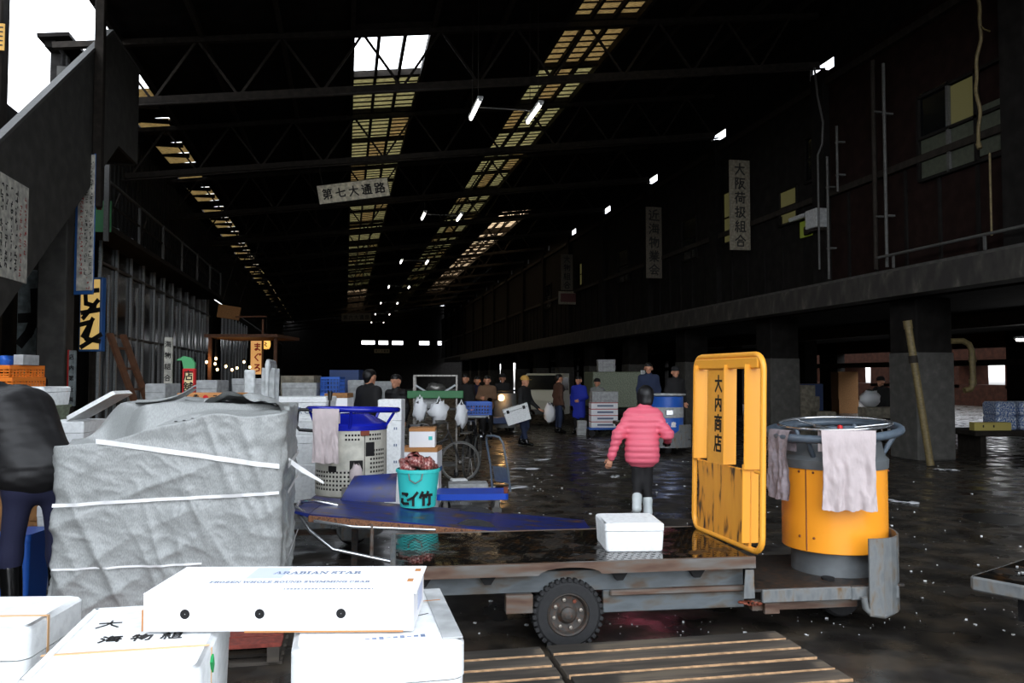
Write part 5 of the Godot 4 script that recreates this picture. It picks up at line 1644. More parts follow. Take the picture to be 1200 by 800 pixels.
func person(label: String, at: Vector3, turn: float, height: float, wear: Dictionary, pose := {}) -> Node3D:
	var t := thing("person", label, "person", at, turn, "people in the market")
	var s := height / 1.70
	var J := {"pelvis": Vector3(0, 0.92, 0), "chest": Vector3(0, 1.28, 0), "neck": Vector3(0, 1.42, 0), "head": Vector3(0, 1.585, -0.015),
		"sh_l": Vector3(-0.17, 1.37, 0), "el_l": Vector3(-0.235, 1.10, 0.03), "wr_l": Vector3(-0.235, 0.86, -0.05), "sh_r": Vector3(0.17, 1.37, 0), "el_r": Vector3(0.235, 1.10, 0.03), "wr_r": Vector3(0.235, 0.86, -0.05),
		"hip_l": Vector3(-0.09, 0.88, 0), "kn_l": Vector3(-0.10, 0.48, -0.02), "an_l": Vector3(-0.105, 0.09, 0.02), "to_l": Vector3(-0.12, 0.045, -0.15), "hip_r": Vector3(0.09, 0.88, 0), "kn_r": Vector3(0.10, 0.48, -0.02), "an_r": Vector3(0.105, 0.09, 0.02), "to_r": Vector3(0.12, 0.045, -0.15)}
	for k in J:
		J[k] = (pose[k] if pose.has(k) else J[k]) * s
	var cell: float = wear.get("cell", 0.024)
	var puff: float = wear.get("puff", 0.0)
	var side: Vector3 = (J.sh_r - J.sh_l).normalized()
	var hs: Vector3 = (J.hip_r - J.hip_l).normalized()
	var jk := [[J.sh_l, J.sh_r, 0.068 * s + puff, 0.068 * s + puff], [J.pelvis, J.chest, 0.115 * s + puff, 0.125 * s + puff]]
	for q in [-1.0, 1.0]:
		jk.append([J.pelvis + hs * 0.085 * s * q, J.chest + side * 0.095 * s * q, 0.105 * s + puff, 0.108 * s + puff])
	jk.append([J.neck - Vector3(0, 0.05, 0) * s, J.neck.lerp(J.head, 0.22), 0.078 * s, 0.070 * s + puff * 0.4])
	for q in ["l", "r"]:
		jk.append([J["sh_" + q], J["el_" + q], 0.066 * s + puff, 0.054 * s + puff])
		jk.append([J["el_" + q], J["wr_" + q], 0.054 * s + puff, 0.044 * s + puff * 0.7])
	var hem: float = wear.get("hem", 0.84) * s
	for q in [-1.0, 1.0]:
		var top: Vector3 = J.pelvis + hs * 0.085 * s * q
		jk.append([top, Vector3(top.x + 0.012 * q, hem + 0.10 * s, top.z), 0.11 * s + puff, 0.115 * s + puff])
	jk.append([J.pelvis, Vector3(J.pelvis.x, hem + 0.10 * s, J.pelvis.z), 0.12 * s + puff, 0.12 * s + puff])
	put("jacket", net(jk, cell, 0.022, wear.get("pleat", 0.0), wear.get("tuft", 0.0)), M[wear.top], t)
	var tr := [[J.hip_l, J.hip_r, 0.10 * s, 0.10 * s]]
	var bt := []
	var bare := [[J.pelvis, J.neck, 0.085 * s, 0.06 * s], [J.sh_l, J.sh_r, 0.045 * s, 0.045 * s], [J.neck, J.head - Vector3(0, 0.07, 0) * s, 0.05 * s, 0.05 * s], [J.hip_l, J.hip_r, 0.08 * s, 0.08 * s]]
	for q in ["l", "r"]:
		tr.append([J["hip_" + q], J["kn_" + q], 0.086 * s, 0.064 * s])
		tr.append([J["kn_" + q], J["an_" + q], 0.064 * s, 0.052 * s])
		var up: Vector3 = (J["kn_" + q] - J["an_" + q]).normalized()
		bt.append([J["an_" + q] + up * wear.get("boot", 0.06) * s, J["an_" + q], 0.066 * s, 0.056 * s])
		bt.append([J["an_" + q] - up * 0.02 * s, J["to_" + q], 0.050 * s, 0.044 * s])
		bare.append([J["hip_" + q], J["kn_" + q], 0.066 * s, 0.048 * s])
		bare.append([J["kn_" + q], J["an_" + q], 0.048 * s, 0.036 * s])
		bare.append([J["sh_" + q], J["el_" + q], 0.045 * s, 0.038 * s])
		bare.append([J["el_" + q], J["wr_" + q], 0.036 * s, 0.026 * s])
	put("trousers", net(tr, cell, 0.02), M[wear.legs], t)
	put("boots", net(bt, minf(cell, 0.02), 0.012), M[wear.feet], t)
	var st := SurfaceTool.new()
	st.begin(Mesh.PRIMITIVE_TRIANGLES)
	st.append_from(net(bare, 0.03, 0.015), 0, Transform3D())
	var look: Vector3 = wear.get("look", Vector3(0, 0, -1))
	var hb := Basis.looking_at(look, Vector3.UP) * Basis.from_scale(Vector3.ONE * s)
	var hx := Transform3D(hb, J.head)
	st.append_from(head_mesh, 0, hx)
	for q in ["l", "r"]:
		var f: Vector3 = (J["wr_" + q] - J["el_" + q]).normalized()
		var x: Vector3 = f.cross(Vector3(0, 0, -1) if absf(f.z) < 0.9 else Vector3.UP).normalized() * (1.0 if q == "l" else -1.0)
		var z: Vector3 = x.cross(-f).normalized()
		st.append_from(hand_mesh, 0, Transform3D(Basis(x * (1.0 if q == "l" else -1.0), -f, z) * Basis.from_scale(Vector3(s, s, s)), J["wr_" + q] + f * 0.02))
	obj("body", st, M.skin, t)
	var eyes := mb()
	for q in [-1, 1]:
		ball(eyes, hx * Vector3(0.032 * q, 0.003, -0.090), Vector3(0.012, 0.007, 0.008), 8, 5)
	obj("eyes", eyes, M.eye_dark, t)
	if wear.get("hair", "short") == "bob":
		var hr := put("hair", net([[Vector3(0, 0.045, 0.025), Vector3(0, 0.05, -0.015), 0.105, 0.098], [Vector3(-0.055, 0.0, 0.03), Vector3(-0.06, -0.085, 0.03), 0.055, 0.045], [Vector3(0.055, 0.0, 0.03), Vector3(0.06, -0.085, 0.03), 0.055, 0.045], [Vector3(0, 0.0, 0.06), Vector3(0, -0.09, 0.055), 0.065, 0.055]], 0.012, 0.014), M.hair, t)
		hr.transform = hx
	else:
		var hr := put("hair", net([[Vector3(0, 0.05, 0.028), Vector3(0, 0.062, -0.02), 0.096, 0.085], [Vector3(0, 0.0, 0.05), Vector3(0, -0.04, 0.05), 0.075, 0.055]], 0.014, 0.01), M.hair, t)
		hr.transform = hx
	if wear.has("cap"):
		var c := mb()
		lathe(c, [Vector2(0.108, 0.045), Vector2(0.110, 0.09), Vector2(0.085, 0.14), Vector2(0.04, 0.162), Vector2(0.001, 0.166)], 20, hx)
		prism(c, PackedVector2Array([Vector2(-0.085, 0.04), Vector2(-0.07, 0.16), Vector2(0.0, 0.185), Vector2(0.07, 0.16), Vector2(0.085, 0.04)]), 0.008, hx * Transform3D(Basis(Vector3.RIGHT, -PI / 2), Vector3(0, 0.05, 0)))
		obj("cap", c, M[wear.cap], t)
	return t

func people() -> void:
	body_stock()
	# woman in pink walking away
	person("woman in a pink quilted jacket, black trousers and white boots, walking away", plan(1.58, 10.0), yaw(-8.0), 1.57,
		{"top": "pink_nylon", "legs": "black_cloth", "feet": "rubber_white", "hair": "bob", "cell": 0.0125, "puff": 0.010, "hem": 0.70, "pleat": 0.072, "tuft": 0.012, "boot": 0.15, "look": Vector3(0.3, -0.25, -1)},
		{"pelvis": Vector3(0.0, 0.93, 0.0), "chest": Vector3(0.015, 1.28, -0.05), "neck": Vector3(0.03, 1.43, -0.08), "head": Vector3(0.06, 1.585, -0.13), "sh_l": Vector3(-0.14, 1.335, -0.04), "sh_r": Vector3(0.175, 1.335, -0.06),
		"el_l": Vector3(-0.31, 1.09, 0.06), "wr_l": Vector3(-0.40, 0.80, 0.05), "el_r": Vector3(0.33, 1.10, 0.06), "wr_r": Vector3(0.34, 1.00, -0.20),
		"kn_l": Vector3(-0.06, 0.50, -0.02), "an_l": Vector3(-0.075, 0.17, 0.22), "to_l": Vector3(-0.08, 0.055, 0.10), "kn_r": Vector3(0.06, 0.49, -0.04), "an_r": Vector3(0.07, 0.09, 0.03), "to_r": Vector3(0.08, 0.045, -0.13)})
	# man bent over at the left edge
	person("man in a black jacket, navy trousers and black boots bending over at the left edge", plan(-3.22, 5.62), yaw(0.0), 1.78,
		{"top": "jacket_black", "legs": "navy_cloth", "feet": "rubber_black", "cell": 0.016, "puff": 0.035, "hem": 0.96, "boot": 0.34, "look": Vector3(-0.6, -0.7, -0.4), "pleat": 0.0},
		{"pelvis": Vector3(0.0, 1.04, 0.05), "chest": Vector3(-0.16, 1.40, -0.02), "neck": Vector3(-0.32, 1.52, -0.06), "head": Vector3(-0.48, 1.56, -0.10), "sh_l": Vector3(-0.36, 1.42, 0.15), "sh_r": Vector3(-0.24, 1.47, -0.16),
		"el_l": Vector3(-0.52, 1.02, 0.15), "wr_l": Vector3(-0.62, 0.82, -0.05), "el_r": Vector3(-0.50, 1.20, -0.32), "wr_r": Vector3(-0.66, 0.98, -0.34),
		"hip_l": Vector3(-0.07, 0.92, 0.10), "hip_r": Vector3(0.09, 0.92, -0.02), "kn_l": Vector3(-0.12, 0.50, 0.10), "an_l": Vector3(-0.08, 0.09, 0.12), "to_l": Vector3(-0.24, 0.045, 0.06), "kn_r": Vector3(0.11, 0.48, -0.04), "an_r": Vector3(0.14, 0.09, -0.02), "to_r": Vector3(0.0, 0.045, -0.10)})
	# man carrying a cooler box
	person("man in dark clothes and a tan cap carrying a white cooler box", plan(0.30, 20.2), yaw(-120.0), 1.68,
		{"top": "black_cloth", "legs": "denim", "feet": "rubber_black", "cap": "cap_yellow", "hem": 0.80},
		{"el_l": Vector3(-0.28, 1.08, -0.05), "wr_l": Vector3(-0.24, 0.92, -0.28), "el_r": Vector3(0.28, 1.08, -0.05), "wr_r": Vector3(0.24, 0.92, -0.28), "an_l": Vector3(-0.09, 0.09, 0.16), "to_l": Vector3(-0.1, 0.045, 0.0), "an_r": Vector3(0.09, 0.09, -0.12), "to_r": Vector3(0.1, 0.045, -0.28)})
	person("man in a brown jacket and jeans holding a white plastic bag", plan(1.38, 24.4), yaw(-70.0), 1.74, {"top": "brown_cloth", "legs": "denim", "feet": "rubber_black", "hem": 0.80})
	person("man in a long bright blue work coat talking to the brown-jacketed man", plan(1.98, 24.3), yaw(150.0), 1.68, {"top": "blue_cloth", "legs": "black_cloth", "feet": "rubber_black", "hem": 0.46},
		{"el_l": Vector3(-0.24, 1.10, 0.02), "wr_l": Vector3(-0.10, 1.02, -0.20), "el_r": Vector3(0.24, 1.08, 0.02), "wr_r": Vector3(0.20, 0.86, -0.08)})
	person("worker in a grey jacket and dark cap behind the red-striped cartons", plan(2.62, 25.2), yaw(150.0), 1.60, {"top": "grey_cloth", "legs": "black_cloth", "feet": "rubber_black", "cap": "black_cloth"})
	person("bareheaded man in a dark jacket riding the blue turret truck", plan(3.14, 18.85, 0.335), yaw(172.0), 1.66, {"top": "denim", "legs": "black_cloth", "feet": "rubber_black", "hem": 0.8})
	person("man in black with a dark knitted cap riding behind the blue truck's drum", plan(3.76, 18.9, 0.335), yaw(190.0), 1.56, {"top": "black_cloth", "legs": "black_cloth", "feet": "rubber_black", "cap": "black_cloth"})
	person("broad man in a dark coat standing behind the cream truck's drum", plan(-2.44, 14.0), yaw(-40.0), 1.80, {"top": "black_cloth", "legs": "black_cloth", "feet": "rubber_black", "hem": 0.55, "puff": 0.02})
	person("man in a dark jacket facing the camera, right of the man in the dark coat", plan(-2.20, 15.6), yaw(150.0), 1.72, {"top": "jacket_black", "legs": "black_cloth", "feet": "rubber_black"})
	person("dark-clothed man in the far group left of the lit headlight", plan(-1.30, 23.0), yaw(160.0), 1.74, {"top": "black_cloth", "legs": "black_cloth", "feet": "rubber_black"})
	person("man in a tan jacket with folded arms in the far group", plan(-0.68, 22.4), yaw(175.0), 1.70, {"top": "tan_cloth", "legs": "black_cloth", "feet": "rubber_black", "hem": 0.78},
		{"el_l": Vector3(-0.25, 1.12, -0.03), "wr_l": Vector3(0.02, 1.12, -0.20), "el_r": Vector3(0.25, 1.12, -0.03), "wr_r": Vector3(-0.02, 1.08, -0.21)})
	person("man in navy between the two men of the far group", plan(-1.0, 23.6), yaw(190.0), 1.68, {"top": "navy_cloth", "legs": "black_cloth", "feet": "rubber_black"})
	person("driver in black standing at the distant truck with the lit headlight", plan(-0.30, 26.0), yaw(180.0), 1.74, {"top": "black_cloth", "legs": "black_cloth", "feet": "rubber_black", "cap": "black_cloth"})
	person("dark figure under the right building beside a white heap", plan(9.9, 22.0), yaw(120.0), 1.66, {"top": "black_cloth", "legs": "black_cloth", "feet": "rubber_black", "cap": "black_cloth"})
	person("shopkeeper in dark clothes behind the orange crates at left", plan(-5.55, 9.6), yaw(160.0), 1.70, {"top": "black_cloth", "legs": "black_cloth", "feet": "rubber_black", "cap": "black_cloth"})
	# what they carry
	var c := thing("cooler_box", "white cooler box with black latches carried by the man in the cap", "cooler box", plan(0.18, 19.88, 0.60), yaw(2.0))
	c.rotation.z = 0.30
	obj("body", loft(mb(), [[0.0, 0.29, 0.17, 0.03], [0.31, 0.31, 0.18, 0.03]], 3), M.foam, c)
	obj("lid", loft(mb(), [[0.32, 0.315, 0.185, 0.03], [0.40, 0.31, 0.18, 0.03]], 3), M.foam, c)
	for x in [-0.2, 0.2]:
		obj("latch", box(mb(), Vector3(x, 0.32, 0.187), Vector3(0.06, 0.08, 0.015), 0.004), M.black_matt, c)
	var b := thing("plastic_bag", "white plastic carrier bag in the brown-jacketed man's hand", "bag", plan(1.10, 24.2, 0.36), yaw(0.0))
	obj("bag", blob(mb(), Vector3(0, 0.25, 0), Vector3(0.17, 0.27, 0.11), 0.5, 81, 14, 10), M.bag_white, b)
	obj("bag_handle", tube(mb(), [Vector3(-0.05, 0.45, 0), Vector3(0.03, 0.58, 0), Vector3(0.07, 0.45, 0)], 0.012, 6), M.bag_white, b)

# ------------------------------------------------------------------ stacks and other things further off
const ORDER := ["bottom", "second", "third", "fourth", "fifth", "sixth"]
# a stack of n alike boxes up to a height; label has one %s for which one it is
func stack(kind: String, label: String, r: float, d: float, w: float, dep: float, base: float, top: float, n: int, deg := 0.0, m: Material = null, group := "") -> void:
	var h := (top - base) / n
	for k in n:
		var l := label % ("topmost" if k == n - 1 and n > 1 else ORDER[k])
		var jx := rng.randf_range(-0.012, 0.012)
		var jd := deg + rng.randf_range(-1.5, 1.5)
		var at := plan(r + jx, d, base + h * k + 0.001)
		if kind == "foam":
			foam_box(l, at, yaw(jd), Vector3(w, h - 0.002, dep), group, m)
		elif kind == "crate":
			crate(l, at, yaw(jd), Vector3(w, h - 0.002, dep), m, group)
		else:
			carton(l, at, yaw(jd), Vector3(w, h - 0.002, dep), m, group)

func left_goods() -> void:
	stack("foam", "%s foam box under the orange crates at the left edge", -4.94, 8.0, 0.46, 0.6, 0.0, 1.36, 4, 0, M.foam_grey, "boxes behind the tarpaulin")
	stack("crate", "%s orange plastic crate in the stack at the left edge", -4.94, 8.0, 0.44, 0.56, 1.36, 1.82, 4, 0, M.plastic_orange, "orange crates")
	var f := thing("folded_sheet", "folded blue plastic sheet on top of the orange crates", "sheet", plan(-5.0, 8.0, 1.822), yaw(0))
	obj("sheet", loft(mb(), [[0.0, 0.20, 0.22, 0.05], [0.05, 0.21, 0.23, 0.06], [0.09, 0.17, 0.2, 0.06]], 3), M.plastic_blue, f)
	carton("pale carton on the orange crates beside the blue sheet", plan(-4.74, 8.0, 1.822), yaw(3), Vector3(0.09, 0.10, 0.3), M.foam_grey, "boxes behind the tarpaulin")
	stack("carton", "%s brown carton under the blue crate left of the bundle", -4.12, 7.1, 0.5, 0.5, 0.0, 1.03, 2, 0, M.card_brown, "boxes behind the tarpaulin")
	crate("blue lattice crate under the green tub left of the bundle", plan(-4.10, 7.1, 1.032), yaw(2), Vector3(0.5, 0.20, 0.5), M.plastic_blue)
	var tub := thing("plastic_tub", "greyish green plastic tub between the blue crate and white foam box", "tub", plan(-4.12, 7.1, 1.234), yaw(0))
	obj("tub", loft(mb(), [[0.0, 0.17, 0.2, 0.04], [0.225, 0.20, 0.23, 0.05]], 4), M.tub_green, tub)
	obj("rim", loft(mb(), [[0.21, 0.205, 0.235, 0.05], [0.228, 0.21, 0.24, 0.05]], 4), M.tub_green, tub)
	foam_box("white foam box with rounded lid on the green tub", plan(-4.15, 7.1, 1.464), yaw(2), Vector3(0.44, 0.16, 0.5), "", null, true)
	carton("worn brown carton standing beside the green tub", plan(-4.36, 7.1, 1.234), yaw(0), Vector3(0.06, 0.22, 0.3), M.card_brown)
	stack("foam", "%s white foam box just behind the bundle's left shoulder", -3.66, 6.9, 0.36, 0.5, 0.0, 1.35, 4, 0, null, "boxes behind the tarpaulin")
	var lid := thing("polystyrene_board", "loose white foam lid leaning over the bundle's left shoulder", "foam board", plan(-3.43, 6.85, 1.46), yaw(4))
	lid.rotation.z = 0.52
	obj("lid", loft(mb(), [[0.0, 0.22, 0.2, 0.03], [0.035, 0.21, 0.19, 0.03]], 3), M.foam, lid)
	var bin := thing("plastic_bin", "blue plastic bin on the floor between the bending man's legs", "bin", plan(-3.70, 6.25), yaw(0))
	obj("bin", loft(mb(), [[0.0, 0.12, 0.14, 0.03], [0.50, 0.14, 0.16, 0.03]], 4), M.plastic_blue, bin)
	obj("rim", loft(mb(), [[0.50, 0.15, 0.17, 0.03], [0.55, 0.15, 0.17, 0.03]], 4), M.plastic_blue, bin)
	stack("carton", "%s brown carton behind the middle of the bundle", -2.82, 6.95, 0.70, 0.5, 0.0, 1.42, 4, 0, M.card_brown, "boxes behind the tarpaulin")
	var tray := thing("wooden_tray", "shallow brown tray with dark stencil lying behind the bundle", "tray", plan(-2.85, 6.95, 1.421), yaw(2))
	obj("base", box(mb(), Vector3(0, 0.006, 0), Vector3(0.66, 0.012, 0.4)), M.card_edge, tray)
	for q in [-1, 1]:
		obj("side", box(mb(), Vector3(0, 0.035, q * 0.195), Vector3(0.66, 0.07, 0.012)), M.card_edge, tray)
		obj("side", box(mb(), Vector3(q * 0.325, 0.035, 0), Vector3(0.012, 0.07, 0.39)), M.card_edge, tray)
	obj("stencil", box(mb(), Vector3(-0.02, 0.035, 0.2015), Vector3(0.08, 0.04, 0.001)), M.timber, tray)
	var cb := carton("long cardboard box with brush lettering and a red mark", plan(-2.50, 6.87, 1.492), yaw(-9), Vector3(0.48, 0.085, 0.3), M.card_edge)
	var st := mb()
	for q in [["新", -0.16], ["巻", -0.07], ["こ", 0.10], ["け", 0.18]]:
		glyph(st, q[0], 0.06, 0.008, Transform3D(Basis(), Vector3(q[1], 0.045, 0.1502)), 0.001)
	stuff(obj("lettering", st, M.ink, cb))
	obj("red_mark", lathe(mb(), [Vector2(0.026, 0), Vector2(0.001, 0.001)], 12, Transform3D(Basis(Vector3.RIGHT, PI / 2), Vector3(0.015, 0.045, 0.1505))), M.sign_red, cb)
	stack("foam", "%s foam box under the green tray behind the bundle", -2.20, 7.05, 0.34, 0.5, 0.0, 1.44, 4, 0, M.foam_grey, "boxes behind the tarpaulin")
	carton("green printed tray behind the right shoulder of the bundle", plan(-2.22, 7.05, 1.442), yaw(0), Vector3(0.28, 0.05, 0.4), M.plastic_green)
	# further stacks along the left
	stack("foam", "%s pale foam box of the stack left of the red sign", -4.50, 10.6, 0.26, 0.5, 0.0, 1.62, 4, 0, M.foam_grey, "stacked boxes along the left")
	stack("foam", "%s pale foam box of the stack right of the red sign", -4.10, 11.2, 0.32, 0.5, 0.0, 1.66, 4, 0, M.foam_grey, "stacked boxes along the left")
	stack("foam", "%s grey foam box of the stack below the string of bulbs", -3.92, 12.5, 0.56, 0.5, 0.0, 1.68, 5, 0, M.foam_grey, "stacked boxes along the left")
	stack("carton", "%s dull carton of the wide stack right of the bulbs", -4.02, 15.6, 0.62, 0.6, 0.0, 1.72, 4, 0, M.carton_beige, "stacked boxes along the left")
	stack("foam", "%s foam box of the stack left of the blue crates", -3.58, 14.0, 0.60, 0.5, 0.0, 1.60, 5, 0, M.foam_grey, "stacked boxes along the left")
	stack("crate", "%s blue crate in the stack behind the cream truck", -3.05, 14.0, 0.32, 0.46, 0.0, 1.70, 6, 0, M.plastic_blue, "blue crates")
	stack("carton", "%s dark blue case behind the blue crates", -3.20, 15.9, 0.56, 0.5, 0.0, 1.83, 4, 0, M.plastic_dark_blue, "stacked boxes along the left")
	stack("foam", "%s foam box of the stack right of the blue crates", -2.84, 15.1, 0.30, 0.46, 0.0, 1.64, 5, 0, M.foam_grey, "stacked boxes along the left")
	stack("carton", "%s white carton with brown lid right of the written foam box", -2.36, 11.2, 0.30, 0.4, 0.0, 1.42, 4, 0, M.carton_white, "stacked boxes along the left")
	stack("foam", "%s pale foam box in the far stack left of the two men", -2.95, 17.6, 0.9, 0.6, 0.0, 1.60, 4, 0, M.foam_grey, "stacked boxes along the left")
	carton("brown cardboard lid on the white carton stack", plan(-2.36, 11.2, 1.422), yaw(0), Vector3(0.31, 0.06, 0.41), M.card_brown)
	# big white boxes behind the cream truck
	var g := "large white boxes behind the cream truck"
	var dolly := thing("dolly", "low dolly under the large white foam boxes", "dolly", plan(-2.62, 9.95), yaw(0))
	obj("deck", box(mb(), Vector3(0, 0.20, 0), Vector3(0.94, 0.06, 0.7), 0.01), M.step_dark, dolly)
	for x in [-0.38, 0.38]:
		for z in [-0.26, 0.26]:
			obj("castor", lathe(mb(), [Vector2(0.001, -0.03), Vector2(0.085, -0.03), Vector2(0.085, 0.03), Vector2(0.001, 0.03)], 14, Transform3D(Basis(Vector3.RIGHT, PI / 2), Vector3(x, 0.085, z))), M.tyre, dolly)
	var y := 0.232
	for q in [[0.45, "lowest large foam box on the dolly behind the cream truck"], [0.34, "second large foam box on the dolly behind the cream truck"], [0.22, "third large foam box on the dolly, below the written one"]]:
		foam_box(q[1], plan(-2.62, 9.95, y), yaw(0), Vector3(0.90, q[0] - 0.002, 0.6), g)
		y += q[0]
	var wb := foam_box("long white foam box with black handwriting on its front", plan(-2.62, 9.95, y), yaw(0), Vector3(0.88, 0.225, 0.58), g)
	st = mb()
	glyph(st, "用", 0.085, 0.014, Transform3D(Basis(), Vector3(-0.02, 0.07, 0.288)), 0.003)
	obj("writing", st, M.ink, wb)
	st = mb()
	text_along(st, "煮と鯖", 0.085, 0.10, 0.008, Transform3D(Basis(), Vector3(0.06, 0.07, 0.288)), 0.003)
	stuff(obj("blue_writing", st, M.ink_blue, wb))
	stack("carton", "%s white carton under the upright foam box right of the cream drum", -1.50, 10.1, 0.34, 0.4, 0.0, 0.5, 1, 0, M.carton_white, g)
	var tall := foam_box("tall white foam box standing on end right of the cream drum", plan(-1.48, 10.1, 0.502), yaw(0), Vector3(0.29, 0.93, 0.34), g)
	st = mb()
	for k in 4:
		for j in 2:
			box(st, Vector3(0.06 + 0.025 * j, 0.18 + 0.2 * k, 0.172), Vector3(0.014, 0.03, 0.002))
	stuff(obj("marks", st, M.ink_blue, tall))
	# cartons by the bicycle
	stack("carton", "%s white carton under the brown-banded boxes", -1.22, 11.0, 0.50, 0.5, 0.0, 0.44, 1, 0, M.carton_white, "brown-banded boxes")
	var big := carton("larger white carton with brown top band behind the bucket", plan(-1.21, 11.0, 0.442), yaw(-3), Vector3(0.49, 0.33, 0.45), M.carton_white, "brown-banded boxes")
	obj("band", box(mb(), Vector3(0, 0.305, 0.001), Vector3(0.494, 0.055, 0.454), 0.002), M.card_edge, big)
	obj("blue_base", box(mb(), Vector3(0, 0.03, 0.001), Vector3(0.492, 0.06, 0.452), 0.002), M.sign_blue, big)
	var small := carton("small white carton with brown top band and blue stamp", plan(-1.19, 11.0, 0.777), yaw(2), Vector3(0.34, 0.25, 0.34), M.carton_white, "brown-banded boxes")
	obj("band", box(mb(), Vector3(0, 0.23, 0.001), Vector3(0.343, 0.045, 0.344), 0.002), M.card_edge, small)
	obj("stamp", box(mb(), Vector3(0.11, 0.12, 0.1705), Vector3(0.05, 0.05, 0.001)), M.plastic_turquoise, small)
	var pl := thing("polystyrene_slab", "grey slab of wet card on the floor by the trolley", "slab", plan(-0.62, 11.6), yaw(6))
	obj("slab", box(mb(), Vector3(0, 0.11, 0), Vector3(0.55, 0.22, 0.35), 0.01), M.foam_grey, pl)
	var fc := foam_box("small broken foam box lying in front of the bicycle wheel", plan(-0.80, 12.4), yaw(12), Vector3(0.24, 0.17, 0.2), "")
	fc.scale = Vector3.ONE

func bicycle(label: String, at: Vector3, turn: float) -> Node3D:
	var t := thing("bicycle", label, "bicycle", at, turn, "bicycles")
	for x in [0.0, -1.05]:
		var w := Node3D.new()
		w.name = "wheel"
		t.add_child(w, true)
		w.position = Vector3(x, 0.335, 0)
		obj("tyre", tube(mb(), ring_pts(Vector3.ZERO, 0.315, 36, Basis(Vector3.RIGHT, PI / 2)), 0.019, 6, true), M.pipe_grey, w)
		obj("rim", tube(mb(), ring_pts(Vector3.ZERO, 0.295, 36, Basis(Vector3.RIGHT, PI / 2)), 0.010, 6, true), M.dull_chrome, w)
		obj("hub", tube(mb(), [Vector3(0, 0, -0.05), Vector3(0, 0, 0.05)], 0.022, 8), M.dull_chrome, w)
		for k in 14:
			var a := TAU * k / 14
			obj("spoke", tube(mb(), [Vector3(0, 0, 0.02 if k % 2 else -0.02), Vector3(cos(a) * 0.295, sin(a) * 0.295, 0)], 0.002, 4), M.dull_chrome, w)
	var fr := mb()
	for q in [[Vector3(-0.20, 0.85, 0), Vector3(0.0, 0.335, 0)], [Vector3(-0.18, 0.80, 0), Vector3(-0.55, 0.30, 0)], [Vector3(-0.19, 0.70, 0), Vector3(-0.62, 0.55, 0)], [Vector3(-0.55, 0.30, 0), Vector3(-0.70, 0.85, 0)], [Vector3(-1.05, 0.335, 0), Vector3(-0.55, 0.30, 0)], [Vector3(-1.05, 0.335, 0), Vector3(-0.67, 0.74, 0)]]:
		tube(fr, q, 0.017, 8)
	obj("frame", fr, M.black_gloss, t)
	obj("handlebar", tube(mb(), [Vector3(-0.40, 0.98, 0.27), Vector3(-0.24, 0.98, 0.22), Vector3(-0.20, 0.95, 0.0), Vector3(-0.24, 0.98, -0.22), Vector3(-0.40, 0.98, -0.27)], 0.013, 8), M.dull_chrome, t)
	obj("stem", tube(mb(), [Vector3(-0.20, 0.84, 0), Vector3(-0.20, 0.96, 0)], 0.016, 8), M.dull_chrome, t)
	obj("saddle", loft(mb(), [[0.0, 0.13, 0.09, 0.08], [0.06, 0.12, 0.07, 0.06]], 4, Transform3D(Basis(), Vector3(-0.72, 0.88, 0))), M.black_gloss, t)
	obj("mudguard", tube(mb(), range(7).map(func(k): return Vector3(-1.05 + cos(0.5 + k * 0.4) * 0.36, 0.335 + sin(0.5 + k * 0.4) * 0.36, 0)), 0.016, 6), M.black_gloss, t)
	obj("rear_rack", box(mb(), Vector3(-1.05, 0.76, 0), Vector3(0.4, 0.02, 0.16), 0.004), M.dull_chrome, t)
	obj("stand", tube(mb(), [Vector3(-1.05, 0.33, 0.07), Vector3(-1.10, 0.01, 0.12)], 0.01, 6), M.dull_chrome, t)
	return t

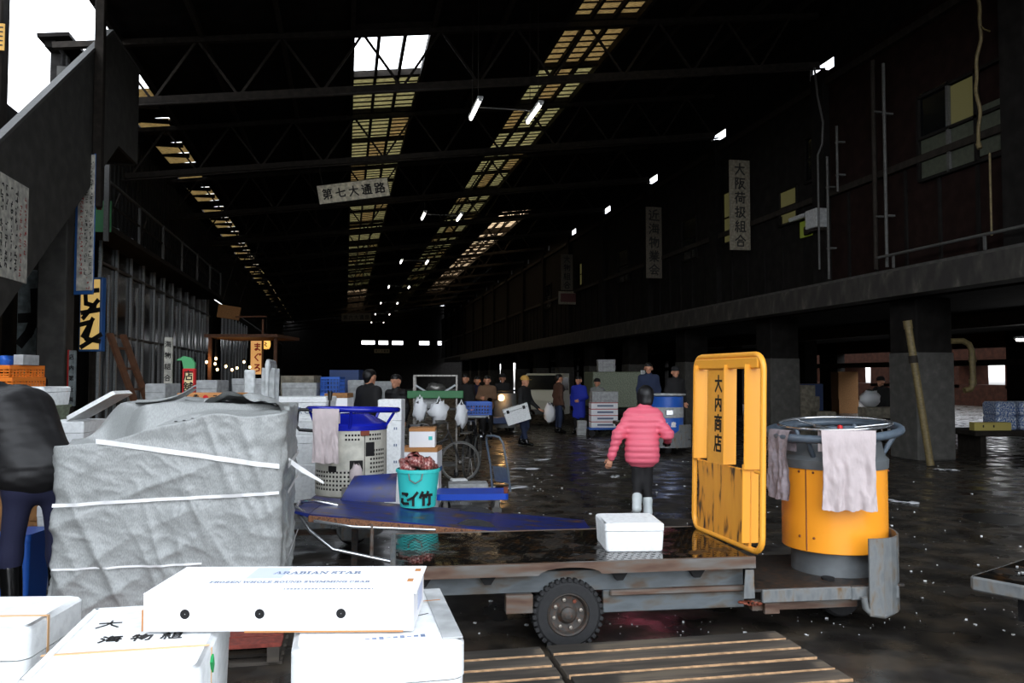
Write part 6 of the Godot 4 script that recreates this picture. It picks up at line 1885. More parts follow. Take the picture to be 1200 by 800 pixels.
func middle_goods() -> void:
	bicycle("black bicycle with large wire wheels beside the brown-banded boxes", plan(-0.84, 13.3), yaw(6.0))
	var t := thing("rack_cart", "tall metal rack cart draped with green netting behind the bicycle", "rack cart", plan(-1.32, 14.2), yaw(4.0))
	for x in [-0.36, 0.36]:
		for z in [-0.25, 0.25]:
			obj("post", box(mb(), Vector3(x, 0.9, z), Vector3(0.03, 1.66, 0.03)), M.dull_chrome, t)
			obj("castor", ball(mb(), Vector3(x, 0.045, z), Vector3(0.045, 0.045, 0.03)), M.tyre, t)
	for yy in [0.2, 1.15, 1.36, 1.72]:
		obj("shelf_frame", box(mb(), Vector3(0, yy, 0), Vector3(0.75, 0.025, 0.53)), M.dull_chrome if yy > 1.5 else M.pipe_grey, t)
	for x in [-0.26, 0.26]:
		obj("brace", bar(mb(), Vector3(x * 1.3, 1.56, 0.27), Vector3(x * 0.55, 1.44, 0.27), 0.03, 0.03), M.aluminium, t)
	obj("green_net", box(mb(), Vector3(0, 1.40, 0.28), Vector3(0.95, 0.13, 0.03), 0.01), M.plastic_green, t)
	obj("metal_pan", blob(mb(), Vector3(0, 1.50, 0.1), Vector3(0.16, 0.11, 0.14), 0.3, 9), M.dull_chrome, t)
	foam_box("grey foam box on the lower shelf of the rack cart", plan(-1.42, 14.2, 1.164), yaw(4), Vector3(0.34, 0.17, 0.36), "", M.foam_grey)
	var k := 0
	for q in [[-1.54, 13.72, 0.98, 0.11, "grey-white plastic bag hanging low at the rack cart's left post"], [-1.22, 13.72, 0.95, 0.15, "large white plastic bag hanging from the middle of the rack cart"], [-0.84, 13.62, 0.90, 0.11, "white plastic bag on the bicycle's handlebar"]]:
		var b := thing("plastic_bag", q[4], "bag", plan(q[0], q[1], q[2]), yaw(k * 20.0), "plastic bags by the bicycle")
		obj("bag", blob(mb(), Vector3(0, 0.17, 0), Vector3(q[3], 0.19, q[3] * 0.7), 0.7, 90 + k, 14, 10), M.bag_white, b)
		obj("bag_handle", tube(mb(), [Vector3(-0.04, 0.32, 0), Vector3(0.0, 0.42, 0), Vector3(0.04, 0.32, 0)], 0.012, 6), M.bag_white, b)
		k += 1
	var b2 := bicycle("second bicycle seen end-on carrying the bright blue crate", plan(-0.62, 14.9), yaw(82.0))
	obj("front_carrier", box(mb(), Vector3(-0.15, 0.99, 0), Vector3(0.40, 0.02, 0.40), 0.004), M.white_paint, b2)
	obj("lamp", ball(mb(), Vector3(-0.02, 0.62, 0.06), Vector3(0.04, 0.04, 0.04)), M.chrome, b2)
	crate("bright blue crate on the bicycle carrier", plan(-0.62, 15.06, 1.005), yaw(8), Vector3(0.46, 0.24, 0.36), M.plastic_blue, "blue crates")
	# red-striped cartons on a low blue trolley
	var tr := thing("platform_trolley", "low blue trolley under the red-striped cartons", "trolley", plan(2.60, 23.6), yaw(3))
	obj("deck", box(mb(), Vector3(0, 0.21, 0), Vector3(0.85, 0.06, 0.6), 0.01), M.plastic_blue, tr)
	for x in [-0.34, 0.34]:
		for z in [-0.22, 0.22]:
			obj("castor", lathe(mb(), [Vector2(0.001, -0.03), Vector2(0.09, -0.03), Vector2(0.09, 0.03), Vector2(0.001, 0.03)], 12, Transform3D(Basis(Vector3.RIGHT, PI / 2), Vector3(x, 0.09, z))), M.tyre, tr)
	for i in 4:
		var c := carton("%s white carton with red stripe on the blue trolley" % ["bottom", "second", "third", "topmost"][i], plan(2.62, 23.6, 0.242 + 0.18 * i), yaw(3), Vector3(0.76, 0.178, 0.5), M.carton_white, "red-striped cartons")
		obj("stripe", box(mb(), Vector3(0, 0.166, 0.0), Vector3(0.764, 0.02, 0.504)), M.sign_red, c)
		obj("print_line", box(mb(), Vector3(0.02, 0.08, 0.2505), Vector3(0.46, 0.05, 0.001)), M.ink_blue, c)
	carton("plain grey carton on top of the red-striped cartons", plan(2.64, 23.6, 0.964), yaw(3), Vector3(0.74, 0.30, 0.5), M.foam_grey)
	stack("foam", "%s small foam box on the floor left of the red-striped cartons", 2.02, 23.9, 0.28, 0.3, 0.0, 0.42, 2, 0, M.foam_grey, "boxes by the blue trolley")
	small_truck()
	# cargo body parked behind the worker
	var cg := thing("cargo_box", "dull green cargo body of a parked lorry behind the worker", "cargo box", plan(3.55, 28.6), yaw(2))
	obj("box_body", box(mb(), Vector3(0, 1.25, 0), Vector3(1.8, 1.2, 2.4), 0.03), M.tub_green, cg)
	obj("corner_post", box(mb(), Vector3(0.78, 1.3, 1.21), Vector3(0.14, 1.2, 0.04)), M.white_paint, cg)
	obj("frame_rail", box(mb(), Vector3(0, 0.52, 0), Vector3(1.5, 0.2, 2.6)), M.black_matt, cg)
	for x in [-0.7, 0.7]:
		for z in [-0.8, 0.8]:
			obj("wheel", lathe(mb(), [Vector2(0.001, -0.09), Vector2(0.27, -0.09), Vector2(0.27, 0.09), Vector2(0.001, 0.09)], 18, Transform3D(Basis(Vector3.BACK, PI / 2), Vector3(x, 0.27, z))), M.tyre, cg)
	stack("foam", "%s pale foam box on the roof of the dull green cargo body", 3.28, 28.6, 0.62, 0.5, 1.852, 2.28, 2, 0, M.foam_grey, "boxes on the cargo body")
	# litter of foam and ice on the wet floor
	var cr := mb()
	for k2 in 1200:
		var d := 5.5 + 26.0 * pow(rng.randf(), 1.6)
		var r := rng.randf_range(-0.25, 0.72) * d
		if rng.randf() < 0.35:
			r = 0.02 * d + rng.randfn() * 1.6
		var p := plan(r, d, 0.004)
		if p.x > 21 or (r < -0.9 and d < 7.0):
			continue
		var s := 0.005 + 0.018 * pow(rng.randf(), 4.0)
		box(cr, p, Vector3(s * rng.randf_range(0.6, 1.6), s * 0.5, s * rng.randf_range(0.6, 1.4)), 0.0, Basis(Vector3.UP, rng.randf() * 3.0))
	var cl := obj("floor_crumbs", cr, M.foam)
	cl.set_meta("kind", "stuff")
	cl.set_meta("label", "crumbs of white foam and ice scattered on the wet floor")
	cl.set_meta("category", "litter")
	var k3 := 0
	for q in [[0.25, 15.2, 0.28], [-0.10, 12.6, 0.36], [0.62, 16.8, 0.22], [1.75, 14.0, 0.16], [3.9, 10.6, 0.14], [5.3, 11.2, 0.22], [7.9, 15.0, 0.20]]:
		var sc := obj("litter_scrap", blob(mb(), Vector3(0, 0.012, 0), Vector3(q[2], 0.014, q[2] * 0.45), 0.9, 200 + k3, 16, 6), M.bag_white)
		sc.position = plan(q[0], q[1])
		sc.rotation.y = yaw(k3 * 25.0)
		tag(sc, ["flattened white wrapper on the floor beyond the blue trolley", "long white scrap on the floor right of the trolley handle", "torn white scrap near the man with the cooler box", "small white scrap left of the woman in pink", "pale scrap on the wet floor right of the yellow drum", "white scrap on the floor before the right pillar", "pale strip of litter at the foot of the right pillar"][k3], "litter", "litter on the floor")
		k3 += 1
	var mh := thing("manhole_cover", "dark round iron cover in the wet floor at the right", "manhole cover", plan(5.85, 9.9))
	obj("cover", lathe(mb(), [Vector2(0.36, 0.0), Vector2(0.36, 0.006), Vector2(0.001, 0.006)], 36), M.iron_cover, mh)
	obj("frame_ring", lathe(mb(), [Vector2(0.40, 0.0), Vector2(0.40, 0.008), Vector2(0.37, 0.008), Vector2(0.37, 0.0)], 36), M.iron_cover, mh)

func small_truck() -> void:
	var t := thing("small_truck", "cream light lorry parked beyond the man in brown", "truck", plan(1.55, 30.3), yaw(68.0))
	var prof := PackedVector2Array([Vector2(-1.7, 0.35), Vector2(-1.72, 0.85), Vector2(-1.45, 1.20), Vector2(-1.10, 1.74), Vector2(-0.95, 1.80), Vector2(-0.35, 1.80), Vector2(-0.30, 0.35)])
	obj("cab", prism(mb(), prof, 1.4, Transform3D(Basis(), Vector3(0, 0, -0.7))), M.cream_van, t)
	obj("windscreen", prism(mb(), PackedVector2Array([Vector2(-1.455, 1.22), Vector2(-1.13, 1.72), Vector2(-1.15, 1.73), Vector2(-1.475, 1.225)]), 1.22, Transform3D(Basis(), Vector3(0, 0, -0.61))), M.dark_glass, t)
	for z in [-0.712, 0.70]:
		obj("side_window", prism(mb(), PackedVector2Array([Vector2(-1.30, 1.20), Vector2(-1.03, 1.66), Vector2(-0.45, 1.66), Vector2(-0.45, 1.20)]), 0.012, Transform3D(Basis(), Vector3(0, 0, z))), M.dark_glass, t)
	obj("load_bed", box(mb(), Vector3(0.65, 0.80, 0), Vector3(1.95, 0.40, 1.4), 0.02), M.cream_van, t)
	obj("bumper", box(mb(), Vector3(-1.74, 0.45, 0), Vector3(0.08, 0.18, 1.42), 0.02), M.pipe_grey, t)
	for z in [-0.48, 0.48]:
		obj("headlight", box(mb(), Vector3(-1.72, 0.72, z), Vector3(0.04, 0.13, 0.22), 0.01), M.chrome, t)
		for x in [-1.15, 1.0]:
			obj("wheel", lathe(mb(), [Vector2(0.001, -0.08), Vector2(0.26, -0.08), Vector2(0.27, 0.0), Vector2(0.26, 0.08), Vector2(0.001, 0.08)], 18, Transform3D(Basis(Vector3.RIGHT, PI / 2), Vector3(x, 0.27, z * 1.3))), M.tyre, t)
	obj("mirror", box(mb(), Vector3(-1.3, 1.25, 0.78), Vector3(0.05, 0.18, 0.12), 0.02), M.black_matt, t)

func right_goods() -> void:
	# under the right building
	for q in [[8.05, 24.0, "of the left stack behind the yellow drum", 4], [8.62, 24.3, "of the middle stack behind the yellow drum", 4], [9.2, 25.5, "of the right stack behind the yellow drum", 3], [8.75, 23.1, "of the low stack in front of the others behind the yellow drum", 2]]:
		stack("carton", "%s dull carton " + q[2], q[0], q[1], 0.52, 0.5, 0.0, 0.36 * q[3], q[3], 0, M.carton_beige, "cartons under the right building")
	stack("carton", "%s dark blue case behind the dull cartons on the right", 9.75, 27.2, 0.9, 0.6, 0.0, 1.45, 3, 0, M.plastic_dark_blue, "cartons under the right building")
	var tb := thing("work_table", "long low table under the right building", "table", plan(9.55, 21.0), yaw(0))
	obj("top", box(mb(), Vector3(0, 0.62, 0), Vector3(1.5, 0.05, 0.6), 0.01), M.truss_steel, tb)
	for x in [-0.68, 0.68]:
		for z in [-0.24, 0.24]:
			obj("leg", box(mb(), Vector3(x, 0.30, z), Vector3(0.05, 0.6, 0.05)), M.truss_steel, tb)
	stack("carton", "%s brownish box on the long table under the right building", 9.55, 21.0, 1.2, 0.5, 0.646, 0.92, 1, 0, M.carton_beige, "cartons under the right building")
	var hp := obj("plastic_heap", blob(mb(), Vector3(0, 0.16, 0), Vector3(0.26, 0.20, 0.18), 0.6, 121, 16, 10), M.bag_white)
	hp.position = plan(9.15, 21.0, 0.97)
	tag(hp, "crumpled white plastic sheet heaped on the brownish box", "plastic sheet")
	var pf := thing("low_platform", "dark low platform carrying bales beyond the right pillar", "platform", plan(11.2, 17.9), yaw(0))
	obj("top", box(mb(), Vector3(0, 0.50, 0), Vector3(2.9, 0.12, 1.2), 0.02), M.truss_steel, pf)
	for x in [-1.2, 1.2]:
		obj("leg", box(mb(), Vector3(x, 0.22, 0), Vector3(0.12, 0.44, 0.9)), M.truss_steel, pf)
	for k in 2:
		for lv in 2:
			var b := thing("bale", "%s %s bale wrapped in blue and white film on the low platform" % [["left", "right"][k], ["lower", "upper"][lv]], "bale", plan(10.62 + 0.50 * k, 17.9, 0.562 + 0.30 * lv), yaw(k * 3.0), "film-wrapped bales")
			obj("wrap", loft(mb(), [[0.0, 0.21, 0.28, 0.07], [0.04, 0.225, 0.29, 0.07], [0.25, 0.225, 0.29, 0.07], [0.296, 0.20, 0.26, 0.07]], 4), M.blue_white_film, b)
	stack("carton", "%s pale box right of the bales on the low platform", 11.75, 17.9, 0.4, 0.4, 0.562, 0.95, 1, 0, M.foam_grey, "cartons under the right building")
	var yc := carton("long yellowish carton with dark holes at the platform's front edge", plan(10.15, 17.45, 0.562), yaw(0), Vector3(0.78, 0.17, 0.2), M.carton_yellow)
	for x in [-0.2, 0.02]:
		obj("hole", box(mb(), Vector3(x, 0.09, 0.1005), Vector3(0.03, 0.05, 0.002)), M.black_matt, yc)
	# street side beyond the openings
	var ob := thing("street_building", "brown building seen through the openings on the right", "building", Vector3(36, 0, -22))
	obj("wall", box(mb(), Vector3(0, 4.2, 0), Vector3(2, 3.4, 90)), M.brown_wall, ob)
	obj("wall", box(mb(), Vector3(0, 0.6, 0), Vector3(2, 1.2, 90)), M.brown_wall, ob)
	for k in 16:
		obj("pier", box(mb(), Vector3(0, 1.8, -44 + 5.8 * k), Vector3(2, 1.6, 2.4)), M.brown_wall, ob)
	stack("carton", "%s brown case stacked outside the opening on the right", 15.4, 38.0, 0.9, 0.9, 0.0, 1.9, 3, 0, M.card_brown, "cases in the street")

func lamps() -> void:
	var n := 0
	var which := ["nearest", "second", "third", "fourth", "fifth", "sixth", "seventh"]
	for k in 7:
		var z := -17.0 - 11.8 * k
		for q in 2:
			var x: float = [2.66, 3.94][q]
			var t := thing("ceiling_lamp", "%s fluorescent tube lamp of the %s pair hanging over the aisle" % [["left", "right"][q], which[k]], "lamp", Vector3(x, 7.36, z), 0, "tube lamps over the aisle")
			obj("housing", box(mb(), Vector3(0, 0.05, 0), Vector3(0.12, 0.05, 1.34), 0.008), M.white_paint, t)
			obj("tube_lamp", tube(mb(), [Vector3(0, 0.0, -0.63), Vector3(0, 0.0, 0.63)], 0.032, 10), M.tube_lamp_glow, t)
			for s in [-1, 1]:
				obj("end_holder", box(mb(), Vector3(0, 0.01, s * 0.645), Vector3(0.07, 0.08, 0.03), 0.004), M.white_paint, t)
				obj("hanger", tube(mb(), [Vector3(0, 0.07, s * 0.4), Vector3(0, roof_y(x) - 7.36, s * 0.4)], 0.008, 5), M.truss_steel, t)
			if q == 0:
				obj("link_bar", tube(mb(), [Vector3(0.06, 0.06, 0.0), Vector3(1.22, 0.06, 0.0)], 0.014, 6), M.pipe_grey, t)
			if k < 4:
				var l := AreaLight3D.new()
				l.name = "tube_light"
				l.area_size = Vector2(0.06, 1.26)
				l.light_energy = 0.10
				l.light_color = Color(1.0, 0.98, 0.95)
				l.area_range = 60
				l.area_attenuation = 2.0
				l.shadow_enabled = true
				t.add_child(l)
				l.position = Vector3(0, -0.04, 0)
				l.rotation.x = -PI / 2
			n += 1
	# bare bulbs at a stall on the left
	n = 0
	for q in [[-7.83, 21.0, 2.07], [-7.68, 21.25, 2.16], [-7.79, 21.5, 2.03], [-7.82, 21.75, 1.88], [-7.68, 22.0, 1.97], [-7.6, 22.25, 1.88], [-7.55, 22.5, 1.93], [-7.44, 22.75, 2.1], [-7.36, 23.0, 1.96]]:
		var h: float = q[2]
		var t := thing("light_bulb", "bare warm bulb of the string at the left stall, %s from the left" % ["first", "second", "third", "fourth", "fifth", "sixth", "seventh", "eighth", "ninth"][n], "bulb", plan(q[0], q[1], h), 0, "bulbs at the stall")
		obj("bulb_glass", ball(mb(), Vector3.ZERO, Vector3(0.032, 0.04, 0.032), 10, 8), M.bulb_lamp_glow, t)
		obj("socket", lathe(mb(), [Vector2(0.02, 0.035), Vector2(0.018, 0.09), Vector2(0.001, 0.095)], 8), M.black_matt, t)
		obj("cord", tube(mb(), [Vector3(0, 0.09, 0), Vector3(0, 2.705 - h, 0)], 0.006, 4), M.black_matt, t)
		if n % 3 == 0:
			var l := OmniLight3D.new()
			l.name = "bulb_light"
			l.light_color = Color(1.0, 0.75, 0.45)
			l.light_energy = 0.04
			l.light_size = 0.03
			l.omni_range = 60
			l.omni_attenuation = 2.0
			l.shadow_enabled = true
			t.add_child(l)
		n += 1
	var fr := thing("stall_frame", "dark stall frame from which the bulbs hang", "stall", plan(-7.0, 22.2), yaw(0))
	obj("top_beam", box(mb(), Vector3(0, 2.75, -0.0), Vector3(1.9, 0.08, 2.2)), M.timber, fr)
	for x in [-0.85, 0.85]:
		obj("post", box(mb(), Vector3(x, 1.36, 0.9), Vector3(0.08, 2.7, 0.08)), M.timber, fr)
	obj("counter", box(mb(), Vector3(0, 0.45, -0.3), Vector3(1.7, 0.9, 0.7), 0.02), M.timber, fr)
	# right side lamps: a tube under the building and small lanterns on the facade
	var t := thing("ceiling_lamp", "bright tube lamp under the right building at the picture's right edge", "lamp", plan(13.3, 20.6, 2.62), yaw(0), "tube lamps over the aisle")
	obj("housing", box(mb(), Vector3(0, 0.06, 0), Vector3(1.3, 0.06, 0.14), 0.01), M.white_paint, t)
	obj("tube_lamp", tube(mb(), [Vector3(-0.6, 0, 0), Vector3(0.6, 0, 0)], 0.035, 8), M.tube_lamp_glow, t)
	obj("hanger", tube(mb(), [Vector3(0, 0.09, 0), Vector3(0, 0.68, 0)], 0.01, 5), M.truss_steel, t)
	var l := OmniLight3D.new()
	l.name = "tube_light"
	l.light_energy = 0.08
	l.light_size = 0.1
	l.omni_range = 60
	l.omni_attenuation = 2.0
	l.shadow_enabled = true
	t.add_child(l)
	l.position = Vector3(0, -0.12, 0.1)

# ------------------------------------------------------------------ signs, facade fittings
const FACE := Basis()      # a board that faces the camera end of the hall
func aisle_sign(label: String, at: Vector3, w: float, h: float, roll: float, text: String, m: Material, hang: float) -> void:
	var t := thing("hanging_sign", label, "sign", at, 0.0, "hanging aisle signs")
	t.rotation.z = roll
	obj("board", box(mb(), Vector3.ZERO, Vector3(w, h, 0.05), 0.006), m, t)
	obj("border", box(mb(), Vector3(0, 0, -0.004), Vector3(w + 0.03, h + 0.03, 0.05), 0.006), M.soot_wall, t)
	var l := mb()
	var p := w * 0.93 / text.length()
	text_along(l, text, p * 0.82, p, p * 0.10, Transform3D(Basis(), Vector3(-w * 0.465, 0, 0.025)), 0.006)
	stuff(obj("lettering", l, M.ink, t))
	for x in [-0.42, 0.42]:
		obj("hanger", tube(mb(), [Vector3(x * w, h * 0.5, 0), Vector3(x * w, h * 0.5 + hang, 0)], 0.012, 5), M.truss_steel, t)

func tall_sign(label: String, at: Vector3, turn: float, w: float, h: float, text: String, m: Material, ink: Material, group := "upright signs on the right building") -> Node3D:
	# origin at the middle of the lower edge
	var t := thing("upright_sign", label, "sign", at, turn, group)
	obj("board", box(mb(), Vector3(0, h * 0.5, 0), Vector3(w, h, 0.06), 0.008), m, t)
	var l := mb()
	var p := h * 0.96 / text.length()
	text_down(l, text, minf(p * 0.84, w * 0.82), p, minf(p, w) * 0.09, Transform3D(Basis(), Vector3(0, h * 0.98, 0.03)), 0.006)
	stuff(obj("lettering", l, ink, t))
	return t

func signs() -> void:
	aisle_sign("nearer hanging aisle sign reading 第七大通路 below a roof truss", plan(-4.535, 23.26, 7.0), 2.0, 0.53, 0.17, "第七大通路", M.sign_pale, 0.75)
	aisle_sign("far small hanging aisle sign reading 第六大通路", plan(-11.05, 58.0, 5.86), 2.05, 0.55, 0.03, "第六大通路", M.sign_dark, 2.0)
	aisle_sign("most distant hanging aisle sign, a pale bar under the far windows", plan(-13.93, 87.65, 4.35), 1.6, 0.42, 0.0, "第六大通路", M.sign_dirty, 4.0)
	# notice on the stair's side panel
	var out := Basis(Vector3(0, 0, -1), Vector3.UP, Vector3(1, 0, 0)).rotated(Vector3.UP, 0.0)
	var t := thing("wall_notice", "large white notice with columns of black and red writing on the stair panel", "notice", Vector3(-3.975, 2.88, -10.62), PI / 2)
	obj("board", box(mb(), Vector3(0, 0.61, 0), Vector3(1.46, 1.22, 0.02), 0.003), M.sign_board, t)
	var blk := mb()
	var red := mb()
	for c in 9:
		var x := 0.64 - 0.145 * c
		if c < 2:
			small_print(red, x, 1.10 - 0.12 * c, 11, 0.085, 0.011, Transform3D(Basis(), Vector3(0, 0, 0.010)))
		else:
			small_print(blk, x, 1.12, 12, 0.085, 0.018, Transform3D(Basis(), Vector3(0, 0, 0.010)))
	stuff(obj("red_print", red, M.ink_red, t))
	stuff(obj("black_print", blk, M.ink, t))
	# long white board with a blue frame beside the column
	t = thing("long_notice", "tall white notice board with blue edge and small writing beside the stair column", "notice", plan(-6.76, 12.9, 3.02), yaw(-14.0))
	obj("frame", box(mb(), Vector3(-0.02, 1.10, -0.012), Vector3(0.36, 2.24, 0.03), 0.005), M.sign_blue, t)
	obj("board", box(mb(), Vector3(0.01, 1.12, 0.008), Vector3(0.30, 2.16, 0.02), 0.003), M.sign_board, t)
	blk = mb()
	red = mb()
	for c in 3:
		small_print(blk if c < 2 else red, 0.10 - 0.085 * c, 2.1, 26, 0.07, 0.010, Transform3D(Basis(), Vector3(0.01, 0, 0.018)))
	small_print(red, 0.03, 0.26, 3, 0.07, 0.010, Transform3D(Basis(), Vector3(0.05, 0, 0.018)))
	stuff(obj("black_print", blk, M.ink, t))
	stuff(obj("red_print", red, M.ink_red, t))
	obj("bracket", box(mb(), Vector3(-0.12, 1.1, -0.06), Vector3(0.2, 0.05, 0.1)), M.truss_steel, t)
	# lit shop sign with brush strokes
	t = thing("lit_shop_sign", "glowing yellow shop sign with black brush strokes under the stair", "sign", plan(-7.72, 15.0, 2.18), yaw(-10.0))
	obj("sign_box", box(mb(), Vector3(0, 0.66, -0.03), Vector3(0.46, 1.36, 0.12), 0.01), M.sign_blue, t)
	obj("lit_sign_face", box(mb(), Vector3(0, 0.66, 0.035), Vector3(0.38, 1.28, 0.02), 0.003), M.lit_sign_glow, t)
	var l := mb()
	for ln in [[[0, 12, 30, 10], [8, 2, 10, 30, 26, 34], [30, 26, 6, 52], [4, 44, 32, 40]], [[2, 62, 20, 58, 12, 84, 34, 88], [22, 54, 6, 80], [4, 96, 36, 78]]]:
		for s in ln:
			stroke(l, s, 1.2, 0.085, Transform3D(Basis(), Vector3(0.40, 0.62, 0.045)), 0.004)
	stuff(obj("brush_strokes", l, M.ink, t))
	obj("post", box(mb(), Vector3(0, -1.05, -0.05), Vector3(0.08, 2.2, 0.08)), M.truss_steel, t)
	var ll := AreaLight3D.new()
	ll.name = "sign_light"
	ll.area_size = Vector2(0.36, 1.2)
	ll.light_energy = 0.012
	ll.light_color = Color(1.0, 0.82, 0.45)
	ll.area_range = 60
	ll.area_attenuation = 2.0
	ll.shadow_enabled = true
	t.add_child(ll)
	ll.position = Vector3(0, 0.66, 0.06)
	ll.rotation.y = PI
	# grey shop board with one huge character
	t = thing("shop_board", "pale grey shop board with one huge black brush character behind the column", "sign", plan(-8.28, 14.4, 1.55), yaw(-6.0))
	obj("board", box(mb(), Vector3(0, 1.0, 0), Vector3(0.9, 2.05, 0.06), 0.01), M.sign_grey, t)
	l = mb()
	for s in [[22, 45, 84, 42], [42, 8, 44, 42, 34, 66, 22, 80], [46, 46, 58, 68, 80, 88]]:
		stroke(l, s, 1.25, 0.17, Transform3D(Basis(), Vector3(-0.02, 1.12, 0.03)), 0.006)
	obj("brush_character", l, M.ink, t)
	obj("post", box(mb(), Vector3(0, -0.77, -0.05), Vector3(0.1, 1.56, 0.1)), M.truss_steel, t)
	# small upright signs in the middle left
	t = tall_sign("narrow grey sign with red edge on the stair column", plan(-6.82, 12.72, 1.25), yaw(0), 0.10, 0.86, "店内第近海", M.sign_grey, M.ink, "upright signs on the left")
	obj("red_edge", box(mb(), Vector3(-0.06, 0.42, 0), Vector3(0.025, 0.90, 0.05)), M.ink_red, t)
	obj("post", box(mb(), Vector3(0, -0.62, -0.02), Vector3(0.05, 1.26, 0.04)), M.truss_steel, t)
	t = tall_sign("white upright sign with black letters left of the red sign", plan(-5.66, 13.5, 1.20), yaw(0), 0.13, 1.15, "海物組合内店", M.sign_board, M.ink, "upright signs on the left")
	obj("post", box(mb(), Vector3(0, -0.6, -0.02), Vector3(0.05, 1.2, 0.04)), M.truss_steel, t)
	t = tall_sign("red upright sign with cream panels reading 店舗内禁 and a green topper", plan(-3.62, 9.2, 1.26), yaw(0), 0.14, 0.54, "店舗内禁", M.sign_red, M.ink, "upright signs on the left")
	obj("cream_panel", box(mb(), Vector3(0.004, 0.25, 0.0305), Vector3(0.096, 0.48, 0.002)), M.sign_cream, t)
	obj("topper", prism(mb(), PackedVector2Array([Vector2(-0.06, 0.0), Vector2(0.06, 0.0), Vector2(0.065, 0.06), Vector2(0.02, 0.12), Vector2(-0.06, 0.14), Vector2(-0.15, 0.09), Vector2(-0.08, 0.09)]), 0.04, Transform3D(Basis(), Vector3(0, 0.54, -0.02))), M.topper_green, t)
	obj("post", box(mb(), Vector3(0, -0.63, 0), Vector3(0.05, 1.26, 0.04)), M.truss_steel, t)
	# tuna shop banner and lantern, lit from within
	t = thing("shop_banner", "lit upright shop banner reading まぐろ in red", "banner", plan(-7.62, 24.4, 1.75), yaw(0))
	obj("lit_sign_face", box(mb(), Vector3(0, 0.52, 0), Vector3(0.32, 1.02, 0.05), 0.006), M.banner_glow, t)
	l = mb()
	text_down(l, "まぐろ", 0.24, 0.31, 0.035, Transform3D(Basis(), Vector3(0.04, 0.98, 0.025)), 0.005)
	stuff(obj("lettering", l, M.ink_red, t))
	obj("post", box(mb(), Vector3(0.19, -0.05, 0), Vector3(0.05, 3.4, 0.05)), M.timber, t)
	t = thing("paper_lantern", "round glowing paper lantern right of the まぐろ banner", "lantern", plan(-7.38, 24.6, 2.50), yaw(0))
	obj("lantern_shade", loft_ball(0.12, 0.17), M.lantern_glow, t)
	obj("ring", lathe(mb(), [Vector2(0.07, 0.30), Vector2(0.07, 0.34), Vector2(0.05, 0.34)], 14), M.ink, t)
	obj("ring", lathe(mb(), [Vector2(0.07, -0.0), Vector2(0.07, 0.03), Vector2(0.05, 0.03)], 14), M.ink, t)
	l = mb()
	stroke(l, [30, 20, 60, 40, 30, 60, 64, 84], 0.2, 0.025, Transform3D(Basis(), Vector3(0.02, 0.16, 0.118)), 0.004)
	obj("mark", l, M.ink, t)
	obj("cord", tube(mb(), [Vector3(0, 0.34, 0), Vector3(0, 1.0, 0)], 0.008, 4), M.ink, t)
	obj("arm", bar(mb(), Vector3(0.0, 1.0, 0), Vector3(-1.0, 1.0, -0.2), 0.04, 0.04), M.timber, t)
	# loose board hung high on the left, timber ladder
	t = thing("hanging_board", "tilted orange-brown board hanging high on the left", "board", plan(-9.77, 28.2, 3.9), yaw(0))
	t.rotation.z = -0.15
	obj("board", box(mb(), Vector3.ZERO, Vector3(0.78, 0.46, 0.08), 0.02), M.card_brown, t)
	for x in [-0.3, 0.3]:
		obj("hanger", tube(mb(), [Vector3(x, 0.22, 0), Vector3(x + 0.5, 3.65, 0)], 0.012, 5), M.truss_steel, t)
	t = thing("timber_ladder", "brown timber ladder leaning in front of the left shop windows", "ladder", Vector3.ZERO)
	var a := plan(-6.05, 12.3, 2.35)
	var b := plan(-4.95, 11.9, 0.0)
	var side := plan(0.02, 0.38) - plan(0, 0)
	for q in [0.0, 1.0]:
		obj("rail", bar(mb(), a + side * q, b + side * q, 0.10, 0.045), M.timber, t)
	for k in 7:
		var p := a.lerp(b, (k + 0.7) / 7.6)
		obj("rung", bar(mb(), p, p + side, 0.035, 0.035), M.timber, t)
	facade()

func loft_ball(r: float, h: float) -> SurfaceTool:
	var prof := []
	for k in 13:
		var a := PI * k / 12.0
		prof.append(Vector2(maxf(r * pow(sin(a), 0.7), 0.02), h - h * cos(a)))
	prof.reverse()
	return lathe(mb(), prof, 20)

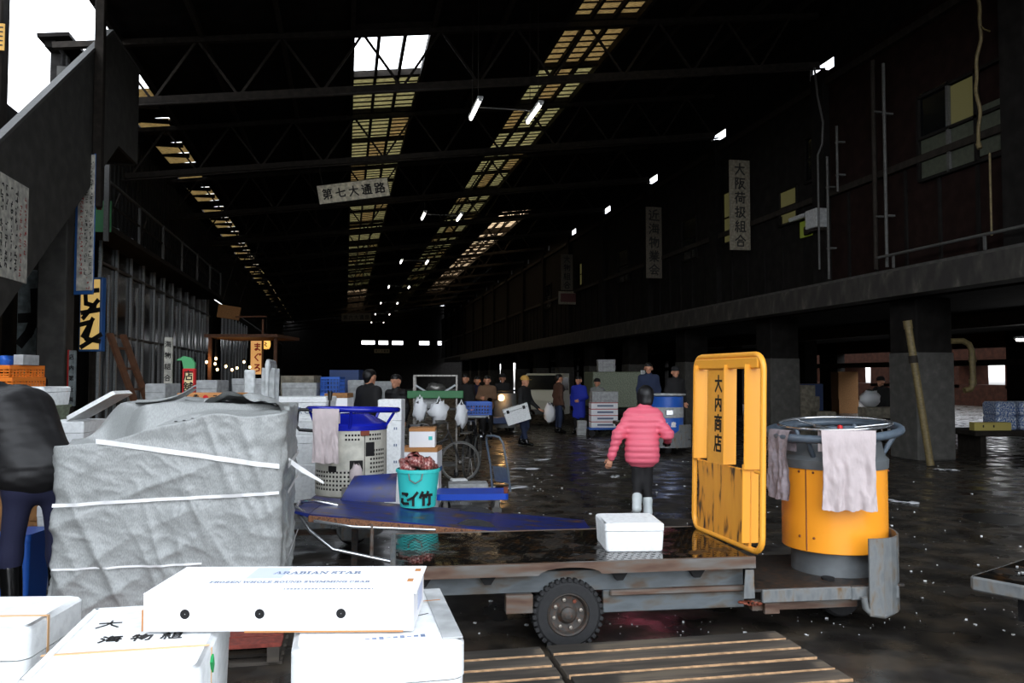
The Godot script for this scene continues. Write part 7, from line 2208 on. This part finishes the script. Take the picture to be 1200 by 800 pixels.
func facade() -> void:
	var out := -PI / 2          # faces the hall from the right wall
	tall_sign("old upright signboard reading 大阪荷扱組合 nearest on the right building", Vector3(10.86, 5.25, -21.2), 0.0, 0.62, 2.55, "大阪荷扱組合", M.sign_dirty, M.ink)
	tall_sign("faded upright signboard reading 近海物業会 on the right building", Vector3(10.95, 5.25, -28.0), 0.0, 0.60, 2.6, "近海物業会", M.sign_dark, M.ink)
	tall_sign("farthest small upright signboard on the right building", Vector3(11.1, 6.1, -40.5), 0.0, 0.62, 1.85, "大物組合", M.sign_dark, M.ink)
	var t := thing("wall_sign", "small horizontal sign with dark red centre below the farthest signboard", "sign", Vector3(11.0, 5.35, -40.2), 0.0)
	obj("board", box(mb(), Vector3(0.2, 0.33, 0), Vector3(1.25, 0.66, 0.08), 0.01), M.sign_dirty, t)
	obj("red_field", box(mb(), Vector3(0.2, 0.33, 0.041), Vector3(1.05, 0.44, 0.004)), M.sign_maroon, t)
	# windows
	var n := 7
	for q in [[-22.6, 0.75, 5.7, 7.25, "lit"], [-19.2, 0.85, 5.65, 6.55, "lit"], [-17.9, 0.9, 6.5, 7.6, "dark"], [-25.6, 1.2, 5.6, 7.0, "dark"], [-32.5, 1.4, 5.6, 7.0, "dark"], [-39.0, 0.5, 6.2, 7.3, "lit"], [-46.0, 1.4, 5.6, 7.0, "dark"]]:
		var w := structure("window_%d" % n)
		var x := right_x(q[0]) - 0.02
		obj("pane", box(mb(), Vector3(x, (q[2] + q[3]) * 0.5, q[0]), Vector3(0.02, q[3] - q[2], q[1])), M.lit_window_glow if q[4] == "lit" else M.dark_glass, w)
		for s in [-1, 1]:
			obj("window_frame", box(mb(), Vector3(x - 0.03, (q[2] + q[3]) * 0.5, q[0] + s * q[1] * 0.5), Vector3(0.06, q[3] - q[2] + 0.06, 0.06)), M.soot_wall, w)
			obj("window_frame", box(mb(), Vector3(x - 0.03, q[2] if s < 0 else q[3], q[0]), Vector3(0.06, 0.06, q[1] + 0.06)), M.soot_wall, w)
		obj("glazing_bar", box(mb(), Vector3(x - 0.02, (q[2] + q[3]) * 0.5, q[0]), Vector3(0.04, 0.04, q[1])), M.soot_wall, w)
		n += 1
	# the wide window near the right edge: one blind lit, the rest frosted
	var w := structure("window_%d" % n)
	var x := right_x(-12.9) - 0.03
	obj("lit_pane", box(mb(), Vector3(x, 6.78, -12.98), Vector3(0.02, 0.78, 0.62)), M.lit_window_glow, w)
	obj("pane", box(mb(), Vector3(x, 5.98, -12.98), Vector3(0.02, 0.76, 0.62)), M.frosted, w)
	obj("pane", box(mb(), Vector3(x, 5.98, -13.75), Vector3(0.02, 0.76, 0.76)), M.frosted, w)
	obj("pane", box(mb(), Vector3(x, 6.1, -12.15), Vector3(0.02, 0.9, 0.90)), M.frosted, w)
	obj("pane", box(mb(), Vector3(x, 6.85, -13.75), Vector3(0.02, 0.9, 0.76)), M.dark_glass, w)
	for z in [-14.15, -13.33, -12.64, -11.68]:
		obj("window_frame", box(mb(), Vector3(x - 0.03, 6.4, z), Vector3(0.07, 1.7, 0.07)), M.pipe_grey if z == -13.33 else M.soot_wall, w)
	for y in [5.56, 6.39, 7.22]:
		obj("window_frame", box(mb(), Vector3(x - 0.03, y, -12.9), Vector3(0.07, 0.06, 2.5)), M.soot_wall, w)
	# pipes and a rope
	var pi := 0
	for q in [[-14.9, 3.95, 8.2, 0.035, "grey drain pipe on the right building, left of the wide window"], [-15.25, 3.95, 8.4, 0.05, "dark thick pipe beside the grey drain pipe"], [-17.0, 3.95, 6.8, 0.03, "thin conduit below the air conditioner"], [-16.6, 5.9, 7.4, 0.03, "short upright pipe on the right building"]]:
		var p := thing("drain_pipe", q[4], "pipe", Vector3(right_x(q[0]) - 0.30, 0, q[0]), 0, "pipes on the right building")
		obj("run", tube(mb(), [Vector3(0, q[1], 0), Vector3(0, q[2], 0)], q[3], 8), M.pipe_grey if pi != 1 else M.truss_steel, p)
		for y in [0.25, 0.75]:
			obj("clip", box(mb(), Vector3(0.08, lerpf(q[1], q[2], y), 0), Vector3(0.2, 0.04, 0.1)), M.pipe_grey, p)
		pi += 1
	var bp := thing("bent_pipe", "pale bent conduit hanging from the eaves of the right building", "pipe", Vector3(0, 0, 0), 0, "pipes on the right building")
	obj("run", tube(mb(), [Vector3(10.82, 9.0, -17.3), Vector3(10.82, 8.3, -17.2), Vector3(10.83, 7.6, -17.0), Vector3(10.83, 7.1, -17.05), Vector3(10.84, 6.9, -17.25), Vector3(10.84, 4.2, -17.25)], 0.025, 6), M.pipe_grey, bp)
	var rope := thing("rope", "frayed tan rope hanging in front of the wide window", "rope", Vector3.ZERO)
	var pts := []
	for k in 26:
		pts.append(Vector3(10.85 + 0.02 * sin(k * 1.3), 9.0 - 0.128 * k, -12.18 - 0.05 * sin(k * 0.5) - 0.006 * k))
	obj("strand", tube(mb(), pts, 0.032, 6), M.pipe_yellow, rope)
	obj("frayed_end", tube(mb(), [pts[9], pts[9] + Vector3(0.0, -0.12, 0.10), pts[9] + Vector3(0, -0.20, 0.22)], 0.014, 5), M.pipe_yellow, rope)
	obj("frayed_end", tube(mb(), [pts[25], pts[25] + Vector3(0, -0.1, 0.03)], 0.045, 6), M.pipe_yellow, rope)
	var cp := thing("conduit", "thin pale conduit below the rope on the right building", "pipe", Vector3(10.98, 0, -12.2), 0, "pipes on the right building")
	obj("run", tube(mb(), [Vector3(0, 5.6, 0), Vector3(0, 4.15, 0)], 0.02, 6), M.pipe_yellow, cp)
	var hp := thing("pipe_rail", "horizontal pipe along the ledge of the right building", "pipe", Vector3.ZERO, 0, "pipes on the right building")
	obj("run", tube(mb(), [Vector3(10.75, 4.15, -15.0), Vector3(10.72, 4.12, -5.0)], 0.03, 6), M.pipe_grey, hp)
	for k in 4:
		obj("support", bar(mb(), Vector3(10.75, 3.88, -14.5 + 2.4 * k), Vector3(10.75, 4.12, -14.5 + 2.4 * k), 0.04, 0.04), M.pipe_grey, hp)
	var ac := thing("air_conditioner", "white wall box beside a greenish lit service hatch on the right building", "air conditioner", Vector3(right_x(-17.9) - 0.2, 5.15, -18.0), out)
	obj("casing", box(mb(), Vector3(0.42, 0.30, 0.05), Vector3(0.5, 0.45, 0.3), 0.02), M.foam_grey, ac)
	obj("bracket", box(mb(), Vector3(0.42, 0.03, 0.0), Vector3(0.5, 0.06, 0.34)), M.truss_steel, ac)
	obj("hatch_window_glow", box(mb(), Vector3(-0.32, 0.22, -0.16), Vector3(0.62, 0.40, 0.03)), M.lit_hatch_glow, ac)
	obj("hatch_hood", box(mb(), Vector3(-0.32, 0.50, 0.0), Vector3(0.70, 0.10, 0.30), 0.01, Basis(Vector3.RIGHT, 0.25)), M.foam_grey, ac)
	obj("hatch_stuff", box(mb(), Vector3(-0.20, 0.14, -0.10), Vector3(0.25, 0.22, 0.1), 0.02), M.truss_steel, ac)
	# leaning yellow pole and bent yellow pipe at the near pillar
	var yp := thing("leaning_pole", "yellowed pole leaning against the near right pillar", "pole", Vector3.ZERO)
	obj("shaft", tube(mb(), [plan(7.62, 15.75, 2.75), plan(7.93, 15.6, 0.02)], 0.07, 10), M.pipe_yellow, yp)
	obj("band", tube(mb(), [plan(7.69, 15.72, 2.10), plan(7.70, 15.71, 1.96)], 0.085, 10), M.truss_steel, yp)
	obj("end_cap", tube(mb(), [plan(7.615, 15.75, 2.78), plan(7.635, 15.75, 2.62)], 0.085, 10), M.pipe_yellow, yp)
	var ep := thing("elbow_pipe", "yellow pipe with elbows on the far side of the near right pillar", "pipe", Vector3.ZERO)
	obj("run", tube(mb(), [plan(8.95, 16.7, 2.42), plan(9.2, 16.7, 2.43), plan(9.32, 16.7, 2.36), plan(9.38, 16.7, 2.22), plan(9.39, 16.7, 1.55), plan(9.34, 16.7, 1.45), plan(9.2, 16.7, 1.42)], 0.06, 10), M.pipe_yellow, ep)
	for h in [2.05, 1.6]:
		obj("joint", tube(mb(), [plan(9.385, 16.7, h - 0.05), plan(9.385, 16.7, h + 0.05)], 0.075, 10), M.pipe_yellow, ep)
func make_things() -> void:
	foreground_boxes()
	yellow_truck()
	tarp_bundle()
	pallets()
	white_truck()
	hand_cart()
	blue_truck()
	far_truck()
	edge_truck()
	people()
	left_goods()
	middle_goods()
	right_goods()
	lamps()
	signs()

func _ready() -> void:
	rng.seed = 7
	make_view()
	make_materials()
	make_shell()
	make_things()
